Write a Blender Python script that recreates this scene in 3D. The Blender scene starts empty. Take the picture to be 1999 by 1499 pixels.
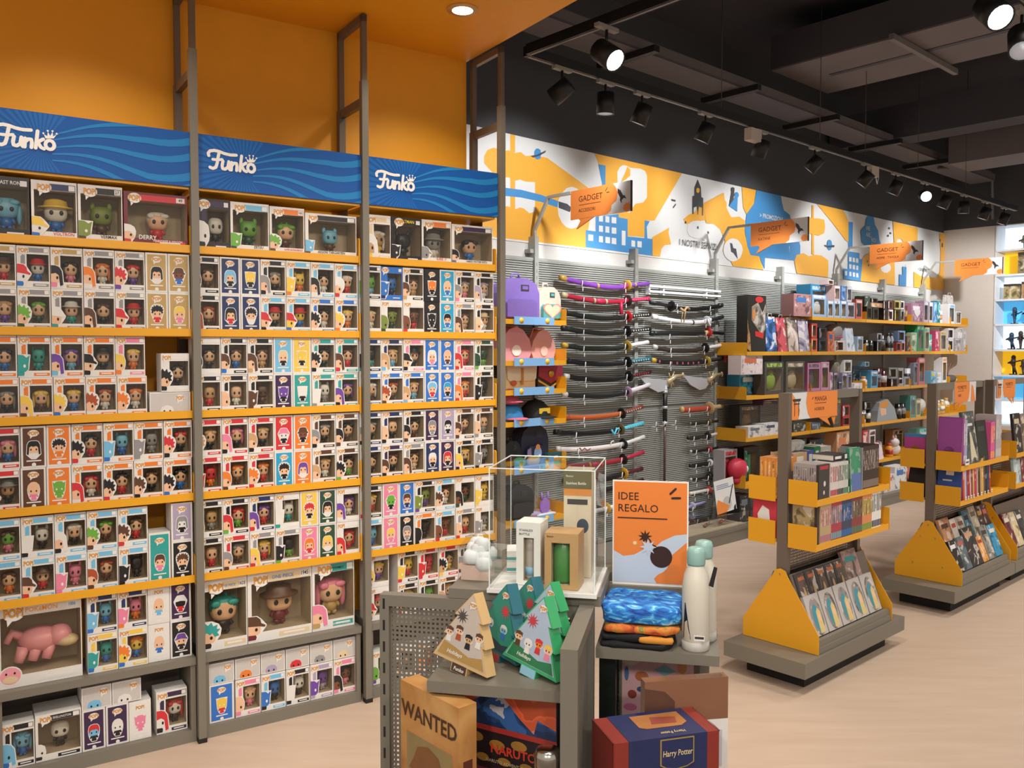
import bpy, math, random
from mathutils import Matrix, Vector
rnd = random.Random(11)
SC = bpy.context.scene
COL = SC.collection
D = bpy.data
PI = math.pi
# ---------------------------------------------------------------- camera, world, exposure
cam = D.objects.new('camera', D.cameras.new('camera')); COL.objects.link(cam)
cam.data.sensor_width = 36; cam.data.lens = 36 * 1670 / 1999
cam.data.clip_start = .05
cam.location = (0, 0, 1.755); cam.rotation_euler = (math.radians(90 - 2.28), 0, 0)
SC.camera = cam
w = D.worlds.new('world'); SC.world = w; w.use_nodes = True
w.node_tree.nodes['Background'].inputs[0].default_value = (1.0, .92, .84, 1)
w.node_tree.nodes['Background'].inputs[1].default_value = .66
SC.view_settings.view_transform = 'Standard'; SC.view_settings.look = 'None'
SC.view_settings.gamma = 1; SC.view_settings.use_curve_mapping = False
SC.view_settings.exposure = 0.0
SC.cycles.transparent_max_bounces = 32
# three frames the shop is laid out in: slanted figure wall, gadget wall, gift table
def frame(x, y, deg): return Matrix.Translation((x, y, 0)) @ Matrix.Rotation(math.radians(deg), 4, 'Z')
MF = frame(-1.4134, 3.776, 33.1)
MG = frame(.1712, 6.647, 42.23)
MT = frame(.185, 2.15, -11.8)
MW = Matrix.Identity(4)
def spot(name, M, p, aim, watt, ang, col=(1, .93, .85), r=.05, blend=.6):
    l = D.lights.new(name, 'SPOT'); l.energy = watt; l.spot_size = math.radians(ang); l.spot_blend = blend
    l.color = col; l.shadow_soft_size = r
    o = D.objects.new(name, l); COL.objects.link(o)
    P = M @ Vector(p); A = M @ Vector(aim)
    o.location = P; o.rotation_euler = (A - P).to_track_quat('-Z', 'Y').to_euler()
    return o
WARM = (1, .88, .74); COOL = (.97, .97, 1)
# track spots on the gadget wall
for k, x in enumerate((-1.0, -.25, .44, 1.15, 1.95, 2.85, 3.5, 4.5, 5.5, 6.6)):
    spot('track_spot_light', MG, (x, -1.15, 3.22), (x + .1, .0, 2.75 if k % 2 else 1.35), 62 if k % 2 else 120, 80, COOL)
# spots of the other tracks of the shop (outside the frame), over the aisles
for x, y in ((-1.6, -3.2), (.2, -3.4), (2.2, -3.6), (4.6, -3.4), (6.4, -3.2), (.6, -5.2), (3.0, -5.4), (5.5, -5.2)):
    spot('ceiling_spot_light', MG, (x, y, 3.3), (x, y + .6, .3), 135, 110, (1, .94, .87), .12)
# spots aimed at the figure wall and the gift table from the tracks behind the camera, plus added table fill
for x in (-1.3, -.5, .3, 1.1):
    spot('figure_wall_spot_light', MF, (x + .1, -2.3, 3.3), (x + .2, 0, .85), 48, 78, (1, .94, .86), .12)
spot('figure_wall_spot_light', MF, (1.0, -2.4, 3.3), (1.0, 0, .4), 70, 76, (1, .93, .84), .12)
for x, y in ((-.3, .9), (.9, .7), (.4, 1.5)):
    spot('table_spot_light', MW, (x, y, 3.3), (.1 + x * .2, 2.0, .9), 66, 70, (1, .93, .84), .1)
for x in (-.9, .9):  # unseen fill spots added to brighten the fronts of the table goods
    spot('table_fill_light', MW, (x, -1.5, 3.2), (.1 + x * .25, 2.1, 1.05), 150, 46, (1, .94, .86), .12)
spot('end_wall_fill_light', MG, (5.9, -2.3, 3.2), (7.97, -.3, 1.9), 330, 60, COOL)  # added fill that lifts the dark end wall, not a shop fixture
spot('scallop_spot_light', MG, (1.95, -1.05, 3.25), (2.0, 0.04, 3.15), 22, 60, COOL)
spot('soffit_light', MF, (1.19, -.33, 3.36), (1.19, -.33, 0), 40, 130, (1, .9, .75), .05)
spot('soffit_light', MF, (-.4, -.33, 3.36), (-.4, -.33, 0), 25, 130, (1, .9, .75), .05)

# ---------------------------------------------------------------- materials
def lin(h, a=1.0):
    c = [int(h[i:i + 2], 16) / 255 for i in (0, 2, 4)]
    return tuple((x / 12.92 if x <= .04045 else ((x + .055) / 1.055) ** 2.4) for x in c) + (a,)
MATS = {}
def mat(key, hexc=None, rough=.5, metal=0, noise=0, scale=20, spec=.5, emit=0, bump=0, tint=False):
    if key in MATS: return MATS[key]
    m = D.materials.new(key); m.use_nodes = True; MATS[key] = m
    nt = m.node_tree; b = nt.nodes['Principled BSDF']
    b.inputs['Roughness'].default_value = rough; b.inputs['Metallic'].default_value = metal
    b.inputs['Specular IOR Level'].default_value = spec
    L = nt.links.new; src = None
    if tint:
        oi = nt.nodes.new('ShaderNodeObjectInfo'); src = oi.outputs['Color']
    else:
        b.inputs['Base Color'].default_value = lin(hexc)
    if noise or bump:
        tc = nt.nodes.new('ShaderNodeTexCoord'); n = nt.nodes.new('ShaderNodeTexNoise')
        n.inputs['Scale'].default_value = scale; n.inputs['Detail'].default_value = 3
        L(tc.outputs['Object'], n.inputs['Vector'])
        if noise:
            mx = nt.nodes.new('ShaderNodeMix'); mx.data_type = 'RGBA'; mx.blend_type = 'MULTIPLY'
            mx.inputs[0].default_value = noise
            if src: L(src, mx.inputs[6])
            else: mx.inputs[6].default_value = lin(hexc)
            L(n.outputs['Fac'], mx.inputs[7]); src = mx.outputs[2]
        if bump:
            bp = nt.nodes.new('ShaderNodeBump'); bp.inputs['Strength'].default_value = bump; bp.inputs['Distance'].default_value = .002
            L(n.outputs['Fac'], bp.inputs['Height']); L(bp.outputs['Normal'], b.inputs['Normal'])
    if src: L(src, b.inputs['Base Color'])
    if emit:
        b.inputs['Emission Color'].default_value = lin(hexc); b.inputs['Emission Strength'].default_value = emit
    return m
PAL = {'k': ('1d1b1d', 'black'), 'w': ('dfdbd5', 'white'), 'y': ('8d8b8c', 'grey'), 'n': ('5a3a28', 'brown'), 't': ('c79c6c', 'tan'),
       'o': ('e27a2c', 'orange'), 'r': ('cc3036', 'red'), 'p': ('e2809e', 'pink'), 'u': ('6c449c', 'purple'), 'b': ('2f6fc0', 'blue'),
       's': ('72b6da', 'sky-blue'), 'e': ('2f9a94', 'teal'), 'g': ('6aa83c', 'green'), 'd': ('2c4a34', 'dark-green'), 'l': ('e8c24c', 'yellow'),
       'm': ('70202e', 'maroon'), 'c': ('dcc49c', 'cream'), 'a': ('a84c2a', 'auburn'), 'i': ('22305e', 'navy'), 'z': ('b8985a', 'gold'),
       'h': ('e6b894', 'pale'), 'j': ('7a4a32', 'dark-brown'), 'v': ('a89ab4', 'lilac'), 'q': ('7a8a3a', 'olive'), 'x': ('2a9cc4', 'blue-teal'),
       'f': ('3a2448', 'dark-purple')}
def pc(c): return lin(PAL[c][0])
def plastic(c): return mat('plastic_' + PAL[c][1].replace('-', '_'), PAL[c][0], .35, noise=.12, scale=60)
TINT = mat('printed_card', tint=True, rough=.45, noise=.10, scale=90)
TINTG = mat('glossy_tinted', tint=True, rough=.25, noise=.08, scale=60)
WHITE = mat('white_card', 'e0ddd8', .45, noise=.05, scale=80)
INNER = mat('box_inside_card', 'bca88c', .7, noise=.3, scale=30)
BLACK = mat('black_ink', '151415', .4, noise=.1)
DARK = mat('dark_grey_ink', '3a3838', .5, noise=.1)
ORANGE = mat('orange_ink', 'f0a020', .4, noise=.08)
ORED = mat('orange_red_ink', 'd8502a', .4, noise=.08)
GREYM = mat('taupe_powder_coat', '777165', .45, noise=.12, scale=160)
GREYD = mat('brown_grey_steel', '6b5f54', .45, noise=.1, scale=120)
YEL = mat('yellow_powder_coat', 'e0a01e', .4, noise=.06, scale=140)
YWALL = mat('yellow_wall_paint', 'eea61c', .55, noise=.10, scale=6, bump=.08)
SLAT = mat('light_grey_powder_coat', 'a3a59e', .4, noise=.1, scale=150)
SLATD = mat('slat_gap_grey', '858780', .6, noise=.1, scale=150)
BLK = mat('black_powder_coat', '1a191a', .45, noise=.15, scale=80)
GOLD = mat('gold_metal', 'c8a040', .3, metal=.8, noise=.15, scale=60)
SILVER = mat('silver_metal', 'd8dce0', .3, metal=.45, noise=.1, scale=40)
CHROME = mat('brushed_steel', 'b8b4ac', .2, metal=1, noise=.08, scale=40)
SIGNO = mat('orange_sign_print', 'e8883c', .45, noise=.05)
SIGNG = mat('pale_grey_sign_print', 'd8d8d8', .45, noise=.05)
SIGNT = mat('brown_sign_ink', '5a2a1a', .5, noise=.1)
RUBBER = mat('black_rubber', '141312', .7, noise=.1)
def film_mat(name, tintc=(1, 1, 1, 1), gl=.10, rough=.04, bump=.15):
    m = D.materials.new(name); m.use_nodes = True; nt = m.node_tree; nt.nodes.clear()
    o = nt.nodes.new('ShaderNodeOutputMaterial'); t = nt.nodes.new('ShaderNodeBsdfTransparent'); g = nt.nodes.new('ShaderNodeBsdfGlossy')
    t.inputs[0].default_value = tintc; g.inputs['Roughness'].default_value = rough
    f = nt.nodes.new('ShaderNodeFresnel'); f.inputs[0].default_value = 1.45
    a = nt.nodes.new('ShaderNodeMath'); a.operation = 'MULTIPLY_ADD'; a.inputs[1].default_value = .9; a.inputs[2].default_value = gl - .04
    n = nt.nodes.new('ShaderNodeTexNoise'); n.inputs['Scale'].default_value = 14
    bp = nt.nodes.new('ShaderNodeBump'); bp.inputs['Strength'].default_value = bump; bp.inputs['Distance'].default_value = .004
    x = nt.nodes.new('ShaderNodeMixShader'); L = nt.links.new
    L(n.outputs['Fac'], bp.inputs['Height']); L(bp.outputs[0], g.inputs['Normal'])
    ge = nt.nodes.new('ShaderNodeNewGeometry'); iv = nt.nodes.new('ShaderNodeMath'); iv.operation = 'SUBTRACT'; iv.inputs[0].default_value = 1; L(ge.outputs['Backfacing'], iv.inputs[1])
    ml = nt.nodes.new('ShaderNodeMath'); ml.operation = 'MULTIPLY'   # reflect at the outer side only
    L(f.outputs[0], a.inputs[0]); L(a.outputs[0], ml.inputs[0]); L(iv.outputs[0], ml.inputs[1]); L(ml.outputs[0], x.inputs[0]); L(t.outputs[0], x.inputs[1]); L(g.outputs[0], x.inputs[2]); L(x.outputs[0], o.inputs[0])
    return m
FILM = film_mat('clear_window_film', (.93, .92, .88, 1), .06)
ACRYL = film_mat('clear_acrylic', (.97, .98, .975, 1), .05, .02, 0.0)
WRAP = film_mat('crinkled_clear_wrap', (.94, .95, .95, 1), .14, .12)
# busy printed artwork: colour patches from the object's own colour
def art_mat(name, sc=14, dark=.35, light=.5, dist=.6):
    m = D.materials.new(name); m.use_nodes = True; nt = m.node_tree; b = nt.nodes['Principled BSDF']; L = nt.links.new
    b.inputs['Roughness'].default_value = .4
    oi = nt.nodes.new('ShaderNodeObjectInfo'); tc = nt.nodes.new('ShaderNodeTexCoord')
    ad = nt.nodes.new('ShaderNodeVectorMath'); ad.operation = 'ADD'
    cb = nt.nodes.new('ShaderNodeCombineXYZ')
    mu = nt.nodes.new('ShaderNodeMath'); mu.operation = 'MULTIPLY'; mu.inputs[1].default_value = 37
    L(oi.outputs['Random'], mu.inputs[0]); L(mu.outputs[0], cb.inputs[0]); L(mu.outputs[0], cb.inputs[2])
    L(tc.outputs['Object'], ad.inputs[0]); L(cb.outputs[0], ad.inputs[1])
    n = nt.nodes.new('ShaderNodeTexNoise'); n.inputs['Scale'].default_value = sc; n.inputs['Detail'].default_value = 3; n.inputs['Distortion'].default_value = dist
    L(ad.outputs[0], n.inputs['Vector'])
    r = nt.nodes.new('ShaderNodeValToRGB'); r.color_ramp.interpolation = 'CONSTANT'
    e = r.color_ramp.elements; e[0].position = 0; e[0].color = (dark, dark, dark, 1); e[1].position = .44; e[1].color = (1, 1, 1, 1)
    e.new(.40).color = (dark * 1.6,) * 3 + (1,)
    L(n.outputs['Fac'], r.inputs[0])
    mx = nt.nodes.new('ShaderNodeMix'); mx.data_type = 'RGBA'; mx.blend_type = 'MULTIPLY'; mx.inputs[0].default_value = 1
    L(oi.outputs['Color'], mx.inputs[6]); L(r.outputs[0], mx.inputs[7])
    r2 = nt.nodes.new('ShaderNodeValToRGB'); r2.color_ramp.interpolation = 'CONSTANT'
    e = r2.color_ramp.elements; e[0].position = 0; e[0].color = (0, 0, 0, 1); e[1].position = .57; e[1].color = (light,) * 3 + (1,)
    L(n.outputs['Fac'], r2.inputs[0])
    m2 = nt.nodes.new('ShaderNodeMix'); m2.data_type = 'RGBA'; m2.blend_type = 'MIX'; m2.inputs[7].default_value = (.8, .74, .66, 1)
    L(r2.outputs[0], m2.inputs[0]); L(mx.outputs[2], m2.inputs[6]); L(m2.outputs[2], b.inputs['Base Color'])
    return m
ART = art_mat('busy_printed_art')
ARTL = art_mat('large_printed_art', 7, .3, .7, 1.2)
ARTS = art_mat('soft_printed_art', 10, .75, .25, .3)

# ---------------------------------------------------------------- mesh builder
class MB:
    def __init__(s): s.v = []; s.f = []; s.m = []; s.sm = []; s.mats = []
    def mi(s, m):
        if m not in s.mats: s.mats.append(m)
        return s.mats.index(m)
    def add(s, vs, fs, m, smooth=False):
        o = len(s.v); s.v += [tuple(p) for p in vs]; i = s.mi(m)
        for f in fs: s.f.append(tuple(o + k for k in f)); s.m.append(i); s.sm.append(smooth)
        return s
    def box(s, x0, x1, y0, y1, z0, z1, m):
        return s.add([(x0, y0, z0), (x1, y0, z0), (x1, y1, z0), (x0, y1, z0), (x0, y0, z1), (x1, y0, z1), (x1, y1, z1), (x0, y1, z1)],
                     [(0, 3, 2, 1), (4, 5, 6, 7), (0, 1, 5, 4), (1, 2, 6, 5), (2, 3, 7, 6), (3, 0, 4, 7)], m)
    def poly(s, pts, y, m):                       # flat print in the xz plane, facing -y
        return s.add([(x, y, z) for x, z in pts], [tuple(range(len(pts)))] if area(pts) > 0 else [tuple(range(len(pts)))[::-1]], m)
    def prism(s, pts, y0, y1, m, mside=None):
        if area(pts) < 0: pts = pts[::-1]
        n = len(pts)
        s.add([(x, y0, z) for x, z in pts], [tuple(range(n))], m)
        s.add([(x, y1, z) for x, z in pts], [tuple(range(n))[::-1]], mside or m)
        s.add([(x, y0, z) for x, z in pts] + [(x, y1, z) for x, z in pts], [((i + 1) % n, i, n + i, n + (i + 1) % n) for i in range(n)], mside or m)
        return s
    def lathe(s, prof, m, c=(0, 0, 0), n=16, smooth=True):
        vs = []; fs = []
        for r, z in prof:
            for k in range(n): a = 2 * PI * k / n; vs.append((c[0] + r * math.cos(a), c[1] + r * math.sin(a), c[2] + z))
        for j in range(len(prof) - 1):
            for k in range(n): k2 = (k + 1) % n; fs.append((j * n + k, j * n + k2, (j + 1) * n + k2, (j + 1) * n + k))
        fs.append(tuple(range(n))[::-1]); fs.append(tuple((len(prof) - 1) * n + k for k in range(n)))
        return s.add(vs, fs, m, smooth)
    def tube(s, pts, r, m, n=8, smooth=True, flat=1.0):
        pts = [Vector(p) for p in pts]; rs = r if isinstance(r, (list, tuple)) else [r] * len(pts)
        vs = []; fs = []
        for i, p in enumerate(pts):
            t = (pts[min(i + 1, len(pts) - 1)] - pts[max(i - 1, 0)]).normalized()
            u = t.cross(Vector((0, 1, 0)));
            if u.length < .1: u = t.cross(Vector((1, 0, 0)))
            u.normalize(); v = t.cross(u)
            for k in range(n): a = 2 * PI * (k + .5) / n; vs.append(p + rs[i] * (u * math.cos(a) + v * math.sin(a) * flat))
        for j in range(len(pts) - 1):
            for k in range(n): k2 = (k + 1) % n; fs.append((j * n + k2, j * n + k, (j + 1) * n + k, (j + 1) * n + k2))
        fs.append(tuple(range(n))); fs.append(tuple((len(pts) - 1) * n + k for k in range(n))[::-1])
        return s.add(vs, fs, m, smooth)
    def sell(s, c, r, m, n=12, k=8, e=1.0):       # super-ellipsoid: e<1 boxier
        f = lambda t: math.copysign(abs(t) ** e, t)
        vs = [(c[0], c[1], c[2] - r[2])]
        for j in range(1, k):
            b = -PI / 2 + PI * j / k; cb = f(math.cos(b))
            for i in range(n): a = 2 * PI * i / n; vs.append((c[0] + r[0] * cb * f(math.cos(a)), c[1] + r[1] * cb * f(math.sin(a)), c[2] + r[2] * f(math.sin(b))))
        vs.append((c[0], c[1], c[2] + r[2])); fs = [(0, 1 + (i + 1) % n, 1 + i) for i in range(n)]
        for j in range(k - 2):
            for i in range(n): i2 = (i + 1) % n; fs.append((1 + j * n + i, 1 + j * n + i2, 1 + (j + 1) * n + i2, 1 + (j + 1) * n + i))
        t = len(vs) - 1; fs += [(1 + (k - 2) * n + i, 1 + (k - 2) * n + (i + 1) % n, t) for i in range(n)]
        return s.add(vs, fs, m, True)
    def text(s, txt, x, z, size, m, y=-.0006, align='CENTER', shear=0, bold=0, sx=1.0):
        vs, fs = glyphs(txt, align, shear, bold)
        return s.add([(x + p[0] * size * sx, y, z + p[1] * size) for p in vs], fs, m)
    def stroke(s, pts, wd, m, y):
        for a, b in zip(pts, pts[1:]):
            y -= .00004
            dx, dz = b[0] - a[0], b[1] - a[1]; l = math.hypot(dx, dz) or 1; nx, nz = -dz / l * wd / 2, dx / l * wd / 2
            s.poly([(a[0] - nx, a[1] - nz), (b[0] - nx, b[1] - nz), (b[0] + nx, b[1] + nz), (a[0] + nx, a[1] + nz)], y, m)
        for p in pts:
            y -= .00004; s.poly([(p[0] + wd / 2 * math.cos(t * PI / 5), p[1] + wd / 2 * math.sin(t * PI / 5)) for t in range(10)], y, m)
        return s
    def xf(s, M, start=0):
        for i in range(start, len(s.v)): s.v[i] = tuple(M @ Vector(s.v[i]))
        return s
    def mesh(s, name='mesh'):
        me = D.meshes.new(name); me.from_pydata(s.v, [], s.f)
        for m in s.mats: me.materials.append(m)
        me.polygons.foreach_set('material_index', s.m); me.polygons.foreach_set('use_smooth', s.sm); me.update()
        return me
def area(p): return sum(p[i][0] * p[(i + 1) % len(p)][1] - p[(i + 1) % len(p)][0] * p[i][1] for i in range(len(p)))
def ell(cx, cz, rx, rz, n=16): return [(cx + rx * math.cos(2 * PI * k / n), cz + rz * math.sin(2 * PI * k / n)) for k in range(n)]
_G = {}
def glyphs(txt, align, shear, bold):
    k = (txt, align, shear, bold)
    if k not in _G:
        c = D.curves.new('t', 'FONT'); c.body = txt; c.size = 1; c.align_x = align; c.shear = shear; c.offset = bold; c.resolution_u = 2; c.fill_mode = 'FRONT'
        o = D.objects.new('t', c); COL.objects.link(o); dg = bpy.context.evaluated_depsgraph_get(); dg.update()
        me = D.meshes.new_from_object(o.evaluated_get(dg))
        _G[k] = ([tuple(v.co) for v in me.vertices], [tuple(p.vertices) for p in me.polygons])
        D.objects.remove(o); D.curves.remove(c); D.meshes.remove(me)
    return _G[k]
# ---------------------------------------------------------------- objects
LABELS = {}
def setp(o, label, cat, group=None):
    o['label'] = label; o['category'] = cat
    if group: o['group'] = group
    LABELS.setdefault(label, []).append(o.name)
def root(name, label, cat, M, loc, rz=0, group=None, R=None):
    o = D.objects.new(name, None); COL.objects.link(o); o.empty_display_size = .05
    W = M @ Matrix.Translation(loc) @ Matrix.Rotation(rz, 4, 'Z')
    if R: W = W @ R
    o.matrix_world = W; o.location = W.to_translation(); o.rotation_euler = W.to_euler()
    setp(o, label, cat, group); return o
def part(name, me, parent, loc=(0, 0, 0), col=None, mats=None, label=None, rot=None, kind=None):
    if isinstance(me, MB): me = me.mesh(name)
    o = D.objects.new(name, me); COL.objects.link(o); o.parent = parent; o.location = loc
    if rot: o.rotation_euler = rot
    if col: o.color = col
    if mats:
        for i, m in mats.items(): o.material_slots[i].link = 'OBJECT'; o.material_slots[i].material = m
    if label: o['label'] = label
    if kind: o['kind'] = kind
    return o
def struct(name, mb, M=MW):
    o = D.objects.new(name, mb.mesh(name)); COL.objects.link(o); o.matrix_world = M; o['kind'] = 'structure'; return o
_C = {}
def cached(key, fn):
    if key not in _C: _C[key] = fn()
    return _C[key]
ORD = 'first second third fourth fifth sixth seventh eighth ninth tenth eleventh twelfth thirteenth fourteenth fifteenth sixteenth seventeenth'.split()
# ================================================================ setting
floor_m = mat('pale_wood_floor', 'd0b49a', .45)
nt = floor_m.node_tree; b = nt.nodes['Principled BSDF']; L = nt.links.new
tc = nt.nodes.new('ShaderNodeTexCoord'); mp = nt.nodes.new('ShaderNodeMapping'); mp.inputs['Rotation'].default_value = (0, 0, math.radians(-20)); mp.inputs['Scale'].default_value = (1, 7, 1)
n1 = nt.nodes.new('ShaderNodeTexNoise'); n1.inputs['Scale'].default_value = 2.2; n1.inputs['Detail'].default_value = 5
rp = nt.nodes.new('ShaderNodeValToRGB'); rp.color_ramp.elements[0].color = lin('bca48f'); rp.color_ramp.elements[0].position = .3; rp.color_ramp.elements[1].color = lin('c5af9b'); rp.color_ramp.elements[1].position = .7
L(tc.outputs['Object'], mp.inputs[0]); L(mp.outputs[0], n1.inputs['Vector']); L(n1.outputs['Fac'], rp.inputs[0]); L(rp.outputs[0], b.inputs['Base Color'])
struct('floor', MB().box(-7, 16, -5, 20, -.1, 0, floor_m))
WHITEW = mat('white_wall_paint', 'd8d5ce', .6, noise=.05, scale=5)
TAUPEW = mat('warm_grey_wall_paint', 'd0c7bc', .6, noise=.05, scale=5)
BLKW = mat('black_wall_paint', '4a4b4e', .7, noise=.15, scale=4)
CEILM = mat('black_ceiling_paint', '464248', .8, noise=.2, scale=3)
# gadget wall: white below, black above
struct('wall_back', MB().box(-4, 8.1, .05, .2, 0, 3.385, WHITEW), MG)
struct('wall_back_upper', MB().box(-4, 8.1, .05, .2, 3.385, 4.7, BLKW), MG)
struct('wall_right', MB().box(7.97, 8.1, -.62, .05, 0, 3.42, TAUPEW).box(7.97, 8.1, -7, -3.2, 0, 3.42, TAUPEW), MG)
struct('wall_right_upper', MB().box(7.97, 8.1, -7, .05, 3.42, 4.7, BLKW), MG)
struct('wall_left', MB().box(-2.6, 1.575, .30, .40, 0, 3.38, YWALL), MF)
struct('ceiling_soffit', MB().box(-2.6, 1.585, -1.9, .40, 3.38, 3.46, YWALL), MF)
struct('trim_1', MB().box(1.575, 1.585, -1.9, .40, 3.46, 4.7, BLKW), MF)
struct('ceiling', MB().box(-6, 9, -8, 1, 4.7, 4.8, CEILM), MG)
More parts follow.
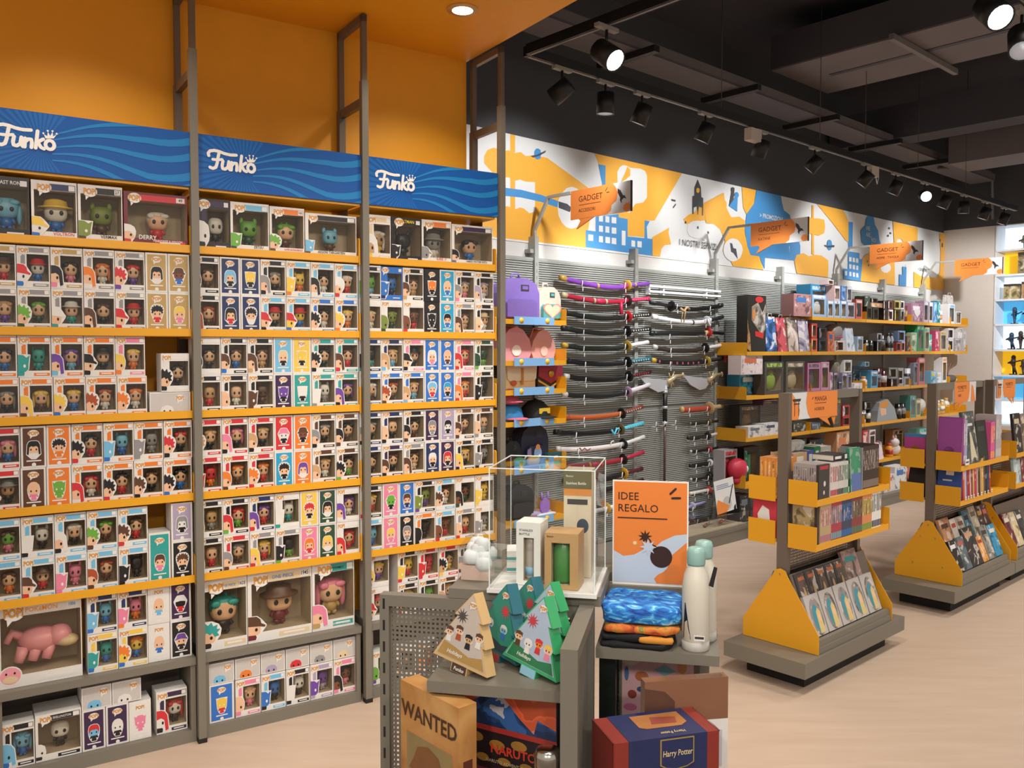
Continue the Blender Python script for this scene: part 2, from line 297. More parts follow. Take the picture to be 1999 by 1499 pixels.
# wall mural
MUR = '''Y -0.68,2.597 0.63,2.599 0.72,3.041 0.65,3.096 0.18,3.266 0.05,3.267 -0.05,3.245 -0.1,3.268 -0.17,3.249 -0.23,3.262 -0.29,3.241 -0.33,3.256 -0.38,3.257 -0.44,3.229 -0.47,3.178 -0.47,3.131 -0.44,3.107 -0.38,3.069 -0.38,2.946 -0.67,2.946;Y -0.21,3.385 -0.16,3.385 -0.16,3.253 -0.21,3.254;W -0.29,3.048 -0.23,3.059 -0.16,3.041 -0.11,3.058 -0.05,3.05 0.05,3.059 0.05,2.831 -0.01,2.813 -0.07,2.843 -0.11,2.846 -0.16,2.826 -0.23,2.84 -0.29,2.833;Y -0.21,3.056 -0.16,3.051 -0.16,2.822 -0.21,2.827;B -0.3,2.975 -0.1,2.982 0.12,2.969 0.31,2.941 0.31,2.89 0.12,2.914 -0.1,2.923 -0.3,2.913;W 0.62,2.924 0.61,2.857 0.57,2.798 0.52,2.755 0.46,2.737 0.4,2.744 0.35,2.775 0.31,2.827 0.3,2.889 0.31,2.955 0.35,3.013 0.4,3.056 0.46,3.076 0.52,3.071 0.57,3.04 0.6,2.989;D 0.31,2.941 0.41,2.932 0.46,2.907 0.44,2.869 0.31,2.89;B 0.12,3.286 0.11,3.269 0.11,3.253 0.09,3.242 0.08,3.237 0.06,3.238 0.05,3.245 0.04,3.258 0.04,3.274 0.04,3.291 0.05,3.306 0.06,3.318 0.08,3.323 0.09,3.322 0.11,3.315 0.11,3.302;D -0,3.253 0.07,3.274 0.17,3.323 0.16,3.304 0.09,3.267 0.03,3.245;Y 0.73,3.385 1.93,3.385 1.53,2.912 1.39,2.898 1.39,2.752 1.16,2.743 1.16,2.886 1.04,2.884 1.04,2.917 0.86,2.898 0.83,3.139 0.78,3.313;B 0.78,3.302 0.87,3.305 0.87,3.145 0.83,3.139;W 1.02,3.273 1.05,3.314 1.09,3.339 1.14,3.342 1.19,3.331 1.33,3.343 1.39,3.333 1.42,3.294 1.42,3.103 1.37,3.055 1.26,3.029 1.18,2.942 1.03,2.97;Y 1.15,3.334 1.19,3.318 1.19,3.263 1.13,3.222 1.06,3.185 1.11,3.263;B 0.63,2.743 0.75,2.743 0.75,2.865 1.04,2.917 1.04,2.89 1.16,2.886 1.16,2.737 1.39,2.743 1.39,2.898 1.46,2.899 1.42,2.845 1.43,2.744 1.5,2.744 1.5,2.596 0.63,2.603;W 0.66,2.711 0.72,2.711 0.72,2.661 0.66,2.66;W 0.79,2.881 0.84,2.883 0.84,2.832 0.79,2.83;W 0.87,2.883 0.92,2.884 0.92,2.832 0.87,2.831;W 0.95,2.884 1.01,2.885 1.01,2.833 0.95,2.832;W 0.79,2.796 0.84,2.797 0.84,2.746 0.79,2.745;W 0.87,2.797 0.92,2.798 0.92,2.746 0.87,2.746;W 0.95,2.796 1.01,2.797 1.01,2.745 0.95,2.744;W 0.79,2.709 0.84,2.71 0.84,2.658 0.79,2.658;W 0.87,2.709 0.93,2.71 0.93,2.658 0.87,2.658;W 0.95,2.709 1.01,2.709 1.01,2.657 0.95,2.657;W 1.21,2.708 1.26,2.708 1.26,2.655 1.21,2.655;W 1.29,2.709 1.35,2.71 1.35,2.656 1.29,2.656;W 1.08,2.781 1.13,2.782 1.13,2.656 1.08,2.656;Y 1.5,2.761 1.74,2.869 1.73,2.816 1.77,2.721 1.68,2.708 1.63,2.669 1.61,2.599 1.5,2.596;Y 1.95,2.966 2.03,3.015 2.11,3.042 2.26,3.148 2.59,3.286 2.62,3.221 2.65,3.199 2.65,2.9 2.6,2.933 2.5,2.967 2.4,2.95 2.31,2.991 2.23,2.982 2.19,2.918 2.11,2.97 2.01,2.925;W 2.59,2.895 2.57,2.858 2.53,2.824 2.47,2.798 2.4,2.785 2.33,2.786 2.26,2.801 2.22,2.827 2.21,2.86 2.22,2.896 2.26,2.929 2.32,2.955 2.39,2.969 2.47,2.969 2.53,2.955 2.57,2.929;W 2.33,2.908 2.32,2.874 2.28,2.843 2.23,2.82 2.17,2.808 2.11,2.809 2.05,2.823 2.02,2.847 2.01,2.877 2.02,2.91 2.05,2.94 2.1,2.964 2.17,2.976 2.23,2.976 2.28,2.963 2.32,2.939;D 2.17,3.36 2.22,3.295 2.23,3.203 2.26,3.197 2.26,3.031 2.24,3.03 2.24,3.104 2.19,3.11 2.18,3.032 2.17,3.03 2.16,3.108 2.11,3.09 2.11,3.03 2.09,3.028 2.09,3.195 2.12,3.204 2.12,3.276;Y 2.2,3.262 2.2,3.247 2.18,3.236 2.17,3.234 2.15,3.242 2.15,3.256 2.15,3.271 2.17,3.282 2.18,3.284 2.2,3.276;D 2,2.942 1.99,2.929 1.98,2.927 1.97,2.939 1.98,2.952 1.99,2.953;D 2.19,2.913 2.19,2.899 2.17,2.898 2.16,2.91 2.17,2.923 2.19,2.924;D 2.36,2.88 2.35,2.866 2.34,2.865 2.33,2.877 2.33,2.89 2.35,2.892;D 1.77,3.131 1.83,3.129 1.83,3.113 1.77,3.115;D 1.79,3.057 1.83,3.097 1.84,3.088 1.8,3.051;D 2.49,3.124 2.55,3.123 2.55,3.111 2.49,3.11;D 2.48,3.084 2.5,3.09 2.53,3.052 2.51,3.045;Y 2.26,3.131 2.6,3.287 2.63,3.16 2.73,3.064 2.87,3.086 2.97,3.057 2.97,2.929 3.08,2.719 3.24,2.719 3.33,2.586 2.77,2.589 2.7,2.666 2.59,2.721 2.63,2.824 2.54,2.928 2.44,2.967 2.31,2.967;Y 2.91,3.385 3.17,3.385 3.13,3.242 3.01,3.113 2.94,3.182;W 2.94,2.76 2.92,2.715 2.89,2.675 2.83,2.646 2.77,2.633 2.7,2.637 2.65,2.658 2.61,2.692 2.6,2.734 2.61,2.778 2.65,2.817 2.7,2.846 2.76,2.86 2.83,2.857 2.88,2.837 2.92,2.803;D 2.71,2.812 2.75,2.809 2.77,2.766 2.82,2.761 2.85,2.658 2.77,2.716 2.73,2.725;D 2.78,3.341 2.78,3.326 2.76,3.315 2.74,3.312 2.72,3.319 2.72,3.333 2.72,3.348 2.74,3.36 2.76,3.362 2.78,3.355;D 2.73,3.322 2.78,3.322 2.75,3.173 2.69,3.173;B 2.86,3.298 2.85,3.279 2.83,3.265 2.81,3.262 2.79,3.271 2.78,3.288 2.79,3.306 2.81,3.32 2.83,3.323 2.85,3.314;B 2.8,3.274 2.84,3.273 2.83,3.132 2.69,3.17;B 3.18,3.385 3.65,3.385 3.67,3.317 3.71,3.24 3.83,3.205 3.88,3.122 3.86,3.024 4.02,2.97 4.06,2.89 4.06,2.765 4.03,2.727 3.35,2.713 3.35,2.594 3.24,2.719 3.08,2.719 3.02,2.805 2.97,2.955 3,3.125 3.13,3.242;Y 4.08,3.17 4.18,3.221 4.32,3.219 4.46,3.229 4.58,3.227 4.6,3.15 4.58,3.076 4.46,3.037 4.32,3.041 4.13,3.056 4.06,3.112;Y 4.3,3.361 4.34,3.36 4.36,2.817 4.31,2.82;Y 3.94,2.715 3.98,2.786 4.13,2.819 4.24,2.792 4.38,2.819 4.53,2.82 4.68,2.777 4.69,2.708 4.68,2.585 3.99,2.59;Y 4.41,3.385 5.02,3.385 5.15,3.278 5.17,3.025 5.1,3.034 4.77,3.21;B 4.77,2.959 4.76,2.935 4.75,2.914 4.73,2.899 4.71,2.893 4.69,2.896 4.67,2.907 4.65,2.926 4.65,2.949 4.65,2.973 4.66,2.993 4.68,3.008 4.71,3.015 4.73,3.012 4.75,3.001 4.76,2.982;D 4.59,2.947 4.66,2.941 4.82,2.963 4.82,2.939 4.67,2.922 4.6,2.93;B 5.15,3.263 5.26,3.267 5.26,2.957 5.16,2.957;B 5.6,3.339 5.65,3.382 5.72,3.385 5.8,3.383 5.83,3.3 5.92,3.23 5.96,3.123 6.03,3.05 5.89,3.015 5.62,2.998 5.49,3.052 5.46,3.187 5.58,3.259;Y 6.33,3.385 7.08,3.375 7.08,2.982 6.9,2.919 6.73,3.107 6.58,3.184 6.47,3.175 6.41,3.081 6.4,2.998;Y 7.79,3.369 7.97,3.376 8.02,2.585 6.99,2.585 6.98,2.79 7.23,2.737 7.74,2.751 7.83,2.842 7.85,3.109;Y 5.48,2.82 5.59,2.906 5.76,2.949 5.9,2.897 6.14,2.931 6.4,2.885 6.42,2.585 5.48,2.585;W 6.3,2.796 6.27,2.757 6.2,2.729 6.11,2.723 6.04,2.742 6.01,2.778 6.03,2.817 6.1,2.845 6.19,2.851 6.27,2.832;B 5.04,2.709 5.16,2.708 5.15,2.918 5.44,2.917 5.44,2.849 5.52,2.847 5.48,2.585 5.05,2.585;W 5.18,2.853 5.24,2.852 5.24,2.8 5.18,2.802;W 5.27,2.852 5.32,2.85 5.33,2.799 5.27,2.8;W 5.35,2.85 5.41,2.849 5.41,2.797 5.35,2.798;W 5.18,2.767 5.24,2.768 5.24,2.716 5.19,2.716;W 5.27,2.765 5.33,2.766 5.33,2.714 5.27,2.714;W 5.36,2.763 5.41,2.764 5.41,2.712 5.36,2.712;W 5.08,2.681 5.13,2.681 5.13,2.63 5.08,2.63;W 5.19,2.68 5.24,2.68 5.24,2.629 5.19,2.629;W 5.27,2.678 5.33,2.678 5.33,2.626 5.28,2.626;W 5.36,2.675 5.41,2.675 5.42,2.624 5.36,2.623;B 6.54,2.73 6.64,2.727 6.63,2.834 6.75,2.834 6.75,2.585 6.54,2.585;D 6.25,3.289 6.24,3.276 6.22,3.274 6.21,3.286 6.22,3.299 6.24,3.301;D 6.29,3.231 6.28,3.218 6.26,3.217 6.25,3.228 6.26,3.241 6.28,3.243;D 6.22,3.193 6.21,3.18 6.19,3.178 6.18,3.19 6.19,3.203 6.21,3.205;D 5.66,2.833 5.65,2.821 5.63,2.819 5.63,2.831 5.63,2.843 5.65,2.845;D 5.69,2.789 5.69,2.776 5.67,2.775 5.66,2.787 5.67,2.799 5.69,2.8;D 7.83,3.275 7.82,3.26 7.8,3.259 7.79,3.271 7.8,3.286 7.82,3.288;D 7.87,3.243 7.91,3.238 7.91,3.181 7.86,3.189'''
mu = root('wall_mural', 'long printed mural with rocket, city and clouds above the grey slat wall', 'mural', MG, (0, .044, 0))
part('panel', MB().box(-2.2, 7.965, 0, .006, 2.583, 3.386, mat('mural_white_print', 'dfe0dd', .5, noise=.03)), mu)
mc = {'Y': mat('mural_yellow_print', 'f0b040', .5, noise=.04), 'B': mat('mural_blue_print', '4a93cc', .5, noise=.04), 'W': mat('mural_white_shape', 'e4e5e2', .5, noise=.03), 'D': mat('mural_dark_print', '4c4e52', .5, noise=.05)}
mnames = {'Y': 'yellow_shape', 'B': 'blue_shape', 'W': 'white_shape', 'D': 'dark_shape'}
for i, q in enumerate(MUR.split(';')):
    c, *pp = q.split(); pts = [tuple(map(float, p.split(','))) for p in pp]
    part(mnames[c], MB().poly(pts, -.0006 - i * .00012, mc[c]), mu)
for s_, x_, z_, sz_, m_, sx2, bo in (('I NOSTRI SERVIZI', 1.88, 2.722, .085, 'D', .92, 0), ('> PROMOZIONI', 3.23, 3.115, .066, 'W', .95, .012), ('> ACC', 3.23, 3.03, .066, 'W', .95, .012), ('WE', 5.59, 3.205, .075, 'W', .9, .01),
        ('ARE...', 5.59, 3.13, .075, 'W', .9, .01), ('NOI', 5.73, 3.075, .075, 'W', .9, .01), ('SIAMO', 5.73, 3.01, .075, 'W', .9, .01), ('> DIVERTIMENTO', 7.10, 2.81, .06, 'D', .85, 0)):
    xx = x_
    for wd_ in s_.split(' '):
        part('lettering', MB().text(wd_, xx, z_, sz_, mc[m_], -.012, 'LEFT', sx=sx2, bold=bo), mu); vs_ = glyphs(wd_, 'LEFT', 0, bo)[0]; xx += (max(p[0] for p in vs_) + .40) * sz_ * sx2
# ---- end wall niches (lit display cells)
def emis(name, hexc, s): return mat(name, hexc, .5, emit=s)
nic = root('niche_display', 'white wall of lit display niches with yellow and blue backs', 'display', MG, (7.97, -.62, 0))
fr_ = MB()
zc = [.75, 1.08, 1.41, 1.75, 2.09, 2.42, 2.75, 3.08, 3.42]
wm = mat('niche_white_board', 'dfe3e6', .4, noise=.04)
for z in zc: fr_.box(0, .36, -2.6, 0, z - .012, z + .012, wm)
for y in (0, -.55, -1.1, -1.65, -2.2, -2.6): fr_.box(0, .36, y - .012, y + .012, .0, 3.42, wm)
part('frame', fr_, nic)
bm = [emis('niche_white_light', 'e8f4ff', .9), emis('niche_yellow_light', 'f8c020', .55), emis('niche_white_light', 'e8f4ff', .9), emis('niche_blue_light', '58b8e8', .6)]
order = [0, 3, 1, 0, 3, 2, 1, 0]
for i, k in enumerate(order):
    for j, y in enumerate((-.55, -1.1, -1.65, -2.2)):
        part('lit_back', MB().box(.33, .35, y + .012, y + .54, zc[i] + .013, zc[i + 1] - .013, bm[(k + (2 if j % 2 else 0)) % 4 if j else k]), nic)
def small_fig(mb, x, y, z, h, m, pose):
    mb.tube([(x - .06 * pose, y - .02, z), (x - .01, y, z + h * .5)], [.012, .02], m, 6)
    mb.tube([(x + .07, y + .02, z), (x + .01, y, z + h * .5)], [.012, .02], m, 6)
    mb.tube([(x, y, z + h * .45), (x + .01 * pose, y, z + h * .8)], [.026, .032], m, 6)
    mb.tube([(x, y, z + h * .75), (x - .05, y - .05 * pose, z + h * .6), (x - .03, y - .1, z + h * .75)], .011, m, 6)
    mb.tube([(x, y, z + h * .75), (x + .05, y + .05, z + h * .55)], .011, m, 6)
    mb.sell((x, y, z + h * .9), (.03, .03, .036), m, 8, 6)
figm = [mat('dark_figure_paint', '4a3a34', .5, noise=.4, scale=30), mat('blue_figure_paint', '33506a', .5, noise=.4, scale=30), mat('beige_figure_paint', 'b09a80', .5, noise=.4, scale=30)]
for i, (cell, y, h, m, d) in enumerate(((7, -.3, .16, 2, 'beige rocky figure in the top lit niche'), (4, -.2, .2, 1, 'leaping blue and dark figure in the blue niche'), (4, -.36, .2, 1, 'crouching dark figure beside the leaping one in the blue niche'), (4, -.5, .26, 1, 'tall standing figure at the far side of the blue niche'),
      (3, -.17, .2, 1, 'teal figure first in the white niche row'), (3, -.28, .22, 0, 'dark figure second in the white niche row'), (3, -.39, .2, 0, 'red-brown figure third in the white niche row'), (3, -.49, .27, 1, 'figure with teal flag pose in the white niche'), (2, -.2, .24, 0, 'large dark figure with raised head in the yellow niche'), (2, -.32, .18, 0, 'small dark figure in the middle of the yellow niche'), (2, -.45, .22, 0, 'dark figure at the far side of the yellow niche'))):
    t = root('action_figure', d, 'figure', MG, (7.97 + .16, -.62 + y, zc[cell] + .013), 0, 'figures in the lit niches')
    mb = MB(); small_fig(mb, 0, 0, .012, h, figm[m], 1 if i % 2 else -1); part('body', mb, t)
    part('stand', MB().lathe([(.05, 0), (.05, .012)], BLK, n=12), t)
for y, z, wd, h, c, d in ((-.38, zc[6], .24, .28, '8a7a58', 'brown boxed figure in the yellow upper niche'), (-.19, zc[5], .19, .2, 'a89868', 'khaki boxed figure in the white niche'), (-.41, zc[5], .2, .22, 'b08a60', 'tan boxed figure in the white niche beside the khaki one')):
    t = root('collectible_box', d, 'box', MG, (8.02, -.62 + y, z + .013), 0)
    part('carton', MB().box(0, .15, -wd / 2, wd / 2, 0, h, ART), t, col=lin(c))
    part('lid_band', MB().box(-.001, .151, -wd / 2 - .001, wd / 2 + .001, h - .03, h + .001, TINT), t, col=lin('3a3430'))
# ---- black ceiling equipment
t = root('air_conditioner', 'long black ceiling air unit with two pale slots above the track', 'air unit', MG, (2.2, -2.55, 4.2))
ACM = mat('brown_black_duct_paint', '6e6464', .6, noise=.15, scale=5)
part('casing', MB().box(0, 1.0, -.9, 1.85, .012, .3, CEILM), t); part('bottom_panel', MB().box(.005, .995, -.895, 1.845, 0, .012, ACM), t)
part('slot', MB().box(.46, .52, -.6, 1.55, -.004, .01, BLK), t)
part('bracket', MB().box(-.12, 1.15, .72, .76, -.05, -.005, mat('punched_grey_strut', '7a7270', .5, noise=.3, scale=90)), t)
t = root('cable_tray', 'wide brown-black cable tray running along under the dark ceiling', 'tray', MG, (-3.2, -.72, 3.95))
part('tray_base', MB().box(0, 10.8, 0, .30, 0, .02, mat('dark_tray_paint', '575052', .6, noise=.15, scale=5)), t)
for y in (0, .29): part('side_rail', MB().box(0, 10.8, y, y + .01, .02, .09, ACM), t)
for k in range(6): part('bracket', MB().box(2.2 + k * 1.35, 2.26 + k * 1.35, -.16, .4, -.05, -.002, BLK), t)
t = root('pipe', 'thin grey bent conduit pipe near the far ceiling corner', 'pipe', MG, (0, -.6, 0))
part('tube', MB().tube([(6.1, 0, 3.92), (7.5, 0, 4.12), (7.78, 0, 4.1), (7.86, 0, 4.0), (7.9, 0, 3.5)], .018, mat('conduit_grey', '6a686a', .5, noise=.1)), t)
t = root('ceiling_beam', 'dark ceiling beam crossing beyond the air unit', 'beam', MG, (4.6, -4.2, 3.75))
part('beam_body', MB().box(0, .35, 0, 4.2, .25, .6, CEILM), t)
t = root('ceiling_duct', 'dark horizontal duct high in the far ceiling corner', 'duct', MG, (5.6, -3.9, 3.85))
part('duct_body', MB().box(0, .6, 0, 3.0, 0, .3, ACM), t)
# ---- track rails and spotlights
LEDW = mat('lit_lens', 'ffffff', .4, emit=9)
LEDOFF = mat('lens_rim', 'b8bcc4', .3, emit=.35)
def rail(name, label, p, q, M=MG, wires=()):
    t = root(name, label, 'track rail', M, p); d = Vector(q) - Vector(p)
    ax = abs(d.x) > abs(d.y)
    if ax: part('rail_body', MB().box(0, d.x, -.02, .02, 0, .055, BLK), t); part('contact_strip', MB().box(.02, d.x - .02, -.005, .005, -.003, 0, mat('pale_contact_strip', '8a847a', .4, noise=.1)), t)
    else: part('rail_body', MB().box(-.02, .02, d.y, 0, 0, .055, BLK), t); part('contact_strip', MB().box(-.005, .005, d.y + .02, -.02, -.003, 0, MATS['pale_contact_strip'] if 'pale_contact_strip' in MATS else mat('pale_contact_strip', '8a847a', .4, noise=.1)), t)
    for wv in wires: part('suspension_wire', MB().tube([(wv, 0, .05) if ax else (0, wv, .05), (wv, 0, 4.7 - p[2]) if ax else (0, wv, 4.7 - p[2])], .003, DARK, 5), t)
rail('track_rail', 'long black track rail running above the mural', (-1.27, -1.26, 3.40), (6.7, -1.26, 3.40), MG, (1.9, 3.3, 4.1, 5.2, 6.4))
rail('track_rail', 'short black track rail branching off over the aisle', (-1.27, -1.28, 3.40), (-1.27, -4.5, 3.40), MG, (-1.2,))
rail('track_rail', 'black track rail in the top corner above the two large spots', (-1.2, -3.34, 3.455), (2.4, -3.34, 3.455))
def track_spot(label, x, y, z, aim, lit=False, s=1.0):
    t = root('track_spotlight', label, 'spotlight', MG, (x, y, z), 0, 'black cylindrical track spotlights')
    part('adapter', MB().box(-.07 * s, .07 * s, -.016, .016, -.02, 0, mat('pale_adapter', '9a948a', .5, noise=.1)), t)
    part('stem', MB().tube([(0, 0, -.02), (0, 0, -.09 * s)], .008, BLK, 6), t)
    d = (Vector(aim) - Vector((x, y, z - .12))).normalized(); R_ = d.to_track_quat('-Z', 'Y').to_euler()
    hd = part('lamp_head', cached(('head', s), lambda: MB().lathe([(.02, .062 * s), (.052 * s, .058 * s), (.055 * s, -.070 * s), (.049 * s, -.070 * s), (.047 * s, -.05 * s)], BLK, n=18).mesh('head')), t, (0, 0, -.13 * s), rot=R_)
    part('lens', cached(('lens', s, lit), lambda: MB().lathe([(.048 * s, -.066 * s), (.048 * s, -.062 * s)], LEDW if lit else LEDOFF, n=18).mesh('lens')), hd)
sx_ = (-.98, -.6, -.25, .44, 1.15, 1.95, 2.85, 3.45, 4.1, 4.6, 5.1, 5.7, 6.3)
for i, x in enumerate(sx_):
    a = [(x - .5, 0, 2.4), (x + .02, -1.1, 0), (x - .35, -.3, 1), (x - .35, -.3, 1.2), (x - .1, -.4, 1.2), (x - .45, -.2, 2), (x - .45, -.2, 1.9), (x - .3, -.3, 1.2), (-.5, -4.5, 1.4), (x - .3, -.3, 1.2), (x + .1, -1, 0), (x - .3, -.4, 1), (x - .3, -.4, 1)][i]
    track_spot(('lit spotlight facing the room, ' if i == 8 else 'black cylinder spotlight aimed at the wall, ') + ORD[i] + ' along the long track', x, -1.26, 3.40, a, i == 8)
track_spot('lit spotlight on the short branch track, facing down the aisle', -1.27, -1.86, 3.40, (-1.3, -4.6, 1.2), True, 1.1)
track_spot('large lit spotlight in the top corner, lens glowing', -.30, -3.34, 3.45, (-1.1, -4.4, 2.2), True, 1.15)
track_spot('large spotlight beyond the glowing one in the top corner', .22, -3.30, 3.45, (-.5, -3.6, 2.3), False, 1.15)
for x, d in ((1.05, 'small white driver box hung on the track beside the fifth spotlight'), (2.98, 'small white driver box hung on the track beside the seventh spotlight')):
    t = root('driver_box', d, 'box', MG, (x, -1.26, 3.30)); part('casing', MB().box(-.08, .06, -.03, .03, 0, .09, mat('driver_white', 'c8bcae', .5, noise=.05)), t); part('lead', MB().tube([(.06, 0, .02), (.09, 0, -.05), (.12, 0, .02)], .005, WHITE, 5), t)
t = root('downlight', 'round recessed downlight lit in the yellow soffit', 'light', MF, (1.19, -.33, 3.372))
part('rim', MB().lathe([(.075, 0), (.075, .008), (.05, .008)], mat('downlight_rim', 'd8a868', .4), n=24), t)
part('lens', MB().lathe([(.05, -.001), (.05, .004)], mat('downlight_lens', 'fff0d8', .4, emit=6), n=24), t)
# ================================================================ figure wall (three shelving bays)
BAYN = ['left bay', 'middle bay', 'end bay']
BX = [(-.77, -.003), (.033, .787), (.833, 1.572)]
SZ = [2.20, 1.835, 1.475, 1.11, .743]
def upright(x, label):
    t = root('shelf_upright', label, 'upright', MF, (x, 0, 0))
    part('front_post', MB().box(0, .033, -.035, 0, .0, 3.06, GREYM).box(.004, .029, -.031, -.004, 3.06, 3.375, GREYD), t)
    part('back_post', MB().box(0, .033, .255, .293, .0, 2.98, GREYD).box(.004, .029, .259, .289, 2.98, 3.375, GREYD), t)
    part('crossbar', MB().box(.004, .029, 0, .255, 2.94, 2.98, GREYD), t)
    part('top_bar', MB().box(.004, .029, -.031, .289, 3.34, 3.375, GREYD), t)
    part('foot', MB().box(-.002, .035, -.037, .0, 0, .02, RUBBER), t)
upright(0, 'tall grey double post between the left and middle figure bays')
upright(.80, 'tall grey double post between the middle and end figure bays')
upright(1.59, 'tall grey double post ending the figure wall beside the mural')
HBLUE = mat('header_royal_blue', '1156a6', .45, noise=.05, spec=.25); HLIGHT = mat('header_light_blue', '2080c2', .45, noise=.05, spec=.25); HMID = mat('header_mid_blue', '1866b4', .45, spec=.25)
def header(i, x0, x1, label):
    t = root('header_sign', label, 'sign', MF, (x0, -.02, 2.466)); wd = x1 - x0; h = .234
    part('panel', MB().box(0, wd, 0, .012, 0, h, HBLUE), t)
    rays = MB(); cx_, cz_ = .20, .10
    def cl(p): return (min(max(p[0], .001), wd - .001), min(max(p[1], .001), h - .001))
    n = 44
    for k in range(n):                                   # sunburst behind the logo
        a = 2 * PI * k / n; bnd = .05
        dx, dz = math.cos(a), math.sin(a)
        if dx > .55: continue
        r2 = min([(.001 - cx_) / dx if dx < -1e-6 else 9, (wd - cx_) / dx if dx > 1e-6 else 9, (h - .002 - cz_) / dz if dz > 1e-6 else 9, (.002 - cz_) / dz if dz < -1e-6 else 9, .42])
        r1 = .02
        rays.poly([(cx_ + r1 * math.cos(a - .02), cz_ + r1 * math.sin(a - .02)), cl((cx_ + r2 * math.cos(a - bnd), cz_ + r2 * math.sin(a - bnd))), cl((cx_ + r2 * math.cos(a + bnd), cz_ + r2 * math.sin(a + bnd)))], -.0006, HMID)
    sw = MB()
    for z0, z1, za, zb, w0, w1 in ((.13, .19, .185, .20, .006, .034), (.10, .12, .13, .135, .005, .032), (.075, .04, .06, .05, .006, .035), (.15, .26, .3, .33, .006, .03), (.05, -.04, -.02, .0, .006, .04)):
        up, lo = [], []
        for k in range(13):
            u = k / 12; x = .24 + (wd - .24) * u
            zc_ = z0 + (z1 - z0) * min(1, u * 1.5) ** 1.2 + (zb - z1) * max(0, (u - .6) / .4) ** 2 + .018 * math.sin(u * 6)
            ww = w0 + (w1 - w0) * u
            up.append(cl((x, zc_ + ww / 2))); lo.append(cl((x, zc_ - ww / 2)))
        for k in range(12):
            q = [lo[k], lo[k + 1], up[k + 1], up[k]]
            if abs(area(q)) > 1e-6: sw.poly(q, -.0009, HLIGHT)
    part('rays', rays, t); part('light_band', sw, t)
    lg = MB(); y = -.0016; st_ = lg.stroke
    def _sk(p_, w_, m_, y_): st_(p_, w_, m_, y_ - .00003 * len(lg.f)); return lg
    lg.stroke = _sk; S_ = .00105; ox, oz = .045, .062
    P = lambda *q: [(ox + a * S_, oz + b_ * S_) for a, b_ in q]
    M_ = mat('logo_white', 'f0eeea', .4); wd_ = .0135
    lg.stroke(P((2, 78), (0, 88), (8, 98), (25, 102), (45, 100), (65, 94), (90, 91), (116, 93)), wd_, M_, y)        # F top swoosh
    lg.stroke(P((45, 98), (40, 75), (36, 50), (30, 32), (18, 26), (6, 30)), wd_, M_, y); lg.stroke(P((18, 64), (38, 64), (56, 68)), wd_ * .9, M_, y)
    lg.stroke(P((60, 62), (56, 42), (58, 30), (68, 28), (80, 38), (84, 62)), wd_, M_, y); lg.stroke(P((84, 62), (82, 38), (88, 28)), wd_, M_, y)
    lg.stroke(P((96, 60), (94, 28)), wd_, M_, y); lg.stroke(P((95, 46), (106, 58), (116, 58), (118, 46), (116, 28)), wd_, M_, y)
    lg.stroke(P((138, 92), (130, 28)), wd_, M_, y); lg.stroke(P((133, 48), (156, 64)), wd_, M_, y); lg.stroke(P((138, 50), (148, 32), (158, 28)), wd_, M_, y)
    lg.stroke(P(*[(178 + 15 * math.cos(a * PI / 6), 45 + 17 * math.sin(a * PI / 6)) for a in range(13)]), wd_, M_, y)
    lg.poly(P((164, 68), (192, 72), (202, 88), (190, 80), (188, 96), (180, 80), (172, 95), (170, 78), (158, 84)), y, M_)
    for c_ in ((202, 91), (188, 99), (172, 98), (157, 87)): lg.poly(ell(ox + c_[0] * S_, oz + c_[1] * S_, .004, .004, 8), y, M_)
    part('logo', lg, t)
for i, n_ in enumerate(('blue sunburst header sign with white script logo over the left bay', 'blue sunburst header sign with white script logo over the middle bay', 'blue sunburst header sign with white script logo over the end bay')):
    header(i, BX[i][0] - (.0 if i else -.0), BX[i][1] + .012, n_)
CANO = YEL
for i in range(3):
    x0, x1 = BX[i]
    t = root('canopy_shelf', 'yellow canopy board under the blue header of the ' + BAYN[i], 'shelf', MF, (x0, 0, 2.455))
    part('board', MB().box(0, x1 - x0, -.008, .25, 0, .012, YEL), t)
    part('bracket', MB().box(x1 - x0 - .004, x1 - x0, .12, .25, -.07, 0, GREYD), t)
    for k, z in enumerate(SZ):
        t = root('yellow_shelf', f'yellow steel shelf board, {ORD[k]} from the top in the {BAYN[i]}', 'shelf', MF, (x0, 0, z), 0, 'yellow shelves of the figure wall')
        part('board', cached(('yb', i), lambda: MB().box(0, x1 - x0, -.005, .252, -.022, 0, YEL).mesh('board')), t)
        part('front_lip', cached(('yl', i), lambda: MB().box(0, x1 - x0, -.012, -.005, -.020, .013, YEL).mesh('lip')), t)
        for s_ in (0, 1):
            xe = (x1 - x0 + .005) if s_ else -.0045
            part('end_plate', cached('yep', lambda: MB().prism([(-.012, -.03), (-.012, .092), (-.004, .10), (.25, .10), (.25, -.03)], -.003, .003, YEL).xf(Matrix.Rotation(PI / 2, 4, 'Z')).mesh('plate')), t, (xe, 0, 0))
    t = root('base_cabinet', 'low taupe steel cabinet with open compartment below the ' + BAYN[i], 'cabinet', MF, (x0, 0, 0))
    W_ = x1 - x0
    part('deck', MB().box(0, W_, -.012, .255, .352, .385, GREYM), t)
    part('plinth', MB().box(0, W_, 0, .25, 0, .055, GREYM), t)
    for xe in (0, W_ - .022): part('side_panel', MB().box(xe, xe + .022, 0, .25, .055, .352, GREYM), t)
    part('back_panel', MB().box(.022, W_ - .022, .235, .25, .055, .352, GREYD), t)

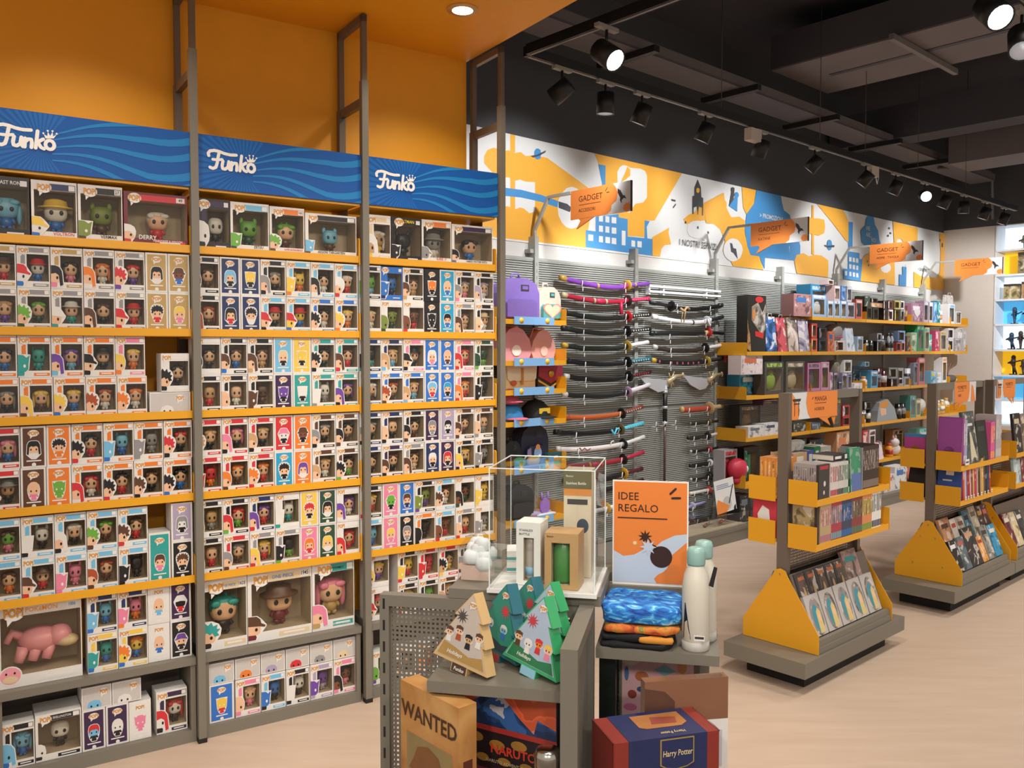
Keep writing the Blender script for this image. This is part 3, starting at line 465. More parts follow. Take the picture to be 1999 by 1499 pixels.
# ---------------------------------------------------------------- collectible boxes
FACE = [(0, .22), (.55, .2), (.70, .27), (.75, .45), (.70, .7), (0, .7)]
HAIR = [[(0, .7), (.7, .66), (.66, .82), (.4, .95), (0, .99)],
        [(0, .60), (.3, .63), (.55, .55), (.66, .40), (.78, .45), (.80, .65), (.70, .85), (.45, .97), (0, 1)],
        [(0, .58), (.25, .66), (.4, .55), (.55, .62), (.68, .45), (.95, .5), (.82, .62), (1, .75), (.8, .78), (.85, .95), (.6, .9), (.5, 1.08), (.3, .95), (.1, 1.1), (0, 1)],
        [(0, .60), (.35, .65), (.6, .55), (.66, .25), (.7, .05), (.95, .1), (.9, .5), (.85, .75), (.65, .93), (.35, 1), (0, 1)],
        [(0, .60), (.7, .55), (1.0, .50), (1.03, .58), (.78, .68), (.72, .85), (.5, .98), (0, 1)],
        [(0, .2), (.55, .18), (.78, .3), (.80, .55), (.9, .95), (.65, .83), (.4, .95), (0, .97)]]
def hull(ps):
    ps = sorted(set(ps)); cr = lambda o, a, b_: (a[0] - o[0]) * (b_[1] - o[1]) - (a[1] - o[1]) * (b_[0] - o[0])
    def half(it):
        h = []
        for p in it:
            while len(h) > 1 and cr(h[-2], h[-1], p) <= 0: h.pop()
            h.append(p)
        return h[:-1]
    return half(ps) + half(ps[::-1])
def portrait_mesh(st):
    def f():
        mb = MB(); bd = [(0, 0), (.45, 0), (.5, .12), (.42, .24), (0, .24)]
        o = hull(FACE + HAIR[st] + bd); c = (.1, .5)
        o = [(max(0, c[0] + (x - c[0]) * 1.09), c[1] + (z - c[1]) * 1.06) for x, z in o]
        mb.poly(o, -.0010, WHITE)
        mb.poly(bd, -.0014, DARK); mb.poly(FACE, -.0018, TINT); mb.poly(HAIR[st], -.0022, TINT)
        if st == 5: mb.poly(ell(.5, .45, .1, .08, 10), -.0026, WHITE)
        else: mb.poly(ell(.48, .43, .085, .075, 10), -.0026, BLACK)
        me = mb.mesh('portrait')
        # slots: white, outfit, skin(face), hair(tint)
        me.materials.clear()
        for m in (WHITE, DARK, plastic('h'), TINT, BLACK): me.materials.append(m)
        ix = [0, 1, 2, 2 if st == 0 else 3, 0 if st == 5 else 4]
        me.polygons.foreach_set('material_index', ix); me.update(); return me
    return cached(('por', st), f)
def figure_mesh(st):
    def f():
        mb = MB(); SK, HR, BKm, OF = plastic('h'), TINT, BLACK, DARK
        me_slots = (SK, HR, BKm, OF)
        head = HR if st == 5 else SK
        mb.mats = list(me_slots)
        mb.sell((0, 0, .66), (.48, .40, .36), head, 12, 8, .72)
        if st in (1, 2, 3): mb.sell((0, .06, .76), (.53, .44, .30), HR, 12, 6, .75); mb.sell((-.32, -.30, .86), (.22, .14, .12), HR, 6, 5); mb.sell((.30, -.30, .88), (.26, .14, .10), HR, 6, 5)
        if st == 2:
            for a, e in ((-.5, .9), (-.2, 1.12), (.12, 1.18), (.42, 1.05), (.62, .85)): mb.tube([(a * .6, .05, .85), (a, .08, e)], [.17, .01], HR, 6)
        if st == 3:
            mb.sell((-.5, .1, .5), (.13, .25, .42), HR, 8, 6); mb.sell((.5, .1, .5), (.13, .25, .42), HR, 8, 6)
        if st == 4: mb.lathe([(.72, .80), (.74, .84), (.5, .88), (.46, 1.08), (.2, 1.16)], HR, n=14)
        if st == 5: mb.sell((-.36, .05, 1.0), (.12, .10, .18), HR, 8, 6); mb.sell((.36, .05, 1.0), (.12, .10, .18), HR, 8, 6)
        for sx in (-.2, .2): mb.sell((sx, -.385, .62), (.085, .04, .09), BKm, 8, 6)
        mb.tube([(0, 0, .02), (0, 0, .18), (0, 0, .36)], [.22, .26, .17], OF, 10)
        mb.tube([(-.2, 0, .32), (-.33, -.05, .14)], [.08, .07], OF, 6); mb.tube([(.2, 0, .32), (.33, -.05, .14)], [.08, .07], OF, 6)
        mb.sell((-.12, -.05, -.02), (.12, .18, .08), OF, 8, 5); mb.sell((.12, -.05, -.02), (.12, .18, .08), OF, 8, 5)
        return mb.mesh('figure')
    return cached(('fig', st), f)
def logo_mesh():
    def f():
        mb = MB(); mb.poly(ell(0, 0, .5, .30, 18), 0, WHITE); mb.poly([(-.3, -.22), (-.05, -.28), (-.28, -.48)], 0, WHITE)
        mb.text('POP!', 0, -.15, .44, mat('logo_brown', '7a4a20', .5), -.0004, bold=.045, sx=.95).text('POP!', 0, -.15, .44, ORANGE, -.0007, bold=.012, sx=.95); return mb.mesh('logo')
    return cached('logo', f)
def carton_mesh(wd, h, d, wx0=.30, wz0=.16, wz1=.80, wx1=None):
    def f():
        mb = MB(); X0 = wd * wx0; X1 = wd - .004 if wx1 is None else wd * wx1; Z0, Z1 = h * wz0, h * wz1; C_ = TINT
        # front face ring, outer faces, recess
        o = [(0, 0), (wd, 0), (wd, h), (0, h)]; i_ = [(X0, Z0), (X1, Z0), (X1, Z1), (X0, Z1)]
        vs = [(x, 0, z) for x, z in o + i_]; mb.add(vs, [(k, (k + 1) % 4, 4 + (k + 1) % 4, 4 + k) for k in range(4)], C_)
        b0 = [(0, 0, 0), (wd, 0, 0), (wd, 0, h), (0, 0, h), (0, d, 0), (wd, d, 0), (wd, d, h), (0, d, h)]
        mb.add(b0, [(0, 3, 7, 4), (1, 5, 6, 2), (3, 2, 6, 7), (0, 4, 5, 1), (4, 7, 6, 5)], C_)
        e = .003; y1 = d * .8; xi0 = min(X0, wd * .06)
        vs = [(xi0, .0015, Z0 - e), (wd - e, .0015, Z0 - e), (wd - e, .0015, Z1 + e), (xi0, .0015, Z1 + e)]; vs += [(x, y1, z) for x, _, z in vs]
        mb.add(vs, [(4, 5, 6, 7), (0, 4, 7, 3), (1, 2, 6, 5), (3, 7, 6, 2), (0, 1, 5, 4)], INNER)
        mb.add([(x, 0, z) for x, z in i_] + [(x, .0015, z) for x, z in i_], [(k, 4 + k, 4 + (k + 1) % 4, (k + 1) % 4) for k in range(4)], C_)
        return mb.mesh('carton')
    return cached(('car', wd, h, d, wx0, wz0, wz1, wx1), f)
def film_mesh(wd, h, wx0, wz0, wz1, wx1=None):
    return cached(('film', wd, h, wx0, wz0, wz1), lambda: MB().box(wd * wx0 + .0004, (wd - .0044 if wx1 is None else wd * wx1), .0008, .0012, h * wz0 + .0004, h * wz1 - .0004, FILM).mesh('film'))
CART = {'b': 'b', 'k': 'k'}
STY = ['bald figure', '{}-haired figure', 'spiky {}-haired figure', 'long {}-haired figure', 'figure in {} hat', '{} masked figure']
def sty(st, hc): return STY[st].format(PAL[hc][1])
def window_box(M, loc, tok, label, wd=.117, h=.168, d=.10, cart='w', group=None, texts=(), rz=0, R=None, hdr=None):
    band, hair, st, skin, out = tok[0], tok[1], int(tok[2]), tok[3], tok[4]
    t = root('figure_box', label, 'box', M, loc, rz, group, R); s = h / .168
    big = wd > .14
    wx0, wz0, wz1 = (.30, .16, .80) if not big else (.06, .14, .84)
    part('carton', carton_mesh(wd, h, d, wx0, wz0, wz1), t, col=pc(cart))
    bm_ = cached(('band', wd, h, big), lambda: MB().box(wd * (.36 if not big else .06 + .38 * .1168 / wd), wd * .97, -.0008, 0, h * .845, h * .955, TINT).box(wd * .82, wd * .955, -.0012, -.0008, h * .855, h * .945, WHITE).mesh('band'))
    part('printed_band', bm_, t, col=pc(band))
    if not big: part('side_strip', cached(('strip', wd, h), lambda: MB().box(wd * .12, wd * .25, -.0008, 0, h * .56, h * .78, TINT).mesh('strip')), t, col=pc(band))
    if not any(q[2] < .2 and q[4] in (BLACK, MATS.get('red_ink')) for q in texts): part('name_strip', cached(('nam', wd, h), lambda: MB().box(wd * .48, wd * .96, -.0008, 0, h * .035, h * .105, TINT).box(wd * .55, wd * .88, -.0011, -.0008, h * .06, h * .085, WHITE).mesh('nam')), t, col=pc(band))
    lg = part('logo', logo_mesh(), t, (wd * .20 if not big else .032 * s, -.0014, h * .885)); ls = .34 * .117 * s; lg.scale = (ls, 1, ls * 1.35)
    po = part('portrait', portrait_mesh(st), t, (0.0006, -.0004, h * .04), col=pc(hair), mats={2: plastic(skin), 1: plastic(out)}); po.scale = (.115 * .40 * s, 1, .168 * .52 * s) if not big else (.10 * s * .40, 1, .168 * .34 * s)
    fw = (.052 if not big else .065) * s
    fg = part('figure', figure_mesh(st), t, (wd * (.65 if not big else .56), d * .42, h * (.20 if not big else .2)), col=pc(hair), mats={0: plastic(skin), 3: plastic(out)}); fg.scale = (fw, fw * .8, .078 * s)
    part('window', film_mesh(wd, h, wx0, wz0, wz1), t)
    for tx_ in texts:
        m_ = MB(); m_.text(tx_[0], wd * tx_[1], h * tx_[2], tx_[3], tx_[4], -.0018, bold=.012, sx=tx_[5] if len(tx_) > 5 else .9); part('lettering', m_, t)
    return t
def print_mesh(st):
    def f():
        mb = MB(); mats = (WHITE, DARK, plastic('h'), TINT, BLACK); mb.mats = list(mats)
        full = lambda P: [(x, z) for x, z in P] + [(-x, z) for x, z in P[::-1]]
        body = [(0, 0), (.14, .0), (.2, .03), (.16, .18), (.3, .14), (.33, .2), (.2, .36), (0, .36)]
        face = [(0, .30), (.3, .3), (.40, .38), (.42, .55), (.38, .7), (0, .72)]
        H = HAIR[st]; hr = [(x * .52, .16 + z * .84 * .9) for x, z in H]
        o = hull(full(body) + full(face) + full(hr)); o = [(x * 1.1, .5 + (z - .5) * 1.07) for x, z in o]
        mb.poly(o, -.0004, WHITE)
        a = len(mb.f)
        mb.poly(full(body), -.0008, DARK); mb.poly(full(face), -.0012, plastic('h')); mb.poly(full(hr) if st else full([(0, .7), (.38, .66), (.34, .82), (.2, .93), (0, .96)]), -.0016, TINT)
        for sx in (-.19, .19): mb.poly(ell(sx, .47, .055, .055, 8), -.0020, WHITE if st == 5 else BLACK)
        me = mb.mesh('print'); ix = [0, 1, 2, 2 if st == 0 else 3] + [0 if st == 5 else 4] * 2
        me.polygons.foreach_set('material_index', ix); me.update(); return me
    return cached(('prt', st), f)
def side_box(M, loc, tok, label, wd=.089, h=.168, d=.11, cart='w', group=None, rz=0):
    pan, hair, st, skin, out = tok[0], tok[1], int(tok[2]), tok[3], tok[4]
    t = root('figure_box', label, 'box', M, loc, rz, group)
    part('carton', cached(('sc', wd, h, d), lambda: MB().box(0, wd, 0, d, 0, h, TINT).mesh('carton')), t, col=pc(cart))
    part('side_panel', cached(('sp', wd, h), lambda: MB().box(wd * .08, wd * .92, -.0006, 0, h * .045, h * .955, TINT).mesh('panel')), t, col=pc(pan))
    lg = part('logo', logo_mesh(), t, (wd * .5, -.0010, h * .83)); lg.scale = (.040, 1, .045)
    po = part('printed_figure', print_mesh(st), t, (wd * .5, -.0007, h * .22), col=pc(hair), mats={2: plastic(skin), 1: plastic(out)}); po.scale = (.050, 1, .078)
    part('badge', cached(('bd', wd), lambda: MB().poly(ell(0, 0, .008, .008, 10), 0, WHITE).box(-.026, .026, -.0002, .0002, .013, .018, WHITE).mesh('badge')), t, (wd * .5, -.0012, h * .075))
    return t
def flat_box(M, loc, c, label, wd=.117, h=.095, d=.15, group=None, hair='b'):
    t = root('figure_box', label, 'box', M, loc, 0, group)
    part('carton', cached(('fc', wd, h, d), lambda: MB().box(0, wd, 0, d, 0, h, WHITE).mesh('carton')), t)
    part('top_panel', cached(('fp', wd, h), lambda: MB().box(.004, wd - .004, -.0006, 0, .004, h - .004, TINT).mesh('panel')), t, col=lin('c4bfba'))
    lg = part('logo', logo_mesh(), t, (wd * .74, -.001, h * .72)); lg.scale = (.036, 1, .05)
    part('printed_head', cached(('ph', wd), lambda: MB().poly([(-.026, 0), (.026, 0), (.028, .012), (.02, .028), (0, .034), (-.02, .028), (-.028, .012)], 0, TINT).poly(ell(-.012, .008, .004, .005, 8), -.0003, BLACK).poly(ell(.012, .008, .004, .005, 8), -.0003, BLACK).mesh('head')), t, (wd * .42, -.0008, .0045), col=pc(hair))
    return t
ROWS = '''0 1 t -.003 Wzn4hr Wyr4wb Wzk3hp Wyo3hw Wyr2hu Szk3hw Szn4jb
0 1 b -.003 Wyt1hu Wyg2hd Wyw4he Wyn3hk Wyr4hr Szk2hr Szl1hp
0 2 t -.19 Wok1hb Woe5ee Wou3hs Wok4hk Wpl1ho
0 2 b -.185 Woy3hk Wol3hn Wol2hb Woa2hw Woo2hw
0 3 t -.003 Wrp3hb Snk3hw Sok2ho Wok2hr Wos5sb Woy5ly Wor2hk
0 3 b -.006 Wry4tk Snh0hp Sog5dg Wor3hw Wok2hr Won2hk Wok2hb
0 4 t -.192 Wsn1gp Wsw5wk Wsw3hk Wsg2hn Wsn2hr
0 4 b -.192 Wsn1ho Wsn4hr Wsp5gp Wsa1hn Wsk5wk
0 5 t -.013 Wis5sb Wip5ro Swl0hs Sfw4kr
0 5 b -.013 Wle5tb Wlo2lb Swl0hb Sku4hk
1 1 t .787 Wkn1hn Sis3hk Sil5hk Wky3hk Wsl5lo Wsk3hw Wsw2hr
1 1 b .787 Wka3hn Sik3hr Sik2hw Wsr4hk Wsr4lb Wbk2hw Wbl2ho
1 2 t .787 Wwk1hk Wkn1hb Wkn3ht Ssc1hk Sll5hk Wek2hk Wen3hr
1 2 b .787 Wkc0tr Wkt0hw Wkn5nn Sfu5uk Sew5hk Wew5wy Weu3hk
1 3 t .787 Wrt2hk Wrp3hk Wrt1hk Srp4wk Son4jk Wny1hk Wnk1hn
1 3 b .787 Wrr5ro Wro1hn Wro2hr Sxk2hk Sou3hw Wnt1hw Wnk2hg
1 4 t .787 Wkc0ty Wkr3hg Wiu3hr Www5we Slr2hk Sdk3hw Wwu3hw
1 4 b .787 Wkc0hr Wry1hn Wyl3hr Wyk5kg Spo3hr Sdl3hw Wwr3hr
2 1 t 1.572 Wkg5gs Bbb5bi Wkn1ht Kko5hk Sxc0hb Wky1hp Wkv3hw
2 1 b 1.572 Wwc1hw Wwq1qd Wwj1jr Kkk5kk Sxk1hb Wyn3ht Wkc4hw
2 2 t 1.572 Wik5we Wit3hs Wpk4hk Sbw3hp Sbc0hn Wpr3hr Wdq0dg
2 2 b 1.572 Wbw3hn Wba2hn Wbt1hs Sbs2hr Sbx1hk Wpo3hr Wkk5kk
2 3 t 1.572 Wiy1hk Wic0hk Wkk1hn Sfy1hy Svk1wk Wnn1hn Wnc0hy
2 3 b 1.572 Wik1hk Wfn1hk Wyn3hc Siw1hk Sfr3hk Wkl3hk Wky5yk
2 4 t 1.572 Wkl1hr Spg4gk Sbn1hi Wkq5yu Wsn2hw Wwk3jd Wwl5kl
2 4 b 1.572 Wss5sb Spl1hp Sky1hy Wok1kk Wsj1jr Wyt0hr Wwy5yw
2 5 t 1.60 Wkl5lr Wrr5rr Wrk2tl Wky1hk Wkk1hi
2 5 b 1.60 Wkl2lr Wkg5gu Wnt1hk Wky1hr Wkn1hi'''
SHN = ['top', 'second', 'third', 'fourth', 'fifth', 'cabinet']
for ln in ROWS.splitlines():
    bay, sh, tb, xr, *tk = ln.split(); bay, sh, xr = int(bay), int(sh), float(xr)
    z = (SZ[sh] if sh < 5 else .385) + (.1695 if tb == 't' else .001)
    wds = [.089 if c[0] in 'SK' else .117 for c in tk]; x = xr - sum(wds) - .0025 * (len(wds) - 1)
    for k, c in enumerate(tk):
        row = 'upper' if tb == 't' else 'lower'
        lab = sty(int(c[3]), c[2])
        pos = f"{ORD[k]} in {row} row, {SHN[sh]} {'shelf' if sh < 5 else 'deck'}, {BAYN[bay]}"
        g = f'figure boxes on the {SHN[sh]} shelf of the {BAYN[bay]}'
        yj = .004 + rnd.uniform(0, .006) + (.018 if sh == 5 else 0)
        ct = {'B': 'b', 'K': 'k'}.get(c[0], 'w')
        if x > -.80 if bay == 0 else True:
            if c[0] in 'WB': window_box(MF, (x, yj, z), c[1:], f"{PAL[ct][1]} box with {lab}, {pos}", cart=ct, group=g, rz=rnd.uniform(-.008, .008))
            else: side_box(MF, (x, yj, z), c[1:], f"{PAL[c[1]][1]} panel, {lab}, {pos}", cart=ct, group=g, rz=rnd.uniform(-.008, .008))
        x += wds[k] + .0025
# odd ones of the left bay
side_box(MF, (-.095, .006, SZ[4] + .1695), 'vy3wk', 'lilac and silver panel box standing on the black one, end of fifth shelf, left bay')
side_box(MF, (-.095, .006, SZ[4] + .001), 'kn2hk', 'black and gold panel box under the lilac one, end of fifth shelf, left bay')
side_box(MF, (-.188, .012, SZ[4] + .001), 'en1hp', 'tall green checked panel box beside the gap on the fifth shelf, left bay', h=.215)
window_box(MF, (-.128, .0, SZ[2] + .097), 'wk2hk', 'white window box with spiky black hair standing on a flat box, third shelf, left bay')
flat_box(MF, (-.175, .004, SZ[2] + .001), 'w', 'white window box lying flat under another, end of third shelf, left bay', wd=.168, hair='w')
# big boxes on the top shelves
WI, BI, YI = WHITE, BLACK, mat('yellow_ink', 'f0d020', .4)
RI = mat('red_ink', 'c8302c', .4); BLI = mat('light_blue_ink', '3a86c8', .4)
def big(x0, x1, z, h, tok, label, cart='w', texts=(), y=.006): window_box(MF, (x0, y, z), tok, label, wd=x1 - x0, h=h, d=.15 if h < .26 else .19, cart=cart, texts=texts)
T_ = SZ[0] + .001
big(-.79, -.612, T_, .238, 'ks3sb', 'large black window box with blue spiked figure, first on the top shelf, left bay', 'k', (('THE LAST RONIN', .56, .875, .020, WI, .85),))
big(-.606, -.442, T_, .236, 'il4wb', 'large white window box with yellow-hatted figure, second on top shelf, left bay', 'w', (('VOLTRON', .7, .082, .018, RI),))
big(-.438, -.27, T_, .236, 'kq5nn', 'large white window box with olive horned figure, third on top shelf, left bay', 'w', (('VERMAX', .68, .082, .018, BI), ('27', .88, .875, .018, BI)))
big(-.265, -.008, T_, .225, 'rw1hr', 'wide red and black window box with pale clown-like figure, end of top shelf, left bay', 'm', (('DERRY', .36, .12, .026, WI), ('49', .89, .875, .018, BI), ('PENNYWISE & WAGON', .68, .082, .014, WI, .8)))
big(.036, .174, T_, .225, 'fw0wk', 'large window box with white bald figure, first on top shelf, middle bay', 'k', ())
big(.178, .352, T_, .222, 'sg5wd', 'large white window box with green masked figure, second on top shelf, middle bay', 'w', (('ZETSU', .72, .082, .017, BI),))
big(.356, .52, T_, .218, 'og2hn', 'large white window box with spiky green hair, third on top shelf, middle bay', 'w', (('SUPER SAIYAN BROLY', .68, .082, .012, RI, .75), ('1085', .885, .878, .014, BI, .7)))
big(.525, .783, T_, .203, 'ks5an', 'wide white window box with pale blue winged figure, end of top shelf, middle bay', 'w', (('AEGON TARGARYEN', .5, .08, .016, BI, .9),))
big(.836, .966, T_, .222, 'cw3tl', 'large white window box with pale long-haired figure, first on top shelf, end bay', 'w', ())
big(.97, 1.136, T_, .222, 'kk5kk', 'large black window box with yellow lettering, second on top shelf, end bay', 'k', (('BATMAN', .52, .875, .022, YI),))
big(1.14, 1.312, T_, .222, 'oy4yw', 'large white and orange window box with grey capped figure, third on top shelf, end bay', 'w', (('SUPER 17', .66, .082, .016, RI),))
big(1.316, 1.566, T_, .212, 'fk1hb', 'wide white window box with dark-haired figure, end of top shelf, end bay', 'w', (('HARRY POTTER WITH', .6, .082, .015, BI, .85),))
# deck boxes
z = .386
t = window_box(MF, (-.765, .03, z), 'wp0pc', 'giant window box with pink animal figure, on the cabinet deck, left bay', wd=.312, h=.345, d=.19, texts=(('POKéMON', .53, .875, .027, ORANGE, .9), ('1006', .885, .885, .020, BLI, .7)))
for o in list(t.children):
    if o.name.startswith(('figure', 'portrait')): D.objects.remove(o)
pk = MB(); pm = plastic('p')
pm2 = mat('pale_pink_vinyl', 'e89aa4', .35, noise=.1); cr_ = plastic('c')
pk.sell((.165, .09, .16), (.085, .07, .055), pm2, 14, 10); pk.sell((.235, .07, .17), (.05, .055, .045), pm2, 12, 8); pk.sell((.262, .045, .15), (.045, .04, .025), cr_, 10, 8)
for lx in (.10, .15, .2): pk.tube([(lx, .06, .14), (lx - .02, .04, .085)], [.025, .018], pm2, 8)
pk.tube([(.1, .1, .17), (.06, .09, .2), (.04, .08, .16)], [.025, .02, .014], pm2, 8)
part('figure', pk, t)
part('portrait', MB().poly(ell(.05, .05, .042, .04, 18), -.001, WHITE).poly(ell(.05, .05, .037, .035, 18), -.0014, pm2).poly(ell(.05, .035, .028, .014, 14), -.0018, cr_).poly(ell(.035, .06, .004, .005, 8), -.002, BLACK).poly(ell(.065, .06, .004, .005, 8), -.002, BLACK), t)
big(.036, .237, z, .325, 'ce2hk', 'big window box with spiky teal-haired figure, first on the cabinet deck, middle bay', 'w', (('1623', .885, .88, .022, BI, .7), ('ONE PIECE', .58, .88, .015, BLI, .9)), .03)
big(.240, .548, z, .33, 'cn4hm', 'big wide window box with figure in brown hat, centre of cabinet deck, middle bay', 'w', (('1945', .885, .88, .028, BI, .7), ('ONE PIECE', .54, .88, .024, BLI, .9)), .03)
big(.551, .768, z, .335, 'ep3hz', 'big window box with pink-haired figure and green band, end of cabinet deck, middle bay', 'w', (('SPY×FAMILY', .58, .88, .016, BI, .8), ('ANYA FORGER', .68, .05, .018, WI, .8)), .03)
window_box(MF, (.84, .03, .555), 'wl1hu', 'white window box with yellow-haired figure, alone beside the post on cabinet deck, end bay')
window_box(MF, (.84, .03, .386), 'wr4hk', 'white window box in red under the lone one beside the post, cabinet deck, end bay')
# compartment below
z = .056
window_box(MF, (-.752, .03, z), 'ks3sb', 'white window box with dark blue figure, first in the compartment, left bay', h=.185)
big(-.632, -.462, z, .195, 'kw0wk', 'wide window box with white bald figure, in the compartment, left bay', 'w', (('JACK SKELLINGTON', .5, .875, .014, WI, .75),), .03)
for k, (x, tok, d_) in enumerate(((-.459, 'fr1sk', 'dark purple panel box with auburn hair, under a flat box, left compartment'), (-.367, 'fw0wk', 'dark purple panel box with white bald figure, under a flat box, left compartment'))): side_box(MF, (x, .03, z), tok, d_, h=.175)
side_box(MF, (-.276, .03, z), 'wp5rp', 'white panel box with pink creature, beside the flat boxes, left compartment', h=.17)
window_box(MF, (-.165, .03, z), 'fr3wk', 'white and purple window box, last in the compartment, left bay', wd=.13, h=.19)
flat_box(MF, (-.459, .03, z + .176), 'w', 'first grey-topped box lying on the purple ones, left compartment', wd=.115, hair='s')
flat_box(MF, (-.341, .03, z + .176), 'w', 'second grey-topped box lying on the purple ones, left compartment', wd=.115, hair='w')
for k, (tok, d_) in enumerate((('bl5lr', 'blue panel box with yellow square-headed figure'), ('ph1hp', ''), ('sb5bk', ''), ('kw5wk', ''), ('vu5wv', ''), ('pk3jp', ''))):
    x = .058 + k * .119
    if k == 0: side_box(MF, (x, .02, z), tok, 'blue panel box with yellow block-headed figure, first in the compartment, middle bay', wd=.112, h=.175)
    else: window_box(MF, (x, .02, z), tok, f'window box with {sty(int(tok[2]), tok[1])}, {ORD[k]} in the compartment, middle bay', wd=.115, h=.173, cart='w')
    flat_box(MF, (x, .02, z + .177), 'w', f'grey-topped box with {PAL["sovryc"[k]][1]} printed head lying on top, {ORD[k]} in middle compartment', wd=.114, hair='sovryc'[k])
for k, tok in enumerate(('wg1gu', 'wn1hk', 'ko1hr')): window_box(MF, (.86 + k * .13, .03, z), tok, f'window box with {sty(1, tok[1])}, {ORD[k]} in the compartment, end bay')
# ================================================================ gadget wall: uprights, slat panels, shelves
for k, x in enumerate((-1.2, 0, 1.2, 2.4, 3.6, 4.8, 6.0, 7.2)):
    t = root('wall_upright', f'grey perforated wall upright, {ORD[k]} from the figure wall', 'upright', MG, (x, 0, 0), 0, 'uprights of the slat wall')
    part('post', MB().box(-.02, .02, -.03, .045, 0, 2.63, SLAT), t)
    part('wall_bracket', MB().box(-.055, -.02, -.015, .045, 2.50, 2.53, SLAT), t)
    part('slot_row', cached('slots', lambda: [m for m in [MB()] if [m.box(-.004, .004, -.0312, -.03, .2 + .05 * q, .225 + .05 * q, SLATD) for q in range(45)]][0].mesh('slots')), t, kind='stuff')
def slat_mesh():
    mb = MB(); z = .16
    while z < 2.44:
        if abs(z - 1.235) > .012: mb.box(.025, 1.175, -.012, -.003, z, z + .0105, SLAT)
        z += .0175
    return mb.mesh('slats')
for k in range(7):
    x = -1.2 + 1.2 * k
    t = root('slat_panel', f'grey finely slatted steel panel, {ORD[k]} bay of the gadget wall', 'panel', MG, (x, 0, 0), 0, 'slatted steel panels')
    part('back_sheet', cached('bsheet', lambda: MB().box(.022, 1.178, .0, .02, .13, 2.46, SLATD).mesh('sheet')), t)
    part('slats', cached('slats', slat_mesh), t, kind='stuff')
    part('top_rail', cached('trail', lambda: MB().box(.021, 1.179, -.014, .0, 2.445, 2.465, SLAT).mesh('rail')), t)
    dp = .56 if x >= 2.3 else .43
    if x >= -.1:
        t = root('base_plinth', f'taupe steel base plinth under the {ORD[k]} bay of the gadget wall', 'plinth', MG, (x, 0, 0), 0, 'base plinths of the gadget wall')
        part('deck', MB().box(.002, 1.198 if x < 7 else .74, -dp, -.031, .10, .13, GREYM), t); part('front_board', MB().box(.002, 1.198 if x < 7 else .74, -dp + .005, -dp + .02, 0, .10, GREYM), t)
GZ = {0: 2.095, 1: 1.735, 2: 1.318, 3: .922, 4: .48}
def plate_mesh(d, h0=-.03, h1=.085): return cached(('gp', d, h0, h1), lambda: MB().prism([(-d, h0), (-d, h1 - .01), (-d + .01, h1), (-.05, h1), (-.03, h0)], -.0015, .0015, YEL).xf(Matrix.Rotation(PI / 2, 4, 'Z') @ Matrix.Scale(1, 4)).mesh('plate'))
LV = ['top', 'second', 'third', 'fourth', 'fifth']
def gshelf(x0, x1, z, d, label, tag_=False, grp='yellow shelves of the gadget wall'):
    t = root('yellow_shelf', label, 'shelf', MG, (x0, 0, z), 0, grp); W_ = x1 - x0
    part('board', MB().box(.006, W_ - .006, -d + .004, -.032, -.02, 0, YEL), t)
    part('front_lip', MB().box(.006, W_ - .006, -d, -d + .004, -.032, .004, YEL), t)
    for xe in (.003, W_ - .003): part('end_plate', cached(('gep', d), lambda: MB().add([(a, b_, c_) for a in (-.0015, .0015) for b_, c_ in ((-d - .002, -.03), (-d - .002, .082), (-d + .008, .09), (-.03, .09), (-.03, -.03))], [(0, 1, 2, 3, 4), (9, 8, 7, 6, 5), (0, 5, 6, 1), (1, 6, 7, 2), (2, 7, 8, 3), (3, 8, 9, 4), (4, 9, 5, 0)], YEL).mesh('plate')), t, (xe, 0, 0))
    if tag_:
        tg = part('price_strip', MB().box(.10, .50, -d - .012, -d - .009, -.035, .022, mat('pale_blue_strip', '7fb0dc', .4, noise=.05)), t)
        part('yellow_dot', MB().lathe([(.022, 0), (.022, .001)], mat('strip_yellow', 'f0c040', .4), n=14).xf(Matrix.Rotation(PI / 2, 4, 'X')), tg, (.17, -d - .0121, -.006)); part('yellow_dot', MB().lathe([(.022, 0), (.022, .001)], MATS['strip_yellow'], n=14).xf(Matrix.Rotation(PI / 2, 4, 'X')), tg, (.43, -d - .0121, -.006))
for b in range(5):
    x0 = 2.4 + 1.2 * b; x1 = min(x0 + 1.2, 7.78)
    for l in range(5):
        if l == 0 and b == 0: continue
        gshelf(x0, x1 if b < 4 else 7.78, GZ[l], .36, f'yellow shelf board, {LV[l]} level of the gadget wall, {ORD[b]} shelf bay')
for k, z in enumerate((1.97, 1.675, 1.465, 1.24, .90, .52)): gshelf(-.62, .02, z, .33, f'yellow bag shelf with blue price strip, {ORD[k]} from the top', True, 'yellow bag shelves')

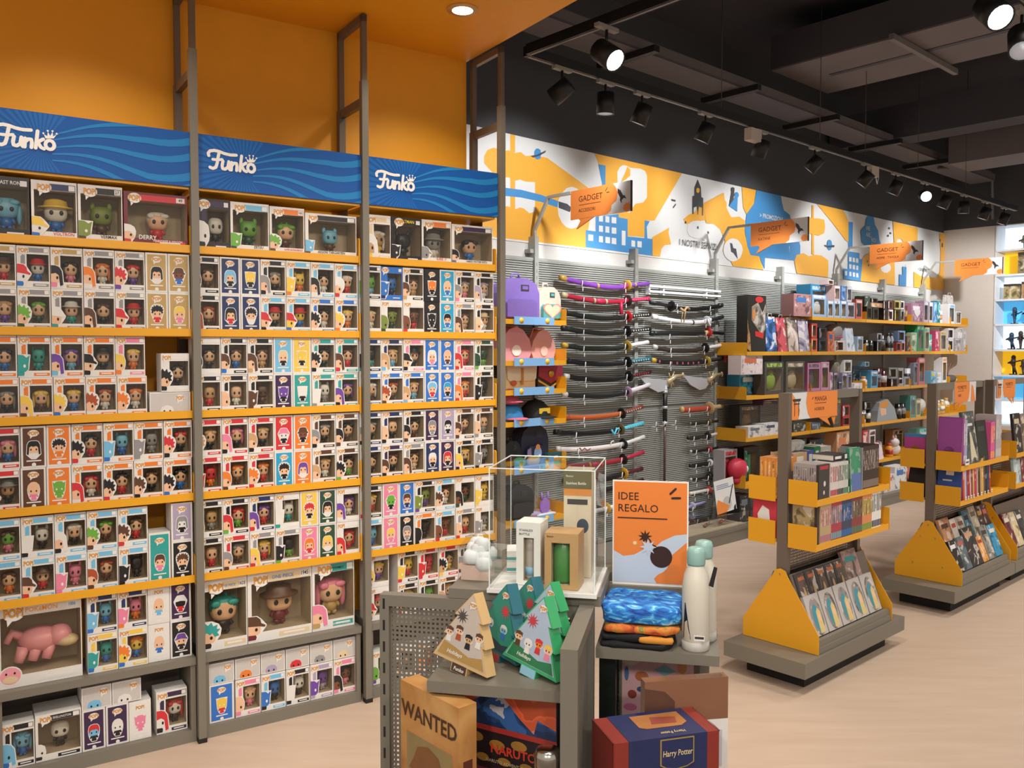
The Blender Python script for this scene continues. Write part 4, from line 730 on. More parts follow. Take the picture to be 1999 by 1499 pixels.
# ---- overhead arm signs
RK = mat('rocket_ink', '3a3432', .5)
def bubble_sign(name, label, M, loc, rz, wd, h, lines, arm=None, flip=False, rocket=True, tail=True):
    t = root(name, label, 'sign', M, loc, rz)
    part('board', MB().box(0, wd, 0, .012, 0, h, SIGNG), t)
    o = [(.0, 0), (.62 * wd, 0), (.69 * wd, .12 * h), (.70 * wd, .3 * h), (.78 * wd, .42 * h), (.80 * wd, .68 * h), (.76 * wd, .88 * h), (.72 * wd, h), (0, h)]
    part('orange_bubble', MB().poly(o, -.001, SIGNO), t)
    if tail: part('bubble_tail', MB().prism([(.14 * wd, .0), (.40 * wd, .0), (.10 * wd, -.34 * h), (.17 * wd, -.08 * h)], 0, .012, SIGNO), t)
    mb = MB(); mb.text(lines[0], .14 * wd, .58 * h, .28 * h, SIGNT, -.0018, 'LEFT'); mb.box(.15 * wd, .52 * wd, -.0018, -.0012, .46 * h, .475 * h, SIGNT)
    if lines[1]: mb.text(lines[1], .14 * wd, .22 * h, .17 * h, SIGNT, -.0018, 'LEFT', sx=.9)
    mb.stroke([(.60 * wd, .80 * h), (.63 * wd, .90 * h)], .025 * h, SIGNT, -.0018); mb.stroke([(.62 * wd, .74 * h), (.66 * wd, .74 * h)], .025 * h, SIGNT, -.0018)
    part('lettering', mb, t)
    if rocket:
        rk = MB(); S = h * .68; cx_, cz_ = .86 * wd, .52 * h; ca, sa = math.cos(.55), math.sin(.55)
        q = lambda P: [(cx_ + (a * ca - b_ * sa) * S, cz_ + (a * sa + b_ * ca) * S) for a, b_ in P]
        rk.poly(q([(0, .5), (.1, .3), (.1, .0), (.18, -.08), (.18, -.28), (.08, -.15), (-.08, -.15), (-.18, -.28), (-.18, -.08), (-.1, 0), (-.1, .3)]), -.001, RK)
        rk.poly([(cx_ + .02 + x, cz_ - .14 * 1 + z) for x, z in ell(.03, .08 - .02, .035, .03, 10)], -.0012, SIGNO); rk.poly([(cx_ + .02, cz_ - .46 * h), (wd * .985, cz_ - .46 * h), (wd * .985, cz_ - .1 * h), (cx_ + .07, cz_ - .2 * h)], -.0011, SIGNO)
        part('rocket_print', rk, t)
    return t
for k, (x, l2, d_) in enumerate(((0, 'ACCESSORI', 'orange bubble sign reading GADGET ACCESSORI on a bent grey arm'), (2.4, 'KATANE', 'orange bubble sign reading GADGET KATANE on a bent grey arm'), (4.8, 'HOME - TAVOLA', 'orange bubble sign reading GADGET with two small words, third arm along the wall'), (7.2, '', 'orange bubble sign reading GADGET before the far corner, last arm'))):
    t = bubble_sign('hanging_sign', d_, MG @ Matrix.Translation((x, -.39, 2.712)) @ Matrix.Rotation(-PI / 2, 4, 'Z'), (0, 0, 0), 0, .57, .21, ('GADGET', l2))
    part('arm', MB().tube([(.395, .006, -.09), (.39, .006, -.03)], .001, SLAT, 4).tube([(-.39, .006, -.10), (-.39, .006, -.03), (-.24, .006, .20), (.0, .006, .20)], .016, SLAT, 4, False), t)
    part('edge_frame', MB().box(.57, .576, -.002, .014, 0, .21, RK), t)

# ---- katanas on hooks
HK = mat('clear_white_hook', 'e6e8e8', .25, noise=.03)
def hook(x, z, label, dz=.02):
    t = root('sword_hook', label, 'hook', MG, (x, -.012, z), 0, 'white sword hooks')
    part('arm', cached(('hk', dz), lambda: MB().tube([(0, 0, -dz), (0, -.06, -dz - .004), (0, -.078, -dz + .004), (0, -.084, .022)], .0045, HK, 6).mesh('arm')), t)
    part('price_tag', cached('hkt', lambda: MB().box(-.0045, .0045, -.088, -.0865, -.062, -.030, HK).mesh('tag')), t)
KAT = '''purple scabbard and handle with gold fittings|0.217 2.323 0.736 2.275 1.029 2.302 1.313 2.332|8a4ab8 d8a838 8a4ab8 c8a048 r
bright red scabbard with red wrapped grip|0.240 2.190 0.674 2.154 1.035 2.175 1.319 2.201|b82840 3a2c2c c83058 c8b890 R
black scabbard with red round guard|0.241 2.057 0.675 2.016 1.041 2.040 1.338 2.068|1f2321 d02c34 20201f 1f2321 D
plain black scabbard and black guard|0.241 1.929 0.676 1.894 1.032 1.914 1.340 1.940|1f2321 18181a 232326 1f2321 D
black scabbard with gold tip and white grip|0.246 1.793 0.677 1.763 1.033 1.789 1.307 1.822|20261f b8963a e4e4e0 c8a440 -
black scabbard with teal wrapped grip|0.270 1.673 0.677 1.637 1.039 1.652 1.348 1.679|12161c 151517 1f7080 12161c D
black scabbard with black and red grip|0.270 1.547 0.678 1.510 1.056 1.530 1.343 1.563|141616 1c1c1e 3a1c20 d8d4cc E
black scabbard with lilac guard and white fluffy grip|0.247 1.404 0.679 1.375 1.047 1.397 1.333 1.450|1c2222 b89ab8 e4dce0 e0dcda F
orange scabbard with brown cord|0.280 1.222 0.617 1.204 0.963 1.217 1.235 1.263|c8622c 1c1a1a 8a4030 c8622c D
black scabbard with bright cyan grip|0.159 1.111 0.556 1.073 0.952 1.083 1.245 1.117|121416 6a6040 5ccce0 121416 C
white scabbard with dragon print and white grip|0.182 0.976 0.557 0.947 0.987 0.955 1.260 0.996|e6e2de 1a1a1c e8e6e4 e6e2de P
dark red scabbard with gold bands|0.264 0.832 0.620 0.811 0.988 0.826 1.254 0.864|a02434 1c1a1a b82c48 a02434 B
black scabbard with gold flower guard and maroon grip|0.258 0.717 0.620 0.679 0.999 0.702 1.240 0.721|161718 d0a030 5a2028 161718 -
black scabbard with gold end, behind the orange poster|0.317 0.599 0.621 0.577 0.963 0.605 1.250 0.619|181818 c8a440 2a2018 c8a440 -
white scabbard low behind the orange poster|0.318 0.442 0.560 0.424 0.780 0.430 1.216 0.452|e4e2de c8a040 e8e4e0 e4e2de -
black scabbard with tan cord, grip reversed|2.420 2.182 1.938 2.127 1.635 2.147 1.333 2.172|171718 1a1a1c 202020 171718 T
white scabbard with dark ring and black-white grip|1.377 2.045 1.861 2.008 2.180 2.027 2.439 2.072|e6e8e8 e0e4e4 2a2c2e e6e8e8 W
straight black scabbard with gold collar and red guard|1.346 1.898 1.786 1.904 2.203 1.919 2.442 1.915|1c1e1e d03038 1c1c1c 1c1e1e G
dark brown wrapped scabbard with white grip|1.387 1.782 1.788 1.746 2.160 1.774 2.452 1.804|3c302a 28201e e4e4e4 c8c8c4 -
black scabbard with pink dots and gold ends|1.367 1.665 1.789 1.634 2.186 1.649 2.442 1.676|1a1818 c8a840 2c2c30 c8a840 O'''
def cmat(h_): return mat('sword_' + h_, h_, .35, noise=.12, scale=40)
def sword(i, d_, v, cols, acc, r=.021, small=False, nm='sword', cat='sword'):
    x0, z0, xm, zm, xg, zg, xe, ze = v
    t = root(nm, d_, cat, MG, (xg, -.07, zg), 0)
    cs = [cmat(c) for c in cols]
    P = [(x - xg, 0, z - zg) for x, z in ((x0, z0), (xm, zm), (xg, zg), (xe, ze))]
    def q(u):                                            # quadratic through tip, middle, guard
        a = ((u - .5) * (u - 1)) / .5; b_ = (u * (u - 1)) / -.25; c = (u * (u - .5)) / .5
        return tuple(a * P[0][k] + b_ * P[1][k] + c * P[2][k] for k in range(3))
    part('scabbard', MB().tube([q(k / 10) for k in range(11)], [r * .85] + [r] * 10, cs[0], 8, flat=.75), t)
    part('end_cap', MB().tube([q(-.004), q(.05)], r * 1.12, cs[3], 8, flat=.8), t)
    d = Vector(P[3]) - Vector(P[2]); Rm = d.to_track_quat('Z', 'Y').to_matrix().to_4x4()
    part('guard', MB().lathe([(.012, -.006), (r * 2.1, -.006), (r * 2.3, 0), (r * 2.1, .006), (.012, .006)], cs[1], n=10 if acc == 'r' else 14).xf(Rm), t)
    part('grip', MB().tube([Vector(P[2]).lerp(Vector(P[3]), u) for u in (.02, .3, .7, 1)], [r * .9, r * (.82 if acc != 'F' else 1.1), r * .85, r * .95], cs[2], 8, flat=.8), t)
    if acc in 'DCER': 
        for k in range(8 if not small else 5):
            u = .1 + k * (.105 if not small else .17); p = Vector(P[2]).lerp(Vector(P[3]), u)
            part('grip_wrap', cached(('dia', acc, small), lambda: MB().poly([(-.009 * r / .019, 0), (0, -.007 * r / .019), (.009 * r / .019, 0), (0, .007 * r / .019)], 0, {'D': cmat('d8d4c8'), 'C': cmat('98e4f0'), 'E': cmat('c83040'), 'R': cmat('e8688a')}[acc]).mesh('dia')), t, (p.x, -r * .82, p.z))
    ring = lambda u, m, k=1.15: MB().tube([q(u - .012), q(u + .012)], r * k, m, 8, flat=.82)
    if acc == 'r':
        part('band', ring(.40, cmat('c8a868')), t); part('cord_wrap', MB().tube([q(.86), q(.95)], r * 1.15, cmat('c83058'), 8, flat=.85), t); p = Vector(P[2]).lerp(Vector(P[3]), .35); part('grip_band', MB().tube([p - d * .03, p + d * .03], r * .95, cmat('c8a868'), 8, flat=.85), t)
        part('tassel', MB().tube([(q(.9)[0], -.01, q(.9)[2] - .01), (q(.9)[0], -.02, q(.9)[2] - .09)], .003, cmat('c83058'), 5), t)
    if acc == 'R':
        part('band', ring(.42, cmat('c8b890')), t); part('band', ring(.60, cmat('c8b890')), t); part('cord_wrap', MB().tube([q(.45), q(.57)], r * 1.1, cmat('d83058'), 8, flat=.85), t)
        part('tassel', MB().tube([(q(.84)[0], -.018, q(.84)[2]), (q(.84)[0], -.02, q(.84)[2] - .11)], [.012, .018], cmat('d83058'), 6), t)
    if acc == 'C': part('cord_bow', MB().tube([(q(.82)[0], -.02, q(.82)[2] + .015), (q(.86)[0], -.024, q(.86)[2] - .03), (q(.9)[0], -.024, q(.9)[2] + .02), (q(.95)[0], -.02, q(.95)[2])], .010, cs[2], 6), t)
    if acc == 'B':
        for u in (.42, .62): part('band', ring(u, cmat('c8a040')), t)
        part('cord_wrap', MB().tube([q(.46), q(.58)], r * 1.08, cmat('d02c50'), 8, flat=.85), t)
    if acc == 'P': part('dragon_print', MB().stroke([q(.30)[::2], (q(.34)[0], q(.34)[2] + .012), (q(.37)[0], q(.37)[2] - .01), (q(.41)[0], q(.41)[2] + .01), (q(.45)[0], q(.45)[2] - .01), (q(.50)[0], q(.50)[2] + .004)], .008, cmat('8a4a38'), -r * .80), t); part('curl', MB().tube([(q(.80)[0], -.01, q(.80)[2] + .01), (q(.81)[0], -.01, q(.81)[2] + .035), (q(.84)[0], -.01, q(.84)[2] + .045), (q(.85)[0], -.01, q(.85)[2] + .03)], .006, cs[0], 6), t)
    if acc == 'T':
        part('cord_knot', MB().tube([(q(.78)[0], -.018, q(.78)[2]), (q(.7)[0], -.022, q(.7)[2] - .02), (q(.64)[0], -.022, q(.64)[2] + .02), (q(.58)[0], -.02, q(.58)[2])], .012, cmat('c8a878'), 6), t)
        for u in (.66, .72): part('cord_tail', MB().tube([(q(u)[0], -.02, q(u)[2]), (q(u)[0] - .02, -.015, q(u)[2] - .12)], .005, cmat('c8a878'), 5), t)
    if acc == 'W': part('band', ring(.62, cmat('3a2c2a')), t); part('cord_bow', MB().tube([(q(.96)[0], -.022, q(.96)[2] + .02), (q(1.02)[0], -.026, q(1.02)[2] - .05), (q(1.06)[0], -.024, q(1.06)[2] + .02)], .011, cs[0], 6), t)
    if acc == 'G': part('collar', MB().tube([q(.92), q(.985)], r * 1.05, cmat('c8a440'), 8, flat=.85), t)
    if acc == 'O':
        for k in range(7): u = .1 + k * .1 + (.1 if k else 0); part('pink_dot', cached('pdot', lambda: MB().poly(ell(0, 0, .013, .012, 10), 0, cmat('b85878')).mesh('dot')), t, (q(u)[0], -r * .80, q(u)[2]))
        part('red_tassel', MB().tube([(P[3][0] + .02, -.02, P[3][2] + .09), (P[3][0] + .02, -.02, P[3][2] - .04)], .013, cmat('c82c30'), 6), t)
    return t
for i, ln in enumerate(KAT.splitlines()):
    d_, v, c = ln.split('|'); v = list(map(float, v.split())); *cols, acc = c.split()
    sword(i, 'ornamental sword on the slat wall, ' + d_, v, cols, acc)
    for u, e in ((.28, 'near the scabbard tip'), (.93, 'near the guard')):
        xx = v[0] + (v[4] - v[0]) * u; zz = v[1] + (v[5] - v[1]) * u - (.03 if u < .5 else .004)
        hook(xx, zz, f'white hook {e} of the sword with {" ".join(d_.split()[:5]).rstrip(",")}' if i != 14 else f'white hook {e} of the low white sword', .026)
DAG = '''red and gold ornate dagger|1.798 1.212 1.990 1.203 2.234 1.207 2.445 1.214|b84a34 c8a878 c8b080 d8b070|.026
thin dark dagger|1.929 1.075 2.032 1.072 2.228 1.071 2.371 1.074|2c281c 6a5a30 2a2820 8a8a88|.014
black and white banded dagger|1.899 0.944 2.034 0.938 2.214 0.945 2.356 0.950|20241f 2c2c2c d8d8d4 20241f|.017
black dagger with red guard|1.940 0.815 2.076 0.809 2.241 0.811 2.375 0.817|141416 b02c34 1a1a1c c8c8c4|.014
black dagger with white round guard|1.934 0.682 2.078 0.679 2.251 0.683 2.377 0.687|1a1a1a e4e0dc a8a4d8 1a1a1a|.016
brown-black dagger|1.944 0.554 2.080 0.548 2.236 0.552 2.379 0.560|241c18 2a2420 3a2a20 c8c8c0|.014
white dagger with red cord|1.914 0.424 2.042 0.422 2.238 0.424 2.381 0.433|e4e0d8 c04030 e6e2da d8904c|.016
lilac grip dagger|1.806 0.287 1.924 0.297 1.979 0.304 2.174 0.314|9a96c8 c8c4d8 b0acdc 9a96c8|.016
dark red dagger lowest in the column|1.847 0.163 2.005 0.151 2.062 0.144 2.209 0.143|6a2028 2a2020 5a2028 6a2028|.014'''
for i, ln in enumerate(DAG.splitlines()):
    d_, v, c, r = ln.split('|')
    v = list(map(float, v.split())); sword(i, 'small ornamental dagger, ' + d_ if len(d_.split()) < 9 else d_, v, c.split(), '-', float(r), True, 'dagger', 'dagger')
    for u, e in ((.2, 'tip side'), (.85, 'guard side')): hook(v[0] + (v[4] - v[0]) * u, v[1] - .012, f'white hook on the {e} of the {d_}', .02)
for k, dx in enumerate((0, .62)):
    t = root('cleaver_sword', ('first' if k == 0 else 'second') + ' broad silver cleaver sword with pale bone handle', 'sword', MG, (1.2 + dx, -.06, 1.40))
    part('blade', MB().prism([(0, .13), (.12, .11), (.40, .085), (.44, .05), (.40, .02), (.36, -.01), (.27, -.02), (.13, .03)], 0, .012, SILVER), t)
    bn = mat('bone_gold', 'c8b48c', .35, metal=.3, noise=.2)
    part('hilt', MB().tube([(.40, .006, .06), (.52, .006, .115), (.62, .006, .12)], [.03, .02, .018], bn, 8), t)
    for a in ((.42, .15), (.50, .16), (.5, .03), (.46, .0)): part('spike', MB().tube([(.45, .004, .08), (a[0], .0, a[1])], [.014, .004], bn, 6), t)
    part('pommel', MB().sell((.635, .006, .12), (.016, .016, .03), bn, 8, 6), t)
t = root('sceptre', 'tall upright dark sceptre with silver spear point between the sword columns', 'sceptre', MG, (1.58, -.05, .54))
part('staff', MB().tube([(0, 0, 0), (0, 0, .56)], .011, mat('brown_staff', '5a4238', .4, noise=.2), 8), t)
part('upper_shaft', MB().tube([(0, 0, .56), (0, 0, .7), (0, 0, .84)], .021, BLK, 8), t)
part('spear_point', MB().lathe([(.014, .84), (.028, .862), (.001, .925)], SILVER, n=4, smooth=False), t)
for z in (.56, .70, .84): part('ring', MB().lathe([(.024, z - .012), (.026, z), (.024, z + .012)], SILVER, n=10), t)
for x, d_ in ((1.40, 'far'), (1.52, 'near'), (1.68, 'other')): hook(x, 1.10, f'empty white hook, {d_} one beside the sceptre', .02)
t = root('sword_rack', 'empty white twin-bar sword rack above the second sword column', 'rack', MG, (1.34, -.05, 2.26))
for z in (0, .045): part('bar', MB().box(0, 1.08, -.01, 0, z, z + .018, HK), t)
for x in (.0, .2, .85): part('bracket', MB().box(x, x + .02, -.002, .036, -.02, .07, HK), t)
# acrylic bench case and notice card
t = root('acrylic_case', 'long low clear acrylic case with small props on the plinth under the swords', 'case', MG, (1.24, -.42, .131))
part('case_shell', MB().box(0, 1.14, 0, .004, 0, .125, ACRYL).box(0, 1.14, .32, .324, 0, .125, ACRYL).box(0, .004, .004, .32, 0, .125, ACRYL).box(1.136, 1.14, .004, .32, 0, .125, ACRYL).box(0, 1.14, 0, .324, .125, .129, ACRYL), t)
part('inner_board', MB().box(.02, 1.12, .02, .3, .001, .012, INNER), t)
for x, c, d_ in ((1.36, 'b8433c', 'red'), (1.62, 'd8d0c8', 'white'), (1.95, '8a5a48', 'brown'), (2.2, 'c85a4c', 'coral')):
    t = root('prop_dagger', f'small {d_} prop knife lying inside the low acrylic case', 'dagger', MG, (x, -.25, .15))
    part('blade', MB().tube([(0, 0, .01), (.12, .05, .01)], [.012, .003], SILVER, 6), t); part('grip', MB().tube([(-.08, -.03, .01), (0, 0, .01)], .013, cmat(c), 6), t)
t = root('notice_card', 'white notice card with orange band and black sword print standing on the acrylic case', 'card', MG, (1.96, -.36, .262), 0, None, Matrix.Rotation(-.12, 4, 'X') @ Matrix.Rotation(-.06, 4, 'Y'))
part('card', MB().box(0, .31, 0, .004, 0, .30, WHITE), t)
part('print', MB().poly(ell(.17, .075, .07, .065, 18), -.0006, mat('pale_grey_print', 'b8b8b4', .5)).poly([(.0, .08), (.03, .13), (.2, .05), (.15, .0), (.0, .0)], -.001, SIGNO).stroke([(.20, .075), (.29, .23)], .014, BLACK, -.0014).poly([(.26, 0), (.30, 0), (.30, .05), (.27, .03)], -.0016, BLACK), t)
lt = MB()
for k in range(3): lt.box(.03, .22 + .05 * (k == 2), -.0012, -.0006, .25 - .016 * k, .257 - .016 * k, mat('blue_grey_print', '7a8aa8', .5))
part('text_lines', lt, t)

